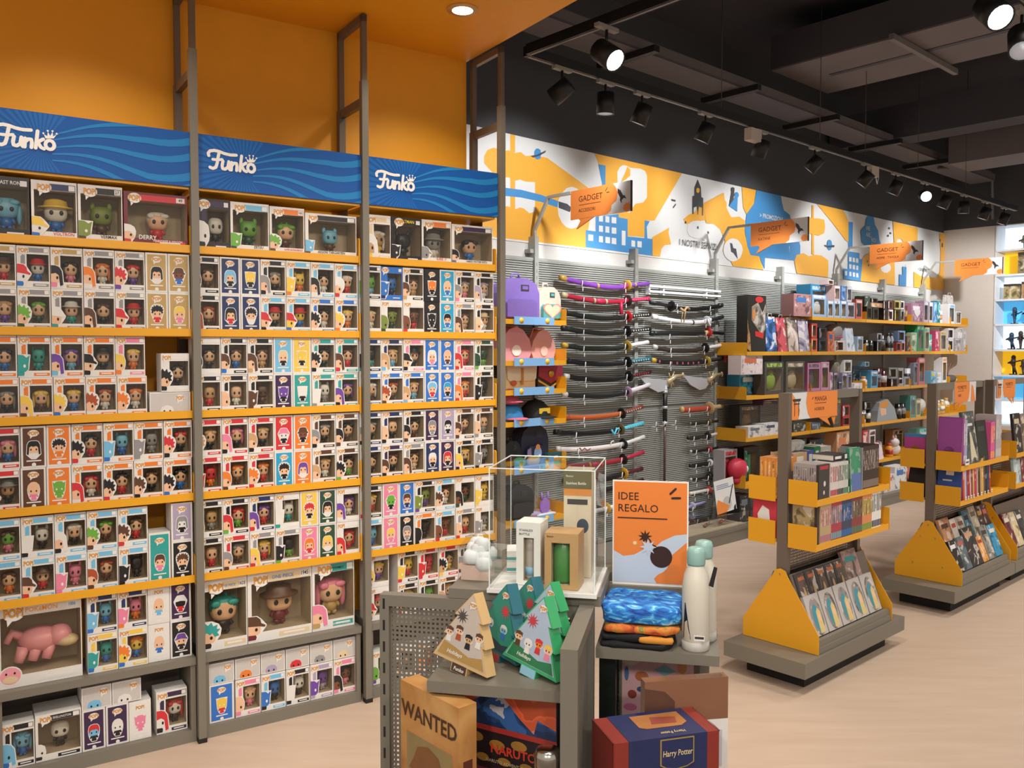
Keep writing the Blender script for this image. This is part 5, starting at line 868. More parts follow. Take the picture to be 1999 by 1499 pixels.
# ---- goods on the shelves
PROD = '''0 b pink_brown_gift_box a87a78 3d6fa8 3.26 3.61 0.225 2.095 -0.345
0 w blue_hanger_box 2a7fa8 a9c3dc 3.76 4.11 0.349 2.095 -0.25
0 w pale_blue_window_box 8fb4d6 d9dde4 3.62 3.93 0.235 2.095 -0.345
0 w pale_blue_bottle_box a8c4da e8dcd8 3.95 4.08 0.181 2.095 -0.345
0 w pale_blue_bottle_box a8c4da e0e0e0 4.09 4.23 0.186 2.095 -0.345
0 w pale_blue_bottle_box 9fbfda e8e4e8 4.24 4.37 0.192 2.095 -0.345
0 w lilac_bottle_box b9b4cc e4e4ea 4.38 4.57 0.181 2.095 -0.345
0 w peach_bottle_box d8b8b0 e8dcd8 3.95 4.08 0.162 2.276 -0.345
0 w peach_bottle_box d0aca4 e8dcd8 4.09 4.23 0.158 2.281 -0.345
0 b blue_box 4a7ab8 7fa4d0 4.24 4.35 0.16 2.287 -0.345
0 w white_blue_box c8d0dc e0d8d8 4.37 4.49 0.161 2.286 -0.345
0 w red_white_window_box d86a5a e8d8d0 4.58 4.74 0.217 2.095 -0.345
0 m dark_green_mug_box 2c3424 141414 4.84 4.98 0.146 2.095 -0.345
0 m black_mug_box 1a1c1a 2c2c28 4.99 5.15 0.145 2.095 -0.345
0 b brown_card_tray a87c50 c09868 4.94 5.25 0.023 2.247 -0.345
0 b dark_green_box 2c3a28 3c4a30 4.78 4.93 0.098 2.262 -0.345
0 m black_label_box 1c1c1c e0d8c8 4.95 5.12 0.081 2.262 -0.345
0 m black_mug_box 241c1c e8e4e0 5.27 5.37 0.13 2.095 -0.345
0 m white_mug_box d8d4d0 6a2a30 5.39 5.52 0.134 2.095 -0.345
0 m black_mug_box 2a2020 d8d4d0 5.26 5.37 0.101 2.225 -0.345
0 m maroon_mug_box 6a2830 e0d8d4 5.38 5.52 0.102 2.229 -0.345
0 m black_mug_box 222020 c8b840 5.55 5.7 0.14 2.095 -0.345
0 m grey_mug_box 8a8a88 2a2a2a 5.72 5.83 0.144 2.095 -0.345
0 m yellow_mug_box b8a850 2a2a2a 5.55 5.7 0.103 2.235 -0.345
0 m white_mug_box d8d4d4 3a3a3a 5.71 5.82 0.098 2.239 -0.345
0 k brown_mug 6a3a30 c8a060 5.86 5.97 0.192 2.095 -0.345
0 b mauve_heart_print_box a87a90 efe6ea 6.01 6.37 0.233 2.095 -0.345
0 w pale_pink_window_box c9b4c4 d8d8d8 6.38 6.52 0.268 2.095 -0.345
0 w pale_grey_window_box c0c0c4 e0dcd8 6.54 6.66 0.261 2.095 -0.345
0 b sky_blue_box 6a98c8 8ab4dc 6.67 6.78 0.265 2.095 -0.345
0 b teal_box 2c8080 4aa0a0 6.78 6.89 0.283 2.095 -0.345
0 k white_orange_mug e4ddd8 d88a5a 6.91 7.03 0.162 2.095 -0.345
0 w white_box_with_blue_ring e4e2e0 7ab0d0 7.16 7.36 0.258 2.095 -0.345
0 w white_box_with_dark_window dcd8d4 2a2a30 7.4 7.59 0.165 2.095 -0.345
0 g large_white_paper_gift_bag d4ccc6 e4ded8 7.5 7.77 0.40 2.095 -0.2
1 W giant_black_box_with_hexagonal_window 262420 d88a4a 2.43 2.75 0.534 1.735 -0.345
1 g blue_comic_print_gift_bag 3a6aa8 d8d4c8 2.77 2.97 0.343 1.735 -0.345
1 g red_comic_print_gift_bag c8505a e0c8c0 2.98 3.15 0.338 1.735 -0.345
1 g cream_comic_print_gift_bag c8b4a4 8a7a88 3.18 3.38 0.343 1.735 -0.345
1 g lilac_comic_print_gift_bag a8a0b4 6a6a90 3.39 3.6 0.333 1.735 -0.345
1 m red_orange_mug_box d8603a e0c8b8 3.62 3.75 0.142 1.735 -0.345
1 m red_mug_box b84030 e0c8b8 3.62 3.74 0.148 1.877 -0.345
1 m black_mug_box 24262c 3a4a6a 3.77 3.95 0.133 1.735 -0.345
1 m black_mug_box 1c2028 8a8e98 3.77 3.95 0.123 1.868 -0.345
1 b orange_print_box d07040 3a5a98 3.97 4.11 0.216 1.735 -0.345
1 m white_brown_mug_box dcd4cc 8a4a2a 4.13 4.35 0.125 1.735 -0.345
1 p grey_plush_cap_with_pink_band 8a8680 c8406a 4.14 4.38 0.177 1.86 -0.345
1 g white_blue_red_gift_bag c8d4e0 e07a5a 4.4 4.59 0.262 1.735 -0.345
1 w pale_blue_pouch_box a8c0d0 d8dce0 4.63 4.78 0.174 1.735 -0.345
1 k black_mug 17171a 2c2c30 4.86 4.96 0.13 1.735 -0.345
1 k black_mug 17171a 2c2c30 4.98 5.08 0.125 1.735 -0.345
1 m black_mug_box 1c1c20 b8bcc4 5.11 5.24 0.12 1.735 -0.345
1 m grey_mug_box 9aa0a8 2c3038 5.11 5.24 0.094 1.855 -0.345
1 k black_mug 1c1c1e 707070 5.27 5.4 0.193 1.735 -0.345
1 c silver_black_flask a8acb0 3a3c40 5.42 5.49 0.218 1.735 -0.345
1 c silver_black_flask a8acb0 3a3c40 5.51 5.57 0.219 1.735 -0.345
1 m red_black_mug_box b84a48 1c1c1c 5.62 5.75 0.112 1.735 -0.345
1 m pink_mug_box d8a0a0 2c2c2c 5.76 5.87 0.118 1.735 -0.345
1 m blue_white_mug_box 7a98c0 2c3040 5.66 5.87 0.135 1.853 -0.345
1 b brown_box 6a4a38 8a6a50 5.9 6.0 0.188 1.735 -0.345
1 b pale_green_box a8c098 d8dcc8 6.03 6.19 0.233 1.735 -0.345
1 w green_window_box 3a9a60 7ac09a 6.2 6.41 0.325 1.735 -0.345
1 w beige_green_box b8b89a 5aa88a 6.43 6.57 0.296 1.735 -0.345
1 k teal_mug 3aa08a c8e0d8 6.59 6.72 0.215 1.735 -0.345
1 b crimson_pink_box c84a68 e0b0b8 6.75 6.88 0.262 1.735 -0.345
1 w beige_window_box c8b088 b89a5a 6.91 7.11 0.259 1.735 -0.345
1 m white_mug_box dcd8d8 3a2a30 7.16 7.35 0.161 1.735 -0.345
1 m white_mug_box dcd8d8 3a2a30 7.15 7.34 0.141 1.896 -0.345
1 b pale_grey_box b0a8a8 8a8488 7.38 7.59 0.177 1.735 -0.345
1 b white_label_box e0dcd8 c8c0bc 7.48 7.64 0.13 1.913 -0.345
1 b white_moon_print_box c8c4c2 a8a4a4 7.68 7.93 0.277 1.735 -0.345
2 b blue_swirl_print_box 3aa0d0 e0e8ee 2.53 2.93 0.203 1.318 -0.22
2 b white_pink_print_box_with_orange_corner e0d0cc d8704a 2.33 2.71 0.194 1.528 -0.345
2 W dark_print_box_with_green_crest 4a4640 9ab84a 2.74 3.1 0.322 1.318 -0.345
2 W dark_print_box_with_sepia_art 5a5448 c8b898 3.13 3.51 0.318 1.318 -0.345
2 W pink_box_with_grey_cat_shape d080b0 6a6470 3.55 3.82 0.304 1.318 -0.345
2 w pink_window_box d090b0 b8a0a8 3.83 4.01 0.307 1.318 -0.345
2 b white_pink_card_box d8c0cc b04a6a 4.02 4.09 0.197 1.318 -0.345
2 w violet_slate_box 5a5a74 b8a0b8 4.1 4.2 0.201 1.318 -0.345
2 w navy_window_box 20243c c8c8d4 4.21 4.32 0.093 1.318 -0.345
2 w lilac_window_box 8a84a0 d8d4dc 4.29 4.41 0.186 1.318 -0.345
2 w pale_lilac_window_box b0a8b8 4a4460 4.42 4.52 0.178 1.318 -0.345
2 p grey_brown_plush_box 7a7464 98907c 4.16 4.29 0.155 1.512 -0.345
2 w white_window_box dcdad6 b8b8b4 4.33 4.51 0.14 1.503 -0.345
2 b dark_teal_box 24404c 3c5c68 4.78 5.03 0.25 1.318 -0.22
2 b white_low_box d4ccce e8e4e2 4.53 4.77 0.067 1.318 -0.345
2 w sky_blue_window_box 7ab4d4 d8dcd8 4.82 4.93 0.127 1.454 -0.345
2 c cream_jar_with_orange_lid d8c8b8 d8a050 4.82 4.93 0.136 1.318 -0.345
2 w sky_blue_window_box 5aa4d0 d0dce4 4.97 5.15 0.023 1.491 -0.345
2 w sky_blue_window_box 5ab0e0 b8d4e4 4.97 5.15 0.173 1.318 -0.345
2 k maroon_mug 5a2428 8a8a90 5.19 5.31 0.217 1.318 -0.345
2 k dark_red_mug 4a1c20 c8c4c4 5.33 5.46 0.191 1.318 -0.345
2 m dark_brown_mug_box 3a2424 d0ccc8 5.49 5.68 0.097 1.318 -0.345
2 m grey_mug_box 8a8684 2c2424 5.43 5.66 0.127 1.416 -0.345
2 m grey_mug_box a8a4a0 2c2424 5.67 5.83 0.117 1.423 -0.345
2 m white_mug_box d8d6d4 6a2a3a 5.69 5.84 0.105 1.318 -0.345
2 w pale_blue_orange_box a8c0dc d09a50 5.86 6.01 0.108 1.318 -0.345
2 k white_mug dcdadb 3c3c44 5.99 6.08 0.106 1.423 -0.345
2 w steel_pink_bottle_box 8a8a94 4a6a98 6.12 6.24 0.279 1.318 -0.345
2 w pink_bottle_box d07a88 e0b8a8 6.26 6.45 0.341 1.318 -0.345
2 b blue_yellow_box 7ab0cc e0c040 6.63 6.8 0.169 1.318 -0.345
2 b white_pale_blue_box c8d4dc e0b890 6.82 6.98 0.147 1.318 -0.345
2 w tall_white_orange_box e4dcd4 d8a070 6.99 7.14 0.344 1.318 -0.345
3 b white_dinosaur_print_box d4d2cc 6a7080 2.46 2.74 0.106 0.922 -0.345
3 b white_bird_print_box d4d2d0 4a5068 2.74 3.02 0.119 0.922 -0.345
3 W black_board_game_box 2c2c28 8a6a48 2.51 2.89 0.296 0.922 -0.22
3 W purple_burst_board_game_box 4a2c3c d0a090 2.72 3.01 0.2 1.041 -0.345
3 b dark_olive_box 3a4030 5a6048 3.28 3.54 0.093 0.922 -0.345
3 b grey_blue_box 5a6a7a 98a0a8 3.65 3.84 0.069 0.922 -0.345
3 W charcoal_box_with_yellow_spiral 4a4844 d8b030 4.11 4.28 0.309 0.922 -0.345
3 m red_mug_box b83434 3a1c1c 4.32 4.5 0.098 0.922 -0.345
3 m red_black_mug_box a83030 e0d8d4 4.31 4.49 0.135 1.02 -0.345
3 c red_spice_jar b83a2c e4ddd4 4.67 4.78 0.242 0.922 -0.345
3 k white_black_mug d4d0cc 1c1c1c 4.82 4.92 0.155 0.922 -0.345
3 k black_white_mug 1c1c1c d8d4d0 4.95 5.04 0.161 0.922 -0.345
3 m black_mug_box 20201e d8d4d0 4.82 5.02 0.093 1.08 -0.345
3 p grey_cushion_with_orange_hair_print 98a0a4 d8902c 5.14 5.7 0.256 0.922 -0.345
3 k black_mug 1a1a1a 8a8a8a 5.76 5.86 0.179 0.922 -0.345
3 k black_mug 1a1a1a 8a8a8a 5.88 5.98 0.18 0.922 -0.345
3 w teal_bottle_box 5a9a94 8ac0b8 6.03 6.2 0.267 0.922 -0.345
3 w yellow_white_box d0c060 e4e0d4 6.21 6.35 0.21 0.922 -0.345
3 p white_round_plush_head_with_black_eye e4e0da 2c2420 6.36 6.61 0.221 0.922 -0.345
3 c cream_spice_bottle d0a860 e4dcc8 6.92 7.02 0.176 0.922 -0.345
3 c cream_spice_bottle d0a860 e4dcc8 7.05 7.15 0.184 0.922 -0.345
3 c white_bottle dcd4c8 c89a50 7.18 7.3 0.199 0.922 -0.345
4 W grey_gift_box_with_red_square a8a4a4 c83040 2.26 2.49 0.329 0.48 -0.22
4 p red_round_plush_head_with_white_eye c82f48 e8e4e2 2.3 2.56 0.243 0.48 -0.345
4 m black_plush_box 1c1a1a 3a8a68 2.59 2.88 0.33 0.48 -0.22
4 b black_box_with_white_print 242424 d0d0d0 3.3 3.56 0.361 0.48 -0.345
4 b black_box_with_silver_edge 1c1c1e a8a8a8 3.61 3.92 0.338 0.48 -0.345
4 b peach_orange_box d0a078 d08050 4.19 4.5 0.381 0.48 -0.345
4 b bright_red_box b82c34 e0c8c4 4.79 4.93 0.365 0.48 -0.345
4 w white_egg_print_box e0d8d8 5a2c2c 4.96 5.12 0.36 0.48 -0.345
4 g white_pink_bow_gift_bag dcc4cc d06a88 5.15 5.35 0.197 0.48 -0.345
4 c orange_can e0a030 c83a2c 5.52 5.64 0.161 0.48 -0.345
4 p white_plush_animal e4dcda d0a0a8 5.65 5.88 0.246 0.48 -0.345
4 W brown_framed_box a8784c 1c1a18 5.99 6.29 0.275 0.48 -0.22
4 b pale_teal_box 7ac0bc d8e0dc 6.32 6.68 0.287 0.48 -0.345
5 b black_box_with_dark_helmet_print 1c1c1e 6a7078 2.34 2.53 0.256 0.135 -0.34
5 b white_pink_box dcd4d0 d08088 5.01 5.3 0.197 0.135 -0.5
5 b white_box_with_blue_print dce0e4 4a7ab8 5.28 5.59 0.271 0.135 -0.5
5 g red_fringe_print_gift_bag c86a4a e4dcd4 5.67 5.93 0.225 0.135 -0.5
5 b dark_book_set 3c302c d0ccc8 5.96 6.28 0.139 0.135 -0.5'''
def hexc(c): return lin(c)
def mug(mb, cx_, cy_, z, r, h, m, handle=True):
    mb.lathe([(r * .92, 0), (r, .01), (r, h), (r * .9, h), (r * .86, h * .2)], m, (cx_, cy_, z), 14)
    if handle: mb.tube([(cx_ + r * .95, cy_, z + h * .8), (cx_ + r * 1.6, cy_, z + h * .75), (cx_ + r * 1.6, cy_, z + h * .3), (cx_ + r * .95, cy_, z + h * .2)], r * .16, m, 6)
placed = []; NUMS = {}
for ln in PROD.splitlines():
    lv, ty, d_, c1, c2, x0, x1, h, bz, yf = ln.split(); lv = int(lv); x0, x1, h, bz, yf = map(float, (x0, x1, h, bz, yf))
    x0 += .004; x1 = min(x1 - .004, 7.76); wd = x1 - x0; xc = (x0 + x1) / 2
    base = (GZ[lv] if lv < 5 else .131) + .001
    if abs(bz - (GZ[lv] if lv < 5 else .135)) > .01:
        top = bz + h; sup = [p for p in placed if p[0] == lv and p[1] - .02 < xc < p[2] + .02]
        if sup: base = max(p[3] for p in sup) + .001; yf = min(yf, max(sup, key=lambda p: p[3])[4] + .01)
        h = max(.05, top - base)
    gap = {0: 9, 1: .33, 2: .385, 3: .365, 4: .41, 5: .32}[lv]
    if lv == 1 and x1 < 3.62: gap = .56
    lim = (GZ[lv] if lv < 5 else .131) + gap
    if base + h > lim: h = max(.04, lim - base)
    dp = min(.22, max(.07, wd * .8)) if ty not in 'W' else .12
    if ty in 'gb': dp = min(dp, .14)
    if yf > -.3: dp = min(dp, .16)
    if 'pale_blue_window' in d_: dp = .08
    if 'framed' in d_: yf = -.16; dp = .1
    if 'swirl' in d_: yf = -.2
    noun = d_.replace('_', ' '); placed.append((lv, x0, x1, base + h, yf, noun)); k = (lv, noun); NUMS[k] = NUMS.get(k, 0) + 1
    lvn = (LV + ['base'])[lv]
    prev = [p for p in placed[:-1] if p[0] == lv]; bayn = ORD[max(0, min(4, int((xc - 2.4) / 1.2)))]
    idx = len(prev) + 1
    label = f'{noun}, {"number " + str(idx) if idx > 15 else ORD[idx - 1]} item along the {lvn} gadget shelf'
    below = [p for p in prev if p[1] - .02 < xc < p[2] + .02 and p[3] < base]
    if base > (GZ[lv] if lv < 5 else .131) + .01 and below: label = f'{noun} stacked on the {below[-1][5]}, {lvn} gadget shelf, {bayn} bay'
    elif prev: label = f'{noun} beside the {prev[-1][5]}, {lvn} gadget shelf, {bayn} bay'
    else: label = f'{noun}, first item on the {lvn} gadget shelf'
    while label in LABELS: label = label.replace(noun, 'next ' + noun, 1)
    if len(label.split()) > 16: label = label.replace('gadget ', '').replace(' the ', ' ')
    if len(label.split()) > 16: label = label.split(', ')[0] + ', ' + lvn + ' shelf'
    nm = {'w': 'window_box', 'W': 'large_window_box', 'b': 'product_carton', 'm': 'mug_box', 'k': 'mug', 'g': 'gift_bag', 'p': 'plush_toy', 'c': 'bottle'}[ty]
    cat = {'w': 'box', 'W': 'box', 'b': 'box', 'm': 'box', 'k': 'mug', 'g': 'gift bag', 'p': 'plush', 'c': 'bottle'}[ty]
    t = root(nm, label, cat, MG, (x0, yf, base), rnd.uniform(-.02, .02), 'goods on the gadget wall shelves')
    a, b = hexc(c1), hexc(c2)
    if ty in 'wW':
        wx0 = .14 if ty == 'w' else .10
        if 'hexagonal' in d_:
            part('carton', MB().box(0, wd, 0, dp, 0, h, TINT), t, col=a)
            hx = [(.22 * wd, .80 * h), (.55 * wd, .88 * h), (.80 * wd, .70 * h), (.97 * wd, .86 * h), (.97 * wd, .42 * h), (.78 * wd, .30 * h), (.22 * wd, .56 * h)]
            part('window_rim', MB().poly([(x * 1.0, z) for x, z in hx], -.001, TINT), t, col=lin('b89a70'))
            cx_, cz_ = .6 * wd, .6 * h; part('window_print', MB().poly([(cx_ + (x - cx_) * .95, cz_ + (z - cz_) * .95) for x, z in hx], -.0014, ART), t, col=lin('8a8478'))
            part('emblem', MB().poly(ell(.34 * wd, .66 * h, .09 * wd, .10 * h, 14), -.002, TINT), t, col=b)
            part('logo', MB().text('RETSU', .62 * wd, .30 * h, .09, RI, -.002, bold=.02) if 0 else MB().poly([(.42 * wd, .28 * h), (.85 * wd, .24 * h), (.88 * wd, .34 * h), (.40 * wd, .37 * h)], -.002, RI), t)
            part('red_mark', MB().poly(ell(.62 * wd, .93 * h, .07, .03, 10), -.0015, RI), t)
            part('side_print', MB().poly([(.0, .06 * h), (.2 * wd, .0), (.14 * wd, .3 * h), (.05 * wd, .42 * h), (0, .6 * h)], -.001, ART), t, col=lin('b8884a'))
            continue
        part('carton', carton_mesh(round(wd, 2), round(h, 2), round(dp, 2), wx0, .13, .80, 1 - wx0), t, col=a)
        part('window', film_mesh(round(wd, 2), round(h, 2), wx0, .13, .80, 1 - wx0), t)
        part('contents', MB().sell((wd / 2, dp * .45, h * .40), (wd * .26, dp * .25, h * .24), TINT, 10, 8, .8).sell((wd / 2, dp * .42, h * .62), (wd * .18, dp * .2, h * .12), TINT, 8, 6), t, col=b)
        part('printed_band', MB().box(wd * .1, wd * .9, -.0008, 0, h * .84, h * .95, ART), t, col=b)
    elif ty == 'b':
        part('carton', MB().box(0, wd, 0, dp, 0, h, TINT), t, col=a)
        part('front_print', MB().box(wd * .05, wd * .95, -.0008, 0, h * .06, h * .94, ART), t, col=a)
        part('printed_label', MB().box(wd * .15, wd * .7, -.0014, -.0008, h * .62, h * .84, TINT), t, col=b)
        if 'heart' in d_: part('heart', MB().poly([(wd * (.5 + .25 * math.sin(u) ** 3 * 1), h * (.5 + .018 * (13 * math.cos(u) - 5 * math.cos(2 * u) - 2 * math.cos(3 * u) - math.cos(4 * u)))) for u in [2 * PI * q / 24 for q in range(24)]], -.002, WHITE), t)
    elif ty == 'm':
        part('carton', carton_mesh(round(wd, 2), round(h, 2), round(min(dp, .11), 2), .22, .16, .84, .80), t, col=a)
        mb = MB(); mug(mb, wd * .5, .055, h * .17, min(wd * .26, .036), h * .6, TINT); part('mug', mb, t, col=b)
        part('printed_band', MB().box(wd * .05, wd * .2, -.0008, 0, h * .1, h * .9, ART), t, col=b)
    elif ty == 'k':
        r = min(wd * .42, .045); mb = MB(); mug(mb, wd / 2, r * 1.2, 0, r, h, TINTG); part('body', mb, t, col=a)
        part('printed_wrap', MB().lathe([(r * 1.01, h * .3), (r * 1.01, h * .7)], ART, (wd / 2, r * 1.2, 0), 14), t, col=b)
    elif ty == 'g':
        e = min(.10, dp)
        part('bag_body', MB().add([(0, 0, 0), (wd, 0, 0), (wd, e, 0), (0, e, 0), (wd * .01, e * .35, h), (wd * .99, e * .35, h), (wd * .99, e * .65, h), (wd * .01, e * .65, h)], [(0, 3, 2, 1), (0, 1, 5, 4), (1, 2, 6, 5), (2, 3, 7, 6), (3, 0, 4, 7), (4, 5, 6, 7)], ARTL if 'white_paper' not in d_ else ARTS), t, col=a)
        part('handle', MB().tube([(wd * .3, e * .34, h * .97), (wd * .34, e * .3, h * 1.08), (wd * .66, e * .3, h * 1.08), (wd * .7, e * .34, h * .97)], .003, TINT, 5), t, col=b)
        part('price_tag', MB().box(wd * .8, wd * .92, e * .25, e * .26 + .001, h * .86, h * .94, WHITE), t)
    elif ty == 'c':
        r = wd * .42; part('body', MB().lathe([(r * .95, 0), (r, .006), (r, h * .68), (r * .6, h * .8), (r * .5, h * .84)], TINTG, (wd / 2, r, 0), 14), t, col=a)
        part('cap', MB().lathe([(r * .55, h * .84), (r * .6, h * .86), (r * .6, h), (r * .5, h)], TINT, (wd / 2, r, 0), 12), t, col=b)
        part('paper_label', MB().lathe([(r * 1.01, h * .2), (r * 1.01, h * .55)], ART, (wd / 2, r, 0), 14), t, col=b)
    else:
        if 'round_plush_head' in d_:
            part('head', MB().sell((wd / 2, .09, h * .6), (wd * .5, .085, h * .42), TINT, 16, 10), t, col=a)
            part('body', MB().sell((wd / 2, .09, h * .16), (wd * .33, .06, h * .17), TINT, 12, 8), t, col=a if 'red' in d_ else lin('6a9a8a'))
            part('eye', MB().sell((wd * .72, .022, h * .60), (wd * .11, .012, h * .13), TINT, 10, 8), t, col=b)
        elif 'cushion' in d_:
            part('pad', MB().prism([(0, 0), (wd, 0), (wd * .85, h * .55), (wd * .5, h), (wd * .12, h * .86), (wd * .05, h * .5)], 0, .08, TINT), t, col=a)
            part('hair_print', MB().poly([(wd * .12, h * .84), (wd * .5, h * .96), (wd * .55, h * .7), (wd * .4, h * .6), (wd * .1, h * .66)], -.001, TINT), t, col=b); part('face_print', MB().poly([(wd * .12, h * .62), (wd * .42, h * .58), (wd * .45, h * .3), (wd * .2, h * .25)], -.001, TINT), t, col=lin('e6b894'))
        elif 'cap' in d_:
            part('crown', MB().sell((wd * .5, .09, h * .45), (wd * .46, .09, h * .55), TINT, 14, 8, .8), t, col=a); part('band', MB().sell((wd * .55, .085, h * .18), (wd * .5, .092, h * .12), TINT, 14, 6), t, col=b)
        elif 'animal' in d_:
            part('body', MB().sell((wd * .5, .08, h * .3), (wd * .46, .08, h * .3), TINT, 12, 8), t, col=a); part('head', MB().sell((wd * .3, .05, h * .66), (wd * .30, .06, h * .22), TINT, 12, 8), t, col=a)
            for q in (.12, .42): part('ear', MB().sell((wd * q, .05, h * .9), (wd * .07, .02, h * .12), TINT, 8, 6), t, col=b)
        else:
            part('body', MB().sell((wd * .5, .08, h * .45), (wd * .48, .075, h * .46), TINT, 12, 8, .6), t, col=a); part('patch', MB().sell((wd * .5, .02, h * .5), (wd * .25, .02, h * .2), TINT, 10, 6), t, col=b)
t = root('planter_shoe', 'grey trainer shaped ornament with dry twigs at the corner end of the third shelf', 'ornament', MG, (7.38, -.30, GZ[2] + .001))
part('shoe', MB().sell((.14, .06, .05), (.15, .06, .05), mat('grey_canvas', '6a645c', .7, noise=.3), 12, 8, .8).sell((.24, .06, .035), (.06, .055, .035), WHITE, 10, 6), t)
tw = MB()
for k in range(9): a = rnd.uniform(-.5, .5); tw.tube([(.06, .06, .08), (.06 + a * .1, .06, .15), (.05 + a * .28 + rnd.uniform(-.03, .03), .06 + rnd.uniform(-.04, .04), .2 + rnd.uniform(0, .06))], [.004, .003, .006], mat('dry_twig', '9a7a68', .8, noise=.3), 5)
part('twigs', tw, t, kind='stuff')
# ---- bags
def pack(label, x, z, wd, h, dp, c, c2, extra=None, y=-.24, rz=0):
    t = root('backpack', label, 'backpack', MG, (x, y, z), rz)
    m = mat('bag_' + c, c, .5, noise=.15, scale=40)
    o = [(0, .01), (wd, .01), (wd, h * .62), (wd * .92, h * .84), (wd * .7, h * .97), (wd * .3, h * .97), (wd * .08, h * .84), (0, h * .62)]
    b_ = part('body', MB().prism(o, 0, dp, m), t); bv = b_.modifiers.new('soft', 'BEVEL'); bv.width = .025; bv.segments = 3; bv.limit_method = 'ANGLE'
    part('zip', MB().tube([(wd * .06, dp * .4, h * .1), (wd * .05, dp * .35, h * .62), (wd * .2, dp * .3, h * .88), (wd * .5, dp * .3, h * .985), (wd * .85, dp * .3, h * .88)], .006, mat('dark_zip', '2c2a2c', .5, noise=.1), 6), t)
    part('handle', MB().tube([(wd * .38, dp * .5, h * .95), (wd * .42, dp * .5, h * 1.08), (wd * .58, dp * .5, h * 1.08), (wd * .62, dp * .5, h * .95)], .009, m, 6), t)
    p = part('pocket', MB().prism([(wd * .12, .02), (wd * .88, .02), (wd * .88, h * .40), (wd * .78, h * .48), (wd * .22, h * .48), (wd * .12, h * .40)], -.03, .0, mat('bag_' + c2, c2, .5, noise=.15, scale=40)), t); bv = p.modifiers.new('soft', 'BEVEL'); bv.width = .012; bv.segments = 2
    part('badge', MB().box(wd * .52, wd * .72, -.004, .001, h * .68, h * .82, DARK).box(wd * .55, wd * .69, -.006, -.004, h * .71, h * .79, mat('bag_' + c2, c2)), t)
    if extra: extra(t, wd, h)
    return t
pack('purple backpack with front pocket on the top bag shelf', -.56, 1.971, .34, .31, .13, '8068b0', '7a60a8', rz=-.15)
def heart(t, wd, h): part('heart_patch', MB().poly([(wd * (.5 + .4 * math.sin(u) ** 3), h * (.30 + .016 * (13 * math.cos(u) - 5 * math.cos(2 * u) - 2 * math.cos(3 * u) - math.cos(4 * u)))) for u in [2 * PI * q / 24 for q in range(24)]], -.032, mat('coral_heart', 'e8907a', .5, noise=.2)).poly([(wd * (.5 + .34 * math.sin(u) ** 3), h * (.30 + .0135 * (13 * math.cos(u) - 5 * math.cos(2 * u) - 2 * math.cos(3 * u) - math.cos(4 * u)))) for u in [2 * PI * q / 24 for q in range(24)]], -.033, mat('cream_heart', 'ecd4b4', .5, noise=.2)), t)
pack('cream and teal backpack with coral heart patch beside the purple one', -.20, 1.971, .24, .26, .10, 'dcc4b0', '58a8a4', heart, -.25)
def soft_bag(label, x, z, wd, h, c, c2, y=-.22):
    t = root('shoulder_bag', label, 'bag', MG, (x, y, z)); m = mat('bag_' + c, c, .45, noise=.1, scale=30)
    o = [(wd * .12, 0), (wd * .88, 0), (wd, h * .3), (wd * .92, h * .62), (wd * .72, h * .9), (wd * .5, h), (wd * .28, h * .9), (wd * .08, h * .62), (0, h * .3)]
    b_ = part('body', MB().prism(o, 0, .09, m), t); bv = b_.modifiers.new('soft', 'BEVEL'); bv.width = .018; bv.segments = 3; bv.limit_method = 'ANGLE'
    part('patch', MB().prism(ell(wd * .5, h * .3, wd * .14, h * .16, 16), -.006, .002, mat('bag_' + c2, c2, .5)), t)
    part('strap', MB().tube([(wd * .1, .05, h * .6), (wd * .3, .06, h * 1.02), (wd * .7, .06, h * 1.02), (wd * .9, .05, h * .6)], .006, m, 6), t)
    return t
soft_bag('rounded pink bag with white oval patch on the second bag shelf', -.55, 1.676, .32, .25, 'd898a4', 'ece4dc')
soft_bag('rounded pale pink bag beside the pink one on the second bag shelf', -.24, 1.676, .26, .235, 'e4a8a4', 'ecc8bc')
def satchel(label, x, z, wd, h, c, c2, chev=False):
    t = root('satchel', label, 'bag', MG, (x, -.23, z)); m = mat('bag_' + c, c, .5, noise=.15, scale=40)
    b_ = part('body', MB().box(0, wd, 0, .08, 0, h, m if not chev else mat('bag_2c2a2c', '2c2a2c', .5)), t); bv = b_.modifiers.new('soft', 'BEVEL'); bv.width = .012; bv.segments = 2
    if chev:
        part('flap', MB().prism([(0, h), (wd, h), (wd, h * .55), (wd * .5, h * .22), (0, h * .55)], -.012, -.001, m), t)
        part('gold_chevron', MB().poly([(0, h * .42), (wd * .5, h * .08), (wd, h * .42), (wd, h * .32), (wd * .5, h * -.0), (0, h * .32)], -.004, mat('chevron_gold', 'd8a838', .5)), t)
        part('emblem', MB().sell((wd * .5, -.016, h * .66), (wd * .12, .008, h * .17), GOLD, 8, 6), t)
    else:
        part('flap', MB().prism([(0, h), (wd, h), (wd * .97, h * .45), (wd * .9, h * .36), (wd * .1, h * .36), (wd * .03, h * .45)], -.012, -.001, mat('bag_' + c2, c2, .5, noise=.15)), t)
        part('strap', MB().box(wd * .46, wd * .54, -.016, -.012, h * .2, h * .9, mat('bag_b8853c', 'b8853c', .5)), t); part('clasp', MB().sell((wd * .22, -.014, h * .28), (.03, .01, .02), mat('bag_b8583c', 'b8583c', .5), 8, 6), t)
    return t
satchel('cream satchel with brown trim on the third bag shelf', -.50, 1.466, .30, .175, 'dcc49a', 'e0d4bc')
satchel('maroon satchel with gold chevron and emblem on the third bag shelf', -.18, 1.466, .25, .17, '9a2c3c', '9a2c3c', True)
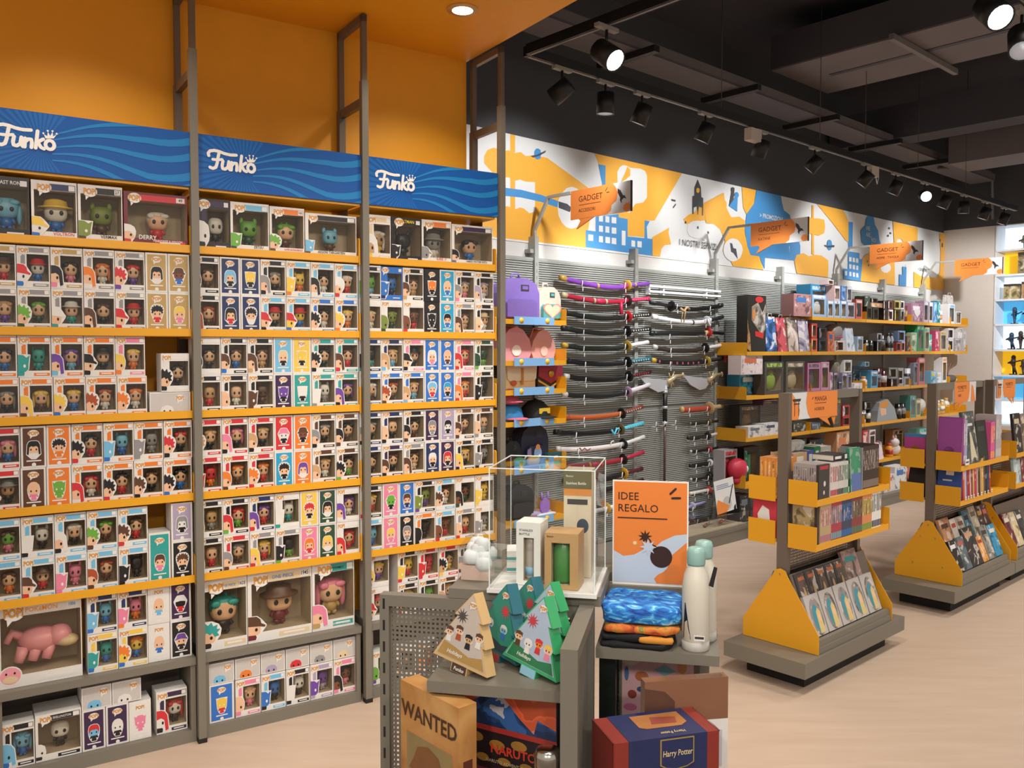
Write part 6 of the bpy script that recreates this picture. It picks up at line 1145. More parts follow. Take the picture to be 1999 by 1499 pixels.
def cap(label, x, z, c, c2, s=1, let=False, y=-.2):
    t = root('baseball_cap', label, 'cap', MG, (x, y, z)); m = mat('cap_' + c, c, .7, noise=.15, scale=50)
    part('crown', MB().lathe([(.10 * s, 0), (.10 * s, .03), (.085 * s, .08 * s), (.05 * s, .115 * s), (.008, .128 * s)], m, n=18), t)
    part('brim', MB().sell((.0, -.075 * s, .018), (.09 * s, .085 * s, .011), mat('cap_' + c2, c2, .7, noise=.1), 14, 6), t)
    part('button', MB().sell((0, 0, .128 * s), (.012, .012, .008), m, 8, 5), t)
    if let: part('lettering', MB().text('URBS', 0, .05, .045, mat('yellow_thread', 'e8c030', .6), -.101 * s, bold=.02) if 0 else MB().box(-.055, .055, -.1045, -.101, .045, .085, mat('yellow_thread', 'e8c030', .6, noise=.3, scale=200)), t)
cap('black cap with yellow lettering on the fourth bag shelf', -.18, 1.241, '171617', '171617', 1.15, True)
cap('pink and blue cap on the fourth bag shelf', -.44, 1.241, '2a80b8', 'd86a80', 1.05)
cap('coral pink cap stacked on the blue cap', -.46, 1.365, 'c85a70', 'd86a80', .95, y=-.185)
def navyp(t, wd, h): part('doll_print', MB().poly(ell(wd * .5, h * .3, wd * .14, h * .16), -.032, mat('pale_blue_dress', '8ab0d8', .5)).poly(ell(wd * .5, h * .45, wd * .08, h * .07), -.033, mat('orange_hair_print', 'd89048', .5)).poly([(wd * .1, h * .05), (wd * .28, h * .1), (wd * .25, h * .45), (wd * .12, h * .4)], -.033, mat('lilac_print', '8a78a8', .5)), t)
pack('dark navy backpack with small printed girl on the fifth bag shelf', -.34, .901, .28, .30, .11, '23283c', '262c44', navyp, -.22)
pack('small black backpack with white print at the post, fifth bag shelf', -.53, .901, .16, .20, .08, '1c1f24', '2a3034', None, -.25)
t = root('wallet', 'dark teal wallet at the end of the fifth bag shelf', 'wallet', MG, (-.13, -.29, .901)); part('body', MB().box(0, .16, 0, .04, 0, .085, mat('wallet_teal', '245058', .5, noise=.1)), t); part('stripe', MB().box(0, .16, -.001, 0, 0, .02, mat('wallet_mint', '5a9a88', .5)), t); part('emblem', MB().box(.06, .10, -.0015, 0, .045, .06, WHITE), t)
for x, c, d_ in ((-.42, '1f8a50', 'green round purse on the front of the fifth bag shelf'), (-.28, 'c8a038', 'mustard round purse on the front of the fifth bag shelf')):
    t = root('purse', d_, 'purse', MG, (x, -.285, .901)); part('body', MB().sell((0, 0, .04), (.06, .035, .04), mat('purse_' + c, c, .7, noise=.2), 12, 8), t); part('stem', MB().tube([(.05, 0, .06), (.07, 0, .08)], .006, WHITE, 5), t)
pack('black bag with stitched front on the lowest bag shelf', -.50, .521, .26, .25, .1, '202226', '2a2c30', None, -.25)
t = root('bag_charm', 'purple round charm tag hanging beside the black bag on the lowest shelf', 'charm', MG, (-.17, -.30, .60)); part('disc', MB().prism(ell(0, 0, .05, .06, 16), 0, .01, mat('charm_purple', '9a70c8', .5, noise=.1)), t)
for q in (-.03, .03): part('ear', MB().tube([(q, .005, .05), (q * 1.1, .005, .10)], [.014, .006], MATS['charm_purple'], 6), t)
t = root('folded_scarf', 'lilac and white folded cloth on the lowest bag shelf', 'scarf', MG, (-.25, -.29, .521)); part('cloth', MB().sell((.06, .03, .02), (.12, .035, .022), mat('lilac_cloth', 'b8a4d0', .8, noise=.3), 12, 6, .7), t); part('edge', MB().sell((.10, .0, .012), (.10, .03, .014), WHITE, 10, 5, .7), t)
# ================================================================ book gondolas
def lattice(w_, h_, pitch, bar, m, th=.002):
    mb = MB(); n = int(w_ / pitch); k = int(h_ / pitch)
    for i in range(n + 1): x = w_ * i / n; mb.box(x - bar / 2, x + bar / 2, 0, th, 0, h_, m)
    for j in range(k + 1): z = h_ * j / k; mb.box(0, w_, .0002, th + .0002, z - bar / 2, z + bar / 2, m)
    return mb
GY = -2.41
def gondola(label, xa, xb, bx0, bx1, screws=5):
    t = root('book_gondola', label, 'gondola', MG, (xa, GY, 0)); L_ = xb - xa; o0, o1 = bx0 - xa, bx1 - xa
    part('base', MB().box(o0, o1, -.24, .24, .09, .17, GREYM), t)
    part('recessed_foot', MB().box(o0 + .12, o1 - .10, -.17, .17, .0, .09, RUBBER), t)
    for x in (0, L_ - .035): part('post', MB().box(x, x + .035, -.03, .03, .17, 1.525, GREYD), t)
    part('top_bar', MB().box(.035, L_ - .035, -.025, .025, 1.48, 1.525, GREYM), t)
    ap = [(-.225, .172), (.225, .172), (.225, .27), (.045, .545), (.03, .575), (0, .585), (-.03, .575), (-.045, .545), (-.225, .27)]
    for x, bl in ((-.012, True), (L_ + .006, False)):
        mb = MB().prism(ap, 0, .004, YEL).xf(Matrix.Translation((x, 0, 0)) @ Matrix.Rotation(-PI / 2, 4, 'Z'))
        p = part('end_panel', mb, t)
        if bl:
            for y, z in ((0, .555), (-.05, .47), (.05, .47), (.1, .28), (-.1, .28))[:screws]: part('screw', MB().sell((x - .003, y, z), (.002, .005, .005), CHROME, 8, 5), p)
    for s in (-1, 1):
        for z, nm in ((.97, 'upper'), (.735, 'lower')):
            sh = part('shelf', MB().box(.0, L_ + .0, min(s * .035, s * .195), max(s * .035, s * .195), z - .015, z, YEL), t)
            part('front_lip', MB().box(0, L_, min(s * .195, s * .2), max(s * .195, s * .2), z - .028, z + .006, YEL), sh)
            for x in (-.004, L_ + .004): part('end_plate', MB().box(x - .0015, x + .0015, min(s * .038, s * .202), max(s * .038, s * .202), z - .03, z + .10, YEL), sh)
        part('ledge', MB().box(.0, L_, min(s * .19, s * .215), max(s * .19, s * .215), .172, .24, GREYM).box(.0, L_, min(s * .205, s * .222), max(s * .205, s * .222), .172, .205, GREYM), t)
        sl = MB().add([(0, s * .185, .20), (L_, s * .185, .20), (L_, s * .05, .56), (0, s * .05, .56), (0, s * .178, .195), (L_, s * .178, .195), (L_, s * .043, .555), (0, s * .043, .555)], [(0, 1, 2, 3), (7, 6, 5, 4), (0, 3, 7, 4), (1, 5, 6, 2), (2, 6, 7, 3), (0, 4, 5, 1)], GREYD)
        part('sloped_rest', sl, t)
    part('perforated_back', lattice(L_ - .08, .30, .016, .007, GREYD).xf(Matrix.Translation((.04, -.002, .56))), t, kind='stuff')
    part('back_sheet', MB().box(.036, L_ - .036, -.001, .002, .86, 1.10, GREYD), t)
    return t
gondola('manga gondola with yellow triangular ends, nearest to the gift table', -.465, .375, -.64, .52, 1)
gondola('second book gondola with screwed yellow triangular end', 1.455, 2.36, 1.28, 2.425)
gondola('third book gondola joined to the second, cut by the frame edge', 2.53, 3.45, 2.435, 3.6)
PAGE = mat('book_paper', 'd8d2c6', .7, noise=.1, scale=200)
def book(label, loc, th, hh, dd, c, rz=0, c2=None, R=None, group=None, cover=None, nm='book', pm=None):
    """spine faces -y; thickness along x, depth along y."""
    t = root(nm, label, 'book', MG, loc, rz, group, R)
    key = (round(th, 4), round(hh, 3), round(dd, 3))
    part('cover', cached(('bkc',) + key, lambda: MB().box(0, th, 0, .0015, 0, hh, TINT).box(0, .0012, .0015, dd, 0, hh, TINT).box(th - .0012, th, .0015, dd, 0, hh, TINT).mesh('cover')), t, col=lin(c))
    part('pages', cached(('bkp',) + key, lambda: MB().box(.0012, th - .0012, .0015, dd - .003, .002, hh - .003, PAGE).mesh('pages')), t)
    if c2: part('spine_print', cached(('bks',) + key, lambda: MB().box(th * .1, th * .9, -.0004, 0, hh * .05, hh * .22, TINT).box(th * .25, th * .75, -.0004, 0, hh * .45, hh * .9, ART).mesh('print')), t, col=lin(c2))
    if cover: cover(t, th, hh, dd)
    return t
def front_print(c, frame=.06, m=None, extra=None):         # print on the -x cover
    def f(t, th, hh, dd):
        mb = MB().box(dd * frame, dd * (1 - frame), 0, .0006, hh * frame, hh * (1 - frame), m or ART).xf(Matrix.Rotation(PI / 2, 4, 'Z'))
        part('cover_print', mb, t, (-.0004, 0, 0), col=lin(c))
        if extra: extra(t, th, hh, dd)
    return f
def facing(label, x, y, z, wd, hh, c, grp, prints, M=MG, th=.018, tilt=-20, rz=0):
    t = root('book', label, 'book', M, (x, y, z), rz, grp, Matrix.Rotation(math.radians(tilt), 4, 'X'))
    part('cover', cached(('fcv', wd, hh, th), lambda: MB().box(0, wd, 0, .0014, 0, hh, TINT).box(0, wd, th - .0014, th, 0, hh, TINT).box(0, .0014, .0014, th - .0014, 0, hh, TINT).mesh('cover')), t, col=lin(c))
    part('pages', cached(('fpg', wd, hh, th), lambda: MB().box(.0014, wd - .002, .0014, th - .0014, .002, hh - .002, PAGE).mesh('pages')), t)
    for nm_, fn, cc in prints(wd, hh): part(nm_, cached((nm_, label if not grp else grp), fn), t, col=lin(cc))
    return t
zU, zL = .9705, .7355
def run(lbl, n, x, y, z, th, hh, dd, c, c2, grp, rz=0, lean=0):
    for k in range(n): book(lbl if n < 2 else ORD[k] + ' ' + lbl, (x + k * (th + .0006), y, z), th, hh + rnd.uniform(-.002, .002), dd, c, rz, c2, Matrix.Rotation(lean, 4, 'Y') if lean else None, grp)
    return x + n * (th + .0006)
# manga gondola, upper shelf towards the camera
for k in range(11): book(ORD[k] + ' grey spined manga volume in the row facing the end plate', (-.44, -2.588 + k * .0130, zU), .0128, .186, .125, 'a49a98', -PI / 2, '8a8080', None, 'grey manga row')
# rz=-90deg: thickness runs along -y, spine faces -x
x = -.30
facing('dark manga cover with white spots and red title in front of the grey row', -.445, -2.604, zU, .115, .186, '34302e', None, lambda wd, hh: (('cover_print', lambda: MB().box(wd * .02, wd * .98, -.0006, 0, hh * .02, hh * .98, TINT), '3c3836'), ('title_print', lambda: MB().box(wd * .12, wd * .88, -.0012, -.0006, hh * .86, hh * .96, TINT), 'b83038'), ('white_spots', lambda: MB().poly(ell(wd * .55, hh * .45, wd * .10, hh * .08), -.0013, TINT).poly(ell(wd * .5, hh * .2, wd * .07, hh * .06), -.0013, TINT), 'd8d4d0')), th=.013, tilt=0)
x = run('pale manga volume with red and black lower spine on the upper shelf', 6, -.318, -2.604, zU, .0126, .182, .125, 'd4cfc8', 'b02c34', 'pale and red manga')
x = run('white manga volume with black lower spine on the upper shelf', 5, x, -2.604, zU, .0126, .182, .125, 'cfcac4', '1c1c1c', 'white and black manga')
x = run('white manga volume with green top spine on the upper shelf', 4, x, -2.604, zU, .0126, .182, .125, 'c8c8c0', '1f7a50', 'green topped manga')
book('dark polka dotted manga volume ending the spine row', (x + .001, -2.604, zU), .012, .182, .125, '1c1a1c', 0, 'c8c8c8'); x += .018
book('tall black book lying flat on top of the manga row', (-.16, -2.585, zU + .189), .03, .16, .125, '1f1f20', 0, 'd8d8d4', Matrix.Translation((.07, 0, 0)) @ Matrix.Rotation(-PI / 2, 4, 'Y')) 
t = root('book_title', 'white title lettering on the flat black book', 'lettering', MG, (-.12, -2.601, zU + .197)) if 0 else None
facing('tall green and blue cover book on the upper manga shelf', -.088, -2.604, zU + .001, .125, .245, '3c8a6a', None, lambda wd, hh: (('cover_print', lambda: MB().box(wd * .02, wd * .98, -.0006, 0, hh * .02, hh * .98, ARTS), '3c8a68'), ('blue_print', lambda: MB().box(wd * .1, wd * .98, -.001, -.0006, hh * .02, hh * .42, TINT), '5a70a8')), th=.02, tilt=-3)
book('grey thick book beside the green and blue cover', (.040, -2.604, zU), .010, .24, .13, '8a8c8a', 0, None)
x = run('tall dark brown spined volume at the end of the upper shelf', 16, .053, -2.604, zU, .0115, .245, .13, '3c2c28', '8a7a70', 'dark brown volumes')
# far side of the upper shelf
for k in range(6): book(ORD[k] + ' orange spined volume in the row behind the near post', (-.44, -2.375 + k * .0235, zU), .0225, .20, .14, 'd88a3c', -PI / 2, 'e0a860', None, 'orange volumes')
for k, (c, wd, d_, hh) in enumerate((('c8a078', .15, 'peach thick box set on the far upper shelf', .21), ('4a5a9a', .07, 'blue box set on the far upper shelf', .215), ('2c7a50', .07, 'green box set on the far upper shelf', .23), ('b8b4ac', .12, 'white grey box set on the far upper shelf', .225))):
    book(d_, (-.27 + (0, .155, .23, .305)[k], -2.36, zU), wd, hh, .14, c, 0, 'd8c8b8')
t = root('shopping_bag', 'crumpled white plastic bag on top of the far box sets', 'bag', MG, (-.22, -2.33, zU + .212)); cb = MB(); 
for k in range(7): cb.sell((rnd.uniform(0, .13), rnd.uniform(0, .06), .02 + rnd.uniform(0, .02)), (.045, .035, .025), mat('white_plastic_bag', 'd4d0c8', .4, noise=.2, scale=40), 8, 6, .8)
part('film', cb, t)
# manga gondola, lower shelf
book('dark cover with pale statue faces facing the end, lower manga shelf', (-.445, -2.60, zL), .02, .225, .155, '3a2c2e', 0, None, None, None, front_print('a89468', .1))
x = -.42
for n, c, c2, d_ in ((6, 'b8a078', 'b06a80', 'sandy'), (6, 'a83c48', '6aa0a8', 'red'), (6, '3c4058', '2f6ab0', 'navy and blue'), (7, '8a3a3c', '4a7a58', 'brick red'), (6, 'd88a58', '6a9a3c', 'orange and green'), (6, 'e4e2dc', '3a3c48', 'white')):
    x = run(f'{d_} spined manga volume on the lower shelf of the manga gondola', n, x, -2.604, zL, .0188 if n != 7 else .017, .205 + .012 * (c == 'e4e2dc'), .13, c, c2, f'{d_} manga run')
book('bright red cover with white fist facing the end, far lower manga shelf', (-.445, -2.37, zL), .02, .22, .15, 'b83040', 0, None, None, None, front_print('c83848', .03, TINT, lambda t, th, hh, dd: part('fist_print', MB().poly([(.04, .05), (.11, .03), (.12, .12), (.09, .17), (.05, .15)], 0, WHITE).xf(Matrix.Rotation(PI / 2, 4, 'Z')), t, (-.0012, 0, 0))))
# display slope
TL = Matrix.Rotation(math.radians(-20), 4, 'X')
def pr_oval(wd, hh):
    return (('arch_print', lambda: MB().poly(ell(wd * .55, hh * .46, wd * .40, hh * .46, 20), -.0006, ART).poly(ell(wd * .55, hh * .42, wd * .30, hh * .38, 20), -.0009, TINT), '8a8480'),
            ('teal_panel', lambda: MB().poly(ell(wd * .52, hh * .42, wd * .22, hh * .33, 18), -.0013, TINT), '3a8a9a'),
            ('hair_print', lambda: MB().poly([(wd * .5, hh * .05), (wd * .84, hh * .05), (wd * .82, hh * .55), (wd * .68, hh * .66), (wd * .54, hh * .56)], -.0017, TINT).poly(ell(wd * .68, hh * .42, wd * .09, hh * .10, 12), -.0021, plastic('h')), 'd0b878'))
def pr_dark(wd, hh): return (('cover_print', lambda: MB().box(wd * .2, wd * .98, -.0006, 0, hh * .02, hh * .97, ART), '5a4a42'), ('title_print', lambda: MB().box(wd * .3, wd * .9, -.0012, -.0006, hh * .82, hh * .9, TINT), 'b86a3a'), ('figure_print', lambda: MB().poly(ell(wd * .62, hh * .35, wd * .14, hh * .28), -.0013, TINT), 'b89868'))
def pr_one(c, c2, art=ART): return lambda wd, hh: (('cover_print', lambda: MB().box(wd * .03, wd * .97, -.0006, 0, hh * .02, hh * .98, art), c), ('title_print', lambda: MB().box(wd * .15, wd * .8, -.0012, -.0006, hh * .74, hh * .86, TINT), c2))
for k in range(5): facing(ORD[k] + ' grey manga with oval portrait standing face out on the lower ledge', -.445 + k * .158, -2.600 + .002, .245, .146, .215, 'b4aeaa', 'grey portrait manga', pr_oval)
for k in range(5): facing(ORD[k] + ' dark manga standing face out behind the grey portrait row', -.445 + k * .105, -2.545, .345, .10, .225, '3a3432', 'dark face-out manga', pr_dark)
facing('teal and pink illustrated cover at the end of the back display row', .10, -2.542, .345, .17, .26, 'a88a80', None, pr_one('a0847c', '3a8a88'))
facing('pale cover on the far display slope behind the yellow end', .44, -2.27, .245, .15, .20, 'c8c4c8', None, pr_one('c0bcc4', '7a78a0'), rz=PI)
facing('white grey cover on the far side slope of the manga gondola', -.29, -2.215, .245, .15, .22, 'd0ccc8', None, pr_one('c8c4c4', '9a9898'), rz=PI)
# second gondola
book('large purple cover facing the end on the upper shelf of the second gondola', (1.475, -2.60, zU + .001), .022, .33, .155, '8a4488', 0, None, Matrix.Rotation(.06, 4, 'Y'), None, front_print('9a4c98', .03, TINT, lambda t, th, hh, dd: part('seal_print', MB().poly(ell(.08, .10, .035, .03), 0, GOLD).xf(Matrix.Rotation(PI / 2, 4, 'Z')), t, (-.001, 0, 0))))
x = 1.51
for c, th, hh, d_ in (('a87aa8', .02, .32, 'lilac'), ('d8a0b0', .016, .315, 'pale pink'), ('7aa8d0', .02, .31, 'pale blue')):
    book(f'{d_} spined comic beside the purple cover, second gondola', (x, -2.603, zU + .001), th, hh, .14, c, 0, 'd8d4d8'); x += th + .003
facing('tall grey cover with pale dress figure leaning on the second gondola', 1.59, -2.605, zU + .004, .21, .36, '4a504c', None, lambda wd, hh: (('cover_print', lambda: MB().box(wd * .03, wd * .97, -.0006, 0, hh * .02, hh * .98, ART), '555a56'), ('dress_print', lambda: MB().poly([(wd * .45, hh * .6), (wd * .55, hh * .6), (wd * .85, hh * .08), (wd * .6, hh * .12), (wd * .3, hh * .05)], -.0014, TINT), 'c8c0a4'), ('title_print', lambda: MB().box(wd * .3, wd * .75, -.0014, 0, hh * .72, hh * .77, TINT), 'd0d0c8')), tilt=-8)
facing('black green cover with thin frame beside the dress cover', 1.80, -2.600, zU + .004, .19, .285, '20261f', None, pr_one('242c26', '3a4a40', TINT), tilt=-6)
x = run('pink and orange spined comic on the second gondola upper shelf', 3, 2.01, -2.603, zU + .001, .026, .27, .14, 'd85a98', 'e8a050', 'pink orange comics')
x = run('pale grey thick comic on the second gondola upper shelf', 5, x + .02, -2.603, zU + .001, .022, .315, .14, 'b0a8a8', 'c8c0c0', 'pale grey comics')
t = root('shelf_card', 'small white shelf card in front of the lilac comics, second gondola', 'card', MG, (1.505, -2.618, zU + .008)); part('card', MB().box(0, .07, 0, .002, 0, .04, WHITE), t); part('print', MB().box(.01, .06, -.0005, 0, .015, .025, DARK), t)
book('large blue cover facing the end on the lower shelf of the second gondola', (1.475, -2.60, zL + .001), .022, .26, .155, '2c4488', 0, None, Matrix.Rotation(.12, 4, 'Y'), None, front_print('2f5098', .03, TINT, lambda t, th, hh, dd: part('title_print', MB().box(.05, .10, 0, .0004, .17, .20, WHITE).box(.06, .12, 0, .0004, .13, .14, WHITE).xf(Matrix.Rotation(PI / 2, 4, 'Z')), t, (-.001, 0, 0))))
x = 1.52
for k, (c, th, d_) in enumerate((('c84a30', .03, 'orange red'), ('d8d4d4', .016, 'white'), ('8a8ab0', .018, 'blue grey'), ('a02430', .024, 'dark red'), ('b83038', .02, 'red'), ('e0c8c0', .016, 'blush'), ('7a2838', .02, 'wine'), ('c89a58', .03, 'ochre'), ('c02c48', .034, 'crimson'), ('b8a488', .026, 'sand'), ('4a2c28', .034, 'dark brown'), ('c8a878', .02, 'tan'), ('d8a848', .034, 'mustard'), ('6a5a50', .024, 'grey brown'), ('1f1c1c', .028, 'black'), ('24405a', .04, 'navy'), ('b02c34', .024, 'scarlet'))):
    book(f'{d_} spined comic leaning on the lower shelf of the second gondola', (x, -2.603, zL + .002), th, .245 + rnd.uniform(-.03, .03), .14, c, 0, c, Matrix.Rotation(-.10, 4, 'Y')); x += th + .0045
    if k % 2 == 0: 
        s_ = root('price_label', f'white price label at the foot of the {d_} comic, second gondola', 'label', MG, (x - .03, -2.617, zL + .008), 0, 'white labels on the lower comic shelf'); part('paper', MB().box(0, .022, 0, .001, 0, .022, WHITE), s_); part('print', MB().box(.004, .018, -.0004, 0, .008, .012, DARK), s_)
# far side of the second gondola
book('magenta and blue cover facing the end on the far upper shelf, second gondola', (1.475, -2.375, zU), .02, .20, .15, 'a83c80', 0, None, None, None, front_print('b04488', .0, TINT, lambda t, th, hh, dd: part('emblem', MB().poly(ell(.075, .10, .022, .02), 0, GOLD).box(0, .15, 0, .0004, .18, .20, TINT).xf(Matrix.Rotation(PI / 2, 4, 'Z')), t, (-.001, 0, 0), col=lin('2f80b8'))))
for k in range(5): book(ORD[k] + ' black spined book leaning on the far lower shelf, second gondola', (1.49 + k * .03, -2.375, zL + .001), .024, .22, .14, '241c20', -PI / 2 * 0, 'c8c4c0', Matrix.Rotation(.3, 4, 'Y'), 'leaning black books')
for k, (x, wd, hh, c, c2, d_) in enumerate(((1.475, .125, .22, '1f1d20', 'd8d8d8', 'black cover with white figure'), (1.605, .135, .225, '5a6870', 'b05a4a', 'blue grey battle cover'), (1.745, .20, .27, '34302e', 'c89a78', 'large dark brown portrait cover'), (1.95, .10, .18, 'd8984c', 'a03c34', 'small orange cover'), (2.06, .13, .24, '8a8680', '3a3836', 'grey gothic arch cover'), (2.2, .14, .23, '2f8ab0', 'd8d0c0', 'cyan and white cover'))):
    facing(f'{d_} on the front ledge of the second gondola', x, -2.598, .245, wd, hh, c, None, pr_one(c, c2))
for k, (x, wd, hh, c, c2, d_) in enumerate(((1.475, .17, .26, 'b8845c', '4a2a24', 'tan cover with dark emblem'), (1.65, .10, .24, 'c8c0b8', 'b84030', 'white cover with red strip'), (1.755, .13, .24, 'a8a898', '7a4a3a', 'grey green cover'), (1.89, .12, .27, '4a7a90', '1c1c20', 'misty blue cover'), (2.015, .13, .28, 'b0a590', '6a5a48', 'beige stone cover'), (2.15, .10, .27, '3a2a22', 'b8843c', 'brown cover with amber figure'), (2.255, .10, .27, '5a2c2c', 'c86a5a', 'maroon cover'))):
    facing(f'{d_} in the back display row of the second gondola', x, -2.545, .345, wd, hh, c, None, pr_one(c, c2))
facing('red bordered cover on the far slope of the second gondola', 1.66, -2.222, .245, .15, .28, 'a02434', None, pr_one('c8b8b4', 'a02434'), rz=PI)
# third gondola
for k, (x, wd, hh, c, d_) in enumerate(((2.54, .16, .30, '2c2826', 'black and sepia cover'), (2.71, .16, .29, '8a7a68', 'brown grey cover'))):
    facing(f'{d_} on the upper shelf of the third gondola', x, -2.602, zU + .004, wd, hh, c, None, pr_one(c, 'c8b898'), tilt=-6)
for k, (x, wd, hh, c, d_) in enumerate(((2.54, .15, .26, 'a8bcc0', 'pale teal cover'), (2.70, .15, .26, '7a3434', 'dark red cover'))):
    facing(f'{d_} on the lower shelf of the third gondola', x, -2.602, zL + .004, wd, hh, c, None, pr_one(c, '2c3a48'), tilt=-6)
for k, (x, wd, hh, c, d_) in enumerate(((2.545, .13, .27, '6a2c34', 'red and black action cover'), (2.68, .13, .26, 'c8b48c', 'cream cover'), (2.82, .13, .26, '3a3c40', 'charcoal cover'))):
    facing(f'{d_} on the front ledge of the third gondola', x, -2.598, .245, wd, hh, c, None, pr_one(c, 'd8d0c0'))
# gondola signs
def gond_sign(label, x, lines, torii, wd=.50, h=.145):
    t = bubble_sign('gondola_sign', label, MG, (x, GY - .028, 1.525 - h), 0, wd, h, lines, rocket=False, tail=False)
    for o in list(t.children):
        if o.name.startswith(('orange_bubble', 'lettering')): D.objects.remove(o)
    m = (lambda P: [(wd - a, b_) for a, b_ in P]) if torii else (lambda P: P)
    part('orange_bubble', MB().poly(m([(0, -.0), (.60 * wd, 0), (.66 * wd, .2 * h), (.70 * wd, .6 * h), (.68 * wd, h), (0, h)]), -.001, SIGNO), t)
    part('bubble_tail', MB().prism(m([(.12 * wd, 0), (.42 * wd, 0), (.15 * wd, -.36 * h), (.22 * wd, -.08 * h)]), 0, .004, SIGNO).prism(m([(.02 * wd, 0), (.12 * wd, 0), (.05 * wd, -.36 * h)]), .004, .008, SIGNO), t)
    lt = MB(); x0 = .48 * wd if torii else .16 * wd
    lt.text(lines[0], x0, .64 * h, .26 * h, SIGNT, -.0018, 'LEFT'); lt.box(x0, x0 + .26 * wd, -.0018, -.0012, .55 * h, .57 * h, SIGNT); lt.text(lines[1], x0, .28 * h, .18 * h, SIGNT, -.0018, 'LEFT')
    lt.stroke([(x0 - .05 * wd, .72 * h), (x0 - .03 * wd, .80 * h)], .03 * h, SIGNT, -.0018); part('lettering', lt, t)
    if torii:
        tr = MB().poly([(.0, .02), (.05, .02), (.12, .12), (.12, .14), (.0, .14)], -.0009, SIGNO)
        tr = MB(); tr.poly([(.012, .098), (.088, .098), (.094, .112), (.006, .112)], -.0014, RK); tr.box(.02, .08, -.0014, -.001, .082, .088, RK); tr.box(.026, .032, -.0014, -.001, .02, .10, RK); tr.box(.068, .074, -.0014, -.001, .02, .10, RK)
        tr.poly([(0, .0), (.07, .0), (.085, .05), (.06, .085), (.03, .12), (.0, .145)], -.0006, SIGNO)
        part('torii_print', tr, t)
    else: part('orange_streak', MB().poly([(.76 * wd, .0), (.98 * wd, .0), (.86 * wd, .75 * h), (.78 * wd, .85 * h)], -.001, SIGNO), t)
gond_sign('orange bubble sign reading MANGA HORROR on the manga gondola', -.43, ('MANGA', 'HORROR'), True)
gond_sign('orange bubble sign reading FUMETTI on the second gondola', 1.78, ('FUMETTI', 'KIDS'), False, .40, .145)
gond_sign('orange bubble sign on the third gondola at the frame edge', 2.62, ('FUMETTI', ''), True, .40, .145)
# ================================================================ gift table in front
def perf_panel(label, loc, wd, h, rz=0, th=.034, slots=False, pitch=.0125, bar=.0062):
    t = root('perforated_panel', label, 'panel', MT, loc, rz)
    part('stile', MB().box(0, .026, 0, th, 0, h, GREYM), t); part('stile', MB().box(wd - .026, wd, 0, th, 0, h, GREYM), t)
    part('rail', MB().box(.026, wd - .026, 0, th, h - .03, h, GREYM), t); part('rail', MB().box(.026, wd - .026, 0, th, 0, .03, GREYM), t)
    part('perforated_sheet', lattice(wd - .052, h - .06, pitch, bar, GREYM).xf(Matrix.Translation((.026, th * .4, .03))), t, kind='stuff')
    if slots: part('slot_row', MB(), t) if 0 else part('slot_row', [m for m in [MB()] if [m.box(.009, .015, -.0004, 0, .05 + .058 * q, .078 + .058 * q, BLK) for q in range(9)]][0], t, kind='stuff')
    return t
perf_panel('long taupe perforated panel with slotted edge facing the figure wall', (-.551, .0, .55), .54, .552, slots=True)
t = perf_panel('short taupe perforated panel jutting towards the camera between the two shelves', (.026, -.338, .55), .335, .56, PI / 2, .038, pitch=.0085, bar=.0045)
perf_panel('taupe perforated panel behind the folded shirts', (.03, .222, .55), .285, .552, th=.03)
t = root('table_base', 'taupe base plinth and tray of the gift table', 'base', MT, (0, 0, 0))
part('tray', MB().box(-.42, .36, -.42, .25, .535, .549, GREYM), t); part('column', MB().box(-.3, .3, -.3, .2, .06, .535, GREYM), t); part('foot', MB().box(-.38, .34, -.38, .24, 0, .06, GREYD), t)
t = root('gift_shelf', 'taupe shelf carrying the tree tins', 'shelf', MT, (-.326, -.296, .974)); part('board', MB().box(0, .311, 0, .294, 0, .026, GREYM), t); part('bracket', MB().box(.01, .03, .29, .296, -.03, 0, GREYM), t)
t = root('gift_shelf', 'taupe shelf carrying the shirts and white bottles', 'shelf', MT, (.028, -.002, .974)); part('board', MB().box(0, .306, 0, .222, 0, .026, GREYM), t); part('bracket', MB().box(.01, .03, .216, .222, -.03, 0, GREYM), t)
t = root('case_platform', 'taupe top platform under the acrylic case', 'platform', MT, (-.36, .036, 1.103)); part('board', MB().box(0, .40, -.032, .30, 0, .026, GREYM).box(.40, .50, .217, .40, 0, .026, GREYM), t); part('bracket', MB().box(.01, .36, .1, .12, -.06, 0, GREYD), t)
t = root('display_case', 'clear acrylic display case with bottle boxes inside', 'case', MT, (-.246, -.012, 1.1295))
W_, D_, H_ = .272, .27, .318; e = .004
part('base_board', MB().box(-.006, W_ + .006, -.006, D_ + .006, 0, .010, mat('case_base', 'e0dfdc', .3, noise=.05)), t)
part('front_pane', MB().box(0, W_, 0, e, .011, H_, ACRYL), t); part('back_pane', MB().box(0, W_, D_ - e, D_, .011, H_, ACRYL), t)
part('side_pane', MB().box(0, e, e, D_ - e, .011, H_, ACRYL), t); part('side_pane', MB().box(W_ - e, W_, e, D_ - e, .011, H_, ACRYL), t); part('top_pane', MB().box(0, W_, 0, D_, H_, H_ + e, ACRYL), t)
EDGE = mat('acrylic_edge', 'dfe8e4', .15, noise=.02)
ed = MB()
for x in (0, W_): ed.box(x - .0014, x + .0014, -.0014, .0014, .011, H_ + e, EDGE).box(x - .0014, x + .0014, D_ - .0014, D_ + .0014, .011, H_, EDGE).box(x - .0012, x + .0012, 0, D_, H_ + e - .001, H_ + e + .0014, EDGE)
for y in (0, D_): ed.box(0, W_, y - .0014, y + .0014, H_ + e - .001, H_ + e + .0014, EDGE)
part('polished_edge', ed, t)
ZC = 1.1405
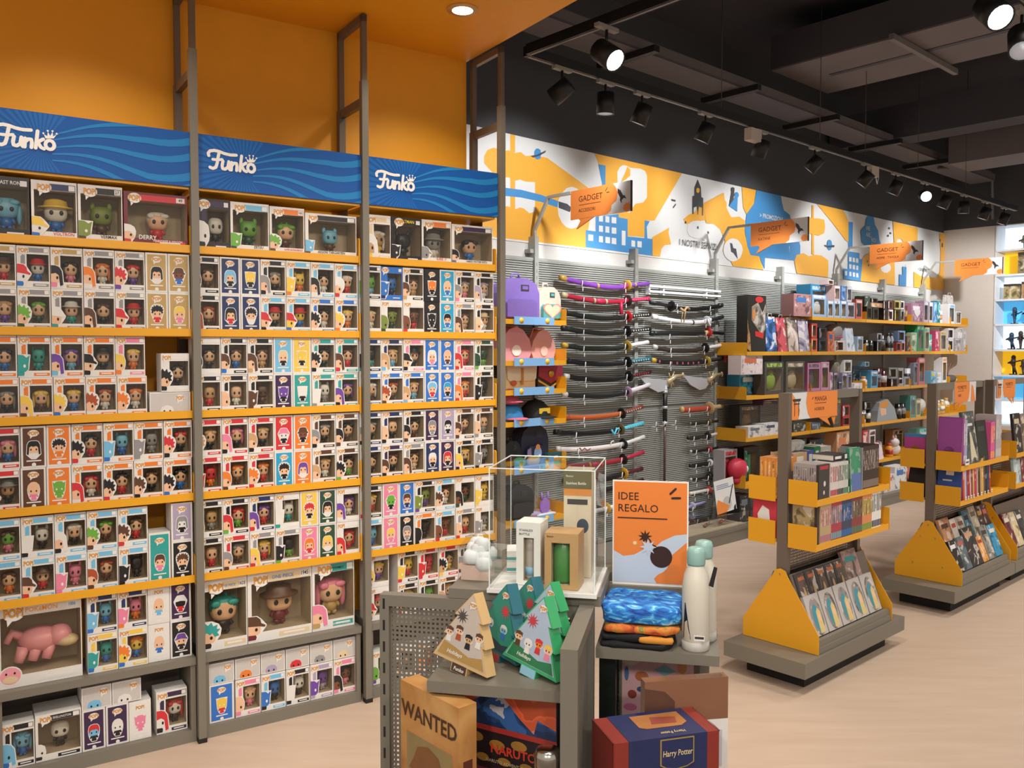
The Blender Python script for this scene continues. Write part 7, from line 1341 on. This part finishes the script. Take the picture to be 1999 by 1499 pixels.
def carton_win(label, loc, wd, h, dp, c, win, inner, texts=(), rz=0, M=MT):
    t = root('bottle_box', label, 'box', M, loc, rz)
    x0, x1, z0, z1 = win
    mb = MB(); o = [(0, 0), (wd, 0), (wd, h), (0, h)]; i_ = [(x0, z0), (x1, z0), (x1, z1), (x0, z1)]
    mb.add([(x, 0, z) for x, z in o + i_], [(k, (k + 1) % 4, 4 + (k + 1) % 4, 4 + k) for k in range(4)], TINT)
    mb.add([(0, 0, 0), (wd, 0, 0), (wd, 0, h), (0, 0, h), (0, dp, 0), (wd, dp, 0), (wd, dp, h), (0, dp, h)], [(0, 3, 7, 4), (1, 5, 6, 2), (3, 2, 6, 7), (0, 4, 5, 1), (4, 7, 6, 5)], TINT)
    mb.add([(x, 0, z) for x, z in i_] + [(x, dp * .9, z) for x, z in i_], [(4, 5, 6, 7), (0, 4, 7, 3), (1, 2, 6, 5), (3, 7, 6, 2), (0, 1, 5, 4)], INNER)
    part('carton', mb, t, col=lin(c)); inner(t)
    for s_, x, z, sz, m in texts: part('lettering', MB().text(s_, x, z, sz, m, -.0008, 'LEFT', bold=.01), t)
    return t
def in1(t): part('bottle', MB().lathe([(.016, .012), (.017, .02), (.017, .085), (.0165, .088), (.017, .09), (.017, .125), (.012, .128)], mat('grey_beige_bottle', 'b0a69c', .35, noise=.08), (.034, .028, 0), 16), t); part('printed_spot', MB().lathe([(.0173, .022), (.0173, .045)], mat('sky_print', '88b4d0', .4), (.034, .028, 0), 16), t)
carton_win('slim white bottle box with tall rounded window in the acrylic case', (-.185, .035, ZC), .066, .165, .075, 'ece9e3', (.020, .048, .012, .125), in1, (('STAINLESS', .008, .142, .008, DARK), ('BOTTLE', .008, .132, .008, DARK)), -.1)
def in2(t): part('mug', MB().lathe([(.026, .014), (.028, .02), (.028, .10), (.022, .112), (.020, .118)], mat('leaf_green_mug', '4f8a48', .3, noise=.25, scale=60), (.044, .036, 0), 18), t); part('mug_lid', MB().lathe([(.021, .112), (.021, .126), (.016, .128)], mat('pale_green_lid', 'a8c08a', .4), (.044, .036, 0), 16), t)
carton_win('brown kraft box with green mug in its window inside the acrylic case', (-.106, .012, ZC), .088, .145, .085, 'c49a68', (.018, .066, .012, .120), in2, (('Better', .006, .134, .007, SIGNT),), -.05)
t = root('bottle_box', 'tall beige and olive bottle box at the back of the acrylic case', 'box', MT, (-.075, .14, ZC), -.03)
part('carton', MB().box(0, .075, 0, .075, 0, .29, TINT), t, col=lin('d8cab0')); part('top_band', MB().box(-.0006, .0756, -.0006, 0, .24, .29, TINT), t, col=lin('6a6440')); part('orange_band', MB().box(0, .075, -.0008, 0, .222, .24, TINT), t, col=lin('d88a3c'))
part('lettering', MB().text('Better', .006, .272, .008, WHITE, -.0012, 'LEFT').text('Stainless Bottle', .006, .252, .0105, WHITE, -.0012, 'LEFT', bold=.015, sx=.85), t)
part('bottle_print', MB().poly(ell(.052, .14, .016, .02), -.0008, mat('navy_print', '3a4a5a', .4)).poly(ell(.03, .05, .012, .035), -.0008, mat('mustard_print', 'b09a50', .4)).box(.01, .065, -.0008, 0, .198, .212, DARK), t)
for k in range(2):
    t = root('product_carton', ('lower' if k == 0 else 'upper') + ' white and teal flat box in the back corner of the acrylic case', 'box', MT, (-.235, .15 - .0 * k, ZC + .03 * k), .2)
    part('carton', MB().box(0, .055, 0, .08, 0, .029, WHITE), t); part('teal_strip', MB().box(0, .055, -.0006, 0, .004, .012, mat('teal_strip', '4a9a98', .4)), t)
# poster
t = root('poster_sign', 'orange poster reading IDEE REGALO standing behind the folded shirts', 'sign', MT, (.049, .232, 1.1025))
pw, ph = .207, .292
part('board', MB().box(0, pw, 0, .003, 0, ph, WHITE), t); part('stand_foot', MB().box(.05, .16, .003, .02, 0, .03, ACRYL), t)
part('orange_print', MB().box(.004, pw - .004, -.0006, 0, .008, ph - .004, mat('poster_orange', 'dd7c34', .4, noise=.04)), t)
GB = mat('poster_blue_grey', 'b8c4d4', .4, noise=.04); OP = MATS['poster_orange']; IK = mat('poster_dark_brown', '33170f', .45)
cl = MB().poly([(.004, .008), (.122, .008), (.115, .02), (.125, .032), (.14, .04), (.15, .05), (.165, .09), (.203, .125), (.203, .148), (.17, .143), (.135, .125), (.12, .11), (.10, .12), (.085, .10), (.06, .085), (.03, .08), (.004, .095)], -.001, GB)
part('cloud_print', cl, t); part('orange_cloud', MB().poly([(.122, .008), (.203, .008), (.203, .08), (.19, .068), (.16, .06), (.15, .045), (.13, .032), (.118, .02)], -.0014, OP), t)
def star(cx_, cz_, r, n, k=.45): return [(cx_ + (r if i % 2 == 0 else r * k) * math.sin(PI * i / n), cz_ + (r if i % 2 == 0 else r * k) * math.cos(PI * i / n)) for i in range(2 * n)]
part('bomb_print', MB().poly(ell(.134, .082, .030, .030, 24), -.0018, IK).poly([(.118, .10), (.110, .108), (.116, .115), (.125, .107)], -.0018, IK).stroke([(.115, .111), (.108, .118), (.104, .126)], .003, IK, -.0018), t)
part('star_print', MB().poly(star(.090, .136, .020, 9), -.0018, IK).poly(star(.098, .108, .024, 8), -.0022, GB).poly(star(.062, .118, .008, 7), -.0018, mat('poster_cream', 'e8c8a0', .4)), t)
lt = MB(); lt.text('IDEE', .014, .238, .030, IK, -.0018, 'LEFT', sx=.98).text('REGALO', .014, .205, .030, IK, -.0018, 'LEFT', sx=.98).box(.014, .150, -.0018, -.001, .186, .189, IK)
part('lettering', lt, t); part('flash_marks', MB().stroke([(.158, .258), (.172, .272)], .006, IK, -.0018).stroke([(.163, .246), (.184, .247)], .006, IK, -.0018), t)
# bottles
BW = mat('matte_off_white_steel', 'cfc9bb', .4, noise=.05); BC = mat('mint_cap', '8aaea6', .35, noise=.04)
def bottle(label, x, y, z, s=1, body=BW, capm=BC, M=MT, prints=True):
    t = root('drink_bottle', label, 'bottle', M, (x, y, z)); r = .0345 * s
    part('body', MB().lathe([(r * .94, 0), (r, .004), (r, .145 * s), (r * .97, .165 * s), (r * .85, .19 * s), (r * .62, .21 * s), (r * .57, .218 * s)], body, n=28), t)
    part('base_ring', MB().lathe([(r * .96, -.0005), (r * 1.004, .003), (r * 1.004, .024 * s)], mat('silver_grey_base', 'aeaaa2', .4, noise=.05), n=28), t)
    part('cap', MB().lathe([(r * .64, .214 * s), (r * .67, .218 * s), (r * .67, .246 * s), (r * .58, .256 * s), (r * .36, .259 * s)], capm, n=24), t)
    if prints:
        cp = MB().add([(u, 0, z) for q in range(6) for u, z in ((-.036 + .0010 * q, .032 + q * .018), (-.012 - .0032 * q, .032 + q * .018))], [(2 * q, 2 * q + 1, 2 * q + 3, 2 * q + 2) for q in range(5)], BLACK); cp.v = [(r * 1.012 * math.sin(u / r), -r * 1.012 * math.cos(u / r), z) for u, _, z in cp.v]; part('cat_print', cp, t)
        part('barcode_label', MB().box(-.012, .014, 0, .0004, .03, .044, WHITE).box(-.010, .012, -.0003, 0, .035, .041, DARK).xf(Matrix.Translation((.008, -r * 1.0, 0))), t)
        part('hang_tag', MB().prism([(0, 0), (.012, 0), (.004, .05), (-.005, .05)], 0, .001, BLK).xf(Matrix.Translation((r * .9, -.012, .165 * s)) @ Matrix.Rotation(.35, 4, 'Y')), t)
    return t
bottle('off-white steel bottle with mint cap at the front of the right shelf', .276, .045, 1.0005)
bottle('second off-white steel bottle with mint cap behind the first', .296, .125, 1.0005, 1.0, prints=False)
bottle('sky blue bottle with cream lid behind the acrylic case', .085, .33, 1.1295, .9, mat('sky_blue_bottle', '8ab0d8', .4, noise=.05), mat('cream_lid', 'dcd2b4', .4), MT, False)
bottle('small steel bottle with dome lid standing before the advent box', -.043, -.318, .5495, 1.285, CHROME, CHROME, MT, False)
# folded shirts
def shirt(label, x0, x1, y0, y1, z0, z1, m, extra=None, seed=0):
    t = root('folded_shirt', label, 'shirt', MT, ((x0 + x1) / 2, (y0 + y1) / 2, z0)); rr = random.Random(seed)
    mb = MB().sell((0, 0, (z1 - z0) / 2), ((x1 - x0) / 2, (y1 - y0) / 2, (z1 - z0) / 2), m, 40, 12, .28)
    ph_ = rr.uniform(0, 6)
    mb.v = [(x + .004 * math.sin(z * 140 + ph_ + y * 30), y + .004 * math.sin(x * 60 + ph_) + .003 * math.sin(x * 170), z + (.004 * math.sin(x * 55 + ph_ + y * 40) * (z / (z1 - z0)))) for x, y, z in mb.v]
    part('cloth', mb, t)
    if extra: extra(t)
    return t
def cloth_mat(name, cols, sc, dist, stretch=(1, 1, 1)):
    m = D.materials.new(name); m.use_nodes = True; nt = m.node_tree; b = nt.nodes['Principled BSDF']; b.inputs['Roughness'].default_value = .8; L = nt.links.new
    tc = nt.nodes.new('ShaderNodeTexCoord'); mp = nt.nodes.new('ShaderNodeMapping'); mp.inputs['Scale'].default_value = stretch; n = nt.nodes.new('ShaderNodeTexNoise'); n.inputs['Scale'].default_value = sc; n.inputs['Distortion'].default_value = dist; n.inputs['Detail'].default_value = 6
    r = nt.nodes.new('ShaderNodeValToRGB'); el = r.color_ramp.elements
    for i, (p, c) in enumerate(cols):
        e_ = el[i] if i < 2 else el.new(p); e_.position = p; e_.color = lin(c)
    L(tc.outputs['Object'], mp.inputs[0]); L(mp.outputs[0], n.inputs['Vector']); L(n.outputs['Fac'], r.inputs[0]); L(r.outputs[0], b.inputs['Base Color']); return m
BLUEC = cloth_mat('blue_streaked_print', ((.30, '0f2f78'), (.72, 'c8dce4'), (.42, '1a5cb0'), (.52, '2a7cc8'), (.60, '50b0dc')), 26, 2.2, (.7, 1, 1.8))
FLOR = cloth_mat('orange_white_print', ((.30, '6a2a18'), (.70, 'e8dcc0'), (.42, 'c85a24'), (.54, 'd88838'), (.62, '6a7a38')), 22, .8)
BLKC = mat('black_cotton', '17161a', .85, noise=.3, scale=60)
shirt('lowest black folded shirt in the stack', .036, .222, .004, .185, 1.0005, 1.016, BLKC, None, 1)
shirt('black folded shirt with orange front panel in the stack', .040, .226, .006, .185, 1.0165, 1.036, BLKC, lambda t: part('orange_print', MB().sell((.045, -.082, .009), (.045, .012, .0085), mat('orange_cotton', 'd89034', .8, noise=.1), 14, 6, .4), t), 2)
shirt('orange and white printed folded shirt in the stack', .042, .236, .008, .19, 1.0365, 1.058, FLOR, None, 3)
shirt('blue streaked folded shirt on top of the stack', .038, .240, .012, .200, 1.0585, 1.104, BLUEC, lambda t: part('collar', MB().tube([(-.05, .08, .038), (-.02, .055, .042), (.02, .052, .042), (.05, .075, .04)], .009, BLUEC, 8), t), 4)
# tree tins
TREE = [(a_ * 1.04, b_ * .92) for a_, b_ in [(-.022, 0), (.022, 0), (.022, .022), (.078, .022), (.050, .085), (.060, .085), (.030, .142), (.040, .142), (.0, .208), (-.040, .142), (-.030, .142), (-.060, .085), (-.050, .085), (-.078, .022), (-.022, .022)]]
def tree(label, x, y, z, rz, side, front, band, foot, tilt, heads, bow, logo=None, s=1.0, thk=.036):
    t = root('tree_tin', label, 'tin', MW, (x, y, z), math.radians(rz), 'tree shaped tins', Matrix.Rotation(math.radians(tilt), 4, 'Y') @ Matrix.Rotation(math.radians(-7), 4, 'X') @ Matrix.Scale(1, 4))
    P = [(a * s, b_ * s) for a, b_ in TREE]
    part('tin_body', MB().prism(P, 0, thk, mat('tin_' + side, side, .3, noise=.06)), t)
    Q = [(a * .9, (b_ - .1) * .93 + .102) for a, b_ in P if b_ > .02 * s]
    part('front_print', MB().poly(Q, -.0006, mat('tinf_' + front, front, .35, noise=.12, scale=40)), t)
    part('bottom_band', MB().poly([(-.069 * s, .029 * s), (.069 * s, .029 * s), (.058 * s, .055 * s), (.02 * s, .046 * s), (-.02 * s, .056 * s), (-.056 * s, .062 * s)], -.0009, mat('tinb_' + band, band, .35, noise=.2, scale=60)), t)
    part('foot_label', MB().box(-.021 * s, .021 * s, -.0006, 0, .001, .021 * s, mat('tinl_' + foot, foot, .4)), t)
    hm = MB()
    for k, (hx, hz, hc) in enumerate(heads):
        hm.poly(ell(hx * s, hz * s, .0125 * s, .0115 * s, 12), -.0011, WHITE)
        hm.poly(ell(hx * s, hz * s, .0105 * s, .0095 * s, 12), -.0013, plastic(hc[1])); hm.poly([(hx * s + a * .011 * s, hz * s + b_ * .011 * s) for a, b_ in ((-1, -.1), (-.6, .25), (.6, .25), (1, -.1), (.9, .8), (0, 1.1), (-.9, .8))], -.0016, plastic(hc[0]))
        hm.poly([(hx * s - .006 * s, hz * s - .009 * s), (hx * s + .006 * s, hz * s - .009 * s), (hx * s + .008 * s, hz * s - .024 * s), (hx * s - .008 * s, hz * s - .024 * s)], -.0012, plastic(hc[2]))
        for q in (-.004, .004): hm.poly(ell(hx * s + q * s, hz * s - .002 * s, .0018 * s, .002 * s, 6), -.0019, BLACK)
    part('heads_print', hm, t)
    if bow: part('bow_print', MB().poly(star(bow[0] * s, bow[1] * s, .019 * s, 11, .4), -.0012, mat('bow_' + bow[2], bow[2], .4)), t)
    lgo = part('logo', logo_mesh(), t, (.006 * s, -.0014, .165 * s)); lgo.scale = (.024, 1, .026)
    if logo: part('lettering', logo(s), t)
    return t
tree('beige tree shaped tin with four small printed heads, first on the gift shelf', -.1264, 1.965, 1.0015, -35, 'd0ac78', 'c0b4aa', 'b08c4c', '4a3428', 9, ((-.045, .088, 'nhw'), (-.018, .098, 'nha'), (.012, .086, 'ktk'), (.040, .098, 'nhw')), (-.018, .132, '4a4440'), lambda s: MB().text('Funko', 0, .006, .012, WHITE, -.0012, shear=.2, bold=.02).text('Holidays', -.02, .038, .013, WHITE, -.0014, shear=.2, bold=.02))
tree('teal tree shaped tin behind the beige one', -.048, 2.05, 1.0015, -48, '2f6a78', '2a8a78', '24404a', 'a03c34', 8, ((-.03, .085, 'wsb'), (.02, .085, 'wsb')), (.015, .128, 'c83c44'), None, 1.0)
tree('second teal tree shaped tin, behind the first teal one', .012, 2.115, 1.0015, -48, '2f6a78', '2a8a78', '24404a', 'a03c34', 8, ((.0, .09, 'wsb'),), (.015, .128, 'c83c44'))
tree('green tree shaped tin with pale blue front beside the panel', .034, 1.947, 1.0015, -40, '3ca468', 'a8b8cc', '2a7a50', '88b8d0', 10, ((-.045, .082, 'nhn'), (-.015, .074, 'www'), (.014, .084, 'ror'), (.042, .080, 'lhp')), (-.016, .128, 'b83840'), lambda s: MB().text('Holidays', -.02, .038, .012, WHITE, -.0014, shear=.2, bold=.02))
tree('second green tree shaped tin standing close behind the first green one', .064, 2.055, 1.0015, -40, '3ca468', 'a8b8cc', '2a7a50', '88b8d0', 6, ((.014, .084, 'ror'),), None)
t = root('tissue_bag', 'clear bag of crumpled white tissue behind the beige tree tin', 'bag', MT, (-.31, .12, 1.1295)); cb = MB()
for k in range(12): cb.sell((rnd.uniform(-.03, .03), rnd.uniform(-.025, .025), .05 + rnd.uniform(-.01, .045)), (.024, .02, .02), mat('white_tissue', 'e4e6e6', .6, noise=.1), 7, 5, .75)
part('tissue', cb, t); part('box_inside', MB().box(-.04, .04, -.03, .03, 0, .04, mat('peach_card', 'd8b8a8', .5, noise=.05)), t)
part('clear_wrap', MB().lathe([(.055, 0), (.056, .05), (.05, .09), (.03, .115), (.018, .125)], WRAP, n=9, smooth=False), t)
# boxes on the tray
t = root('wanted_box', 'brown parchment styled box lettered WANTED leaning under the gift shelf', 'box', MW, (-.2675, 2.026, .5495), math.radians(-48.3))
PAR = cloth_mat('parchment_print', ((.25, '8a5a2c'), (.75, 'd0a468'), (.5, 'b88448')), 7, .6); PAR.node_tree.nodes['Principled BSDF'].inputs['Roughness'].default_value = .45
h_ = .415
part('carton', MB().box(0, .226, 0, .05, 0, h_, PAR), t)
part('picture_print', MB().box(.026, .20, -.0008, 0, .04, .30, mat('picture_green_tan', 'a08c5c', .5, noise=.5, scale=14)).poly([(.04, .04), (.18, .04), (.165, .12), (.14, .15), (.15, .20), (.11, .24), (.07, .20), (.08, .15), (.055, .12)], -.0012, mat('picture_skin_tan', 'b07a48', .5, noise=.3, scale=20)).poly([(.035, .215), (.19, .215), (.165, .245), (.15, .275), (.11, .287), (.07, .275), (.055, .245)], -.0016, mat('picture_brown', '8a5a30', .5, noise=.4, scale=20)), t)
part('lettering', MB().text('WANTED', .113, .335, .052, mat('wanted_ink', '4a2c18', .5, noise=.4, scale=50), -.0012, bold=.02, sx=.95), t)
part('side_print', MB().box(.012, .038, 0, .0006, .25, .29, SIGNT).box(.012, .038, 0, .0006, .18, .22, SIGNT).xf(Matrix.Translation((.2266, 0, 0)) @ Matrix.Rotation(PI / 2, 4, 'Z')), t)
t = root('advent_box', 'wide advent calendar box with blue and orange art under the gift shelf', 'box', MW, (-.157, 2.079, .5495), math.radians(-29.8))
part('carton', MB().box(0, .30, 0, .06, 0, .415, mat('advent_dark', '2c2226', .4, noise=.2)), t)
part('blue_art', MB().box(.002, .298, -.0006, 0, .305, .413, ARTL), t, col=lin('3c68a8'))
part('orange_art', MB().poly([(.12, .413), (.298, .413), (.298, .33), (.25, .345), (.24, .31), (.20, .34), (.17, .37)], -.001, ARTS).poly([(.0, .413), (.08, .413), (.10, .375), (.06, .35), (.03, .375)], -.001, ARTS), t, col=lin('d8603c'))
part('red_strip', MB().box(0, .30, -.0012, 0, .292, .305, mat('advent_red', 'b03a34', .4)), t)
gm = mat('advent_gold', 'b8863c', .4, noise=.3)
gc = MB()
for k in range(5): x = .02 + k * .06; gc.poly(ell(x, .262 + .01 * (k % 2), .022, .012, 12), -.0010, gm).poly(ell(x + .02, .225, .018, .010, 12), -.0010, gm)
part('gold_clouds', gc, t)
part('lettering', MB().text('NARUTO', .185, .242, .030, mat('title_red', 'd8442c', .4), -.0018, bold=.03).text('NARUTO ADVENT CALENDAR', .185, .218, .011, mat('cream_ink', 'd8c8a0', .4), -.0018), t); part('number_print', MB().text('24', .05, .262, .026, MATS['cream_ink'], -.0018), t)
part('lower_art', MB().box(.002, .298, -.0006, 0, .05, .20, ART), t, col=lin('b84a68'))
REDL = mat('red_leatherette', '8a3026', .4, noise=.15, scale=30); NAVY = mat('navy_sleeve', '262f5c', .4, noise=.35, scale=40)
t = root('gift_set_box', 'red gift box with navy sleeve and gold crest in front of the brown carton', 'box', MW, (.22, 1.8235, .5495), math.radians(15.4))
W_, D_, H_ = .255, .13, .351
part('carton', MB().box(0, W_, 0, D_, 0, H_, REDL), t)
part('sleeve', MB().box(.036, W_ - .03, -.001, D_ + .001, -.0, H_ + .001, NAVY), t)
for e0, e1 in (((0, 0, H_), (0, D_, H_)), ((W_, 0, H_), (W_, D_, H_)), ((0, 0, 0), (0, 0, H_))): part('shrink_edge', MB().tube([e0, e1], .0025, WRAP, 5), t)
part('window_picture', MB().add([(.085, .055, H_ + .0016), (.10, .045, H_ + .0016), (.185, .045, H_ + .0016), (.205, .06, H_ + .0016), (.205, .115, H_ + .0016), (.085, .115, H_ + .0016)], [(0, 1, 2, 3, 4, 5)], mat('amber_picture', 'b87840', .4, noise=.4, scale=30)), t)
part('red_strip_picture', MB().add([(.12, .065, H_ + .002), (.18, .06, H_ + .002), (.19, .09, H_ + .002), (.13, .10, H_ + .002)], [(0, 1, 2, 3)], mat('brick_picture', '9a4a3c', .4, noise=.3)), t)
cr = part('crest', MB().prism([(.11, H_ - .062), (.125, H_ - .070), (.15, H_ - .074), (.175, H_ - .070), (.192, H_ - .062), (.192, H_ - .004), (.11, H_ - .004)], -.003, -.0008, mat('gold_line', 'b89a5c', .35, metal=.4)), t)
part('crest_field', MB().prism([(.113, H_ - .060), (.125, H_ - .067), (.15, H_ - .071), (.175, H_ - .067), (.189, H_ - .060), (.189, H_ - .006), (.113, H_ - .006)], -.0038, -.003, NAVY), cr)
HPI = mat('pale_gold_ink', 'd8c08c', .4)
part('lettering', MB().text('Harry Potter', .151, H_ - .042, .019, HPI, -.0044, bold=.01, shear=.1, sx=.72), t)
part('lettering', MB().text('Harry Potter', 0, 0, .016, HPI, 0, bold=.01, sx=.72).xf(Matrix.Translation((.15, .022, H_ + .0022)) @ Matrix.Rotation(PI, 4, 'Z') @ Matrix.Rotation(-PI / 2, 4, 'X')), t)
part('front_picture', MB().box(.05, .215, -.0016, -.001, .05, H_ - .085, mat('amber_picture', 'b87840')), t)
t = root('plain_carton', 'glossy brown carton wrapped in clear film behind the red and navy gift box', 'box', MW, (.315, 2.0, .866), math.radians(9.6))
part('carton', MB().box(0, .21, 0, .03, 0, .101, mat('brown_gloss_card', '8a6048', .25, noise=.2, scale=10)), t); part('dark_print', MB().poly([(0, .0), (.075, .0), (.075, .05), (.05, .075), (.0, .085)], -.0006, mat('brown_dark_print', '5a3c30', .3)), t); part('film_fold', MB().box(.13, .20, .0, .02, .101, .103, WRAP), t)
t = root('label_carton', 'white labelled carton under the brown one', 'box', MW, (.32, 2.0, .5495), math.radians(9.6)); part('carton', MB().box(0, .205, 0, .035, 0, .316, WHITE), t); part('printed_label', MB().box(.11, .19, -.0006, 0, .2, .29, mat('pale_label', 'c8c4cc', .4, noise=.2)), t)
t = root('craft_box', 'pink craft set box with small printed shapes under the right shelf', 'box', MT, (.078, .12, .5495)); part('carton', MB().box(0, .21, 0, .05, 0, .415, mat('khaki_card', '6a6a58', .5, noise=.1)), t)
part('pink_panel', MB().box(.008, .195, -.0008, 0, .02, .405, mat('pink_corrugated', 'd0a4a8', .5, noise=.1)), t)
shp = (('d8c8b0', (.03, .385, .025, .018)), ('c8a48a', (.085, .39, .02, .016)), ('b0643c', (.06, .34, .018, .014)), ('7aa0a8', (.12, .36, .028, .016)), ('c88a58', (.165, .375, .012, .022)), ('4a6a9a', (.02, .345, .006, .02)), ('8a3c34', (.035, .29, .012, .012)), ('3a5078', (.06, .305, .013, .008)), ('c06a90', (.03, .255, .018, .010)), ('5a7a48', (.17, .335, .016, .010)), ('b8503c', (.14, .33, .008, .008)))
for c, (a, b_, r1, r2) in shp: part('printed_shape', MB().poly(ell(a, b_, r1, r2, 12 if c != '7aa0a8' else 4), -.0014, mat('shape_' + c, c, .5, noise=.1)), t)
t = root('dark_bag', 'black green patterned bag standing beside the pink craft box', 'bag', MT, (.032, .05, .5495)); bb = part('bag_body', MB().box(0, .042, 0, .15, 0, .41, mat('dark_pattern_bag', '16201c', .4, noise=.6, scale=25)), t); part('handle', MB().tube([(.02, .03, .40), (.02, .05, .418), (.02, .10, .418), (.02, .12, .40)], .004, BLK, 6), t)
# ---------------------------------------------------------------- label check
for l_, ns in LABELS.items():
    gs = {D.objects[n].get('group') for n in ns if n in D.objects}
    if len(ns) > 1 and (None in gs or len(gs) > 1): print('DUPLABEL', len(ns), l_, ns[:3])
    n_ = len(l_.split())
    if n_ > 16 or n_ < 4: print('LABELLEN', n_, l_)
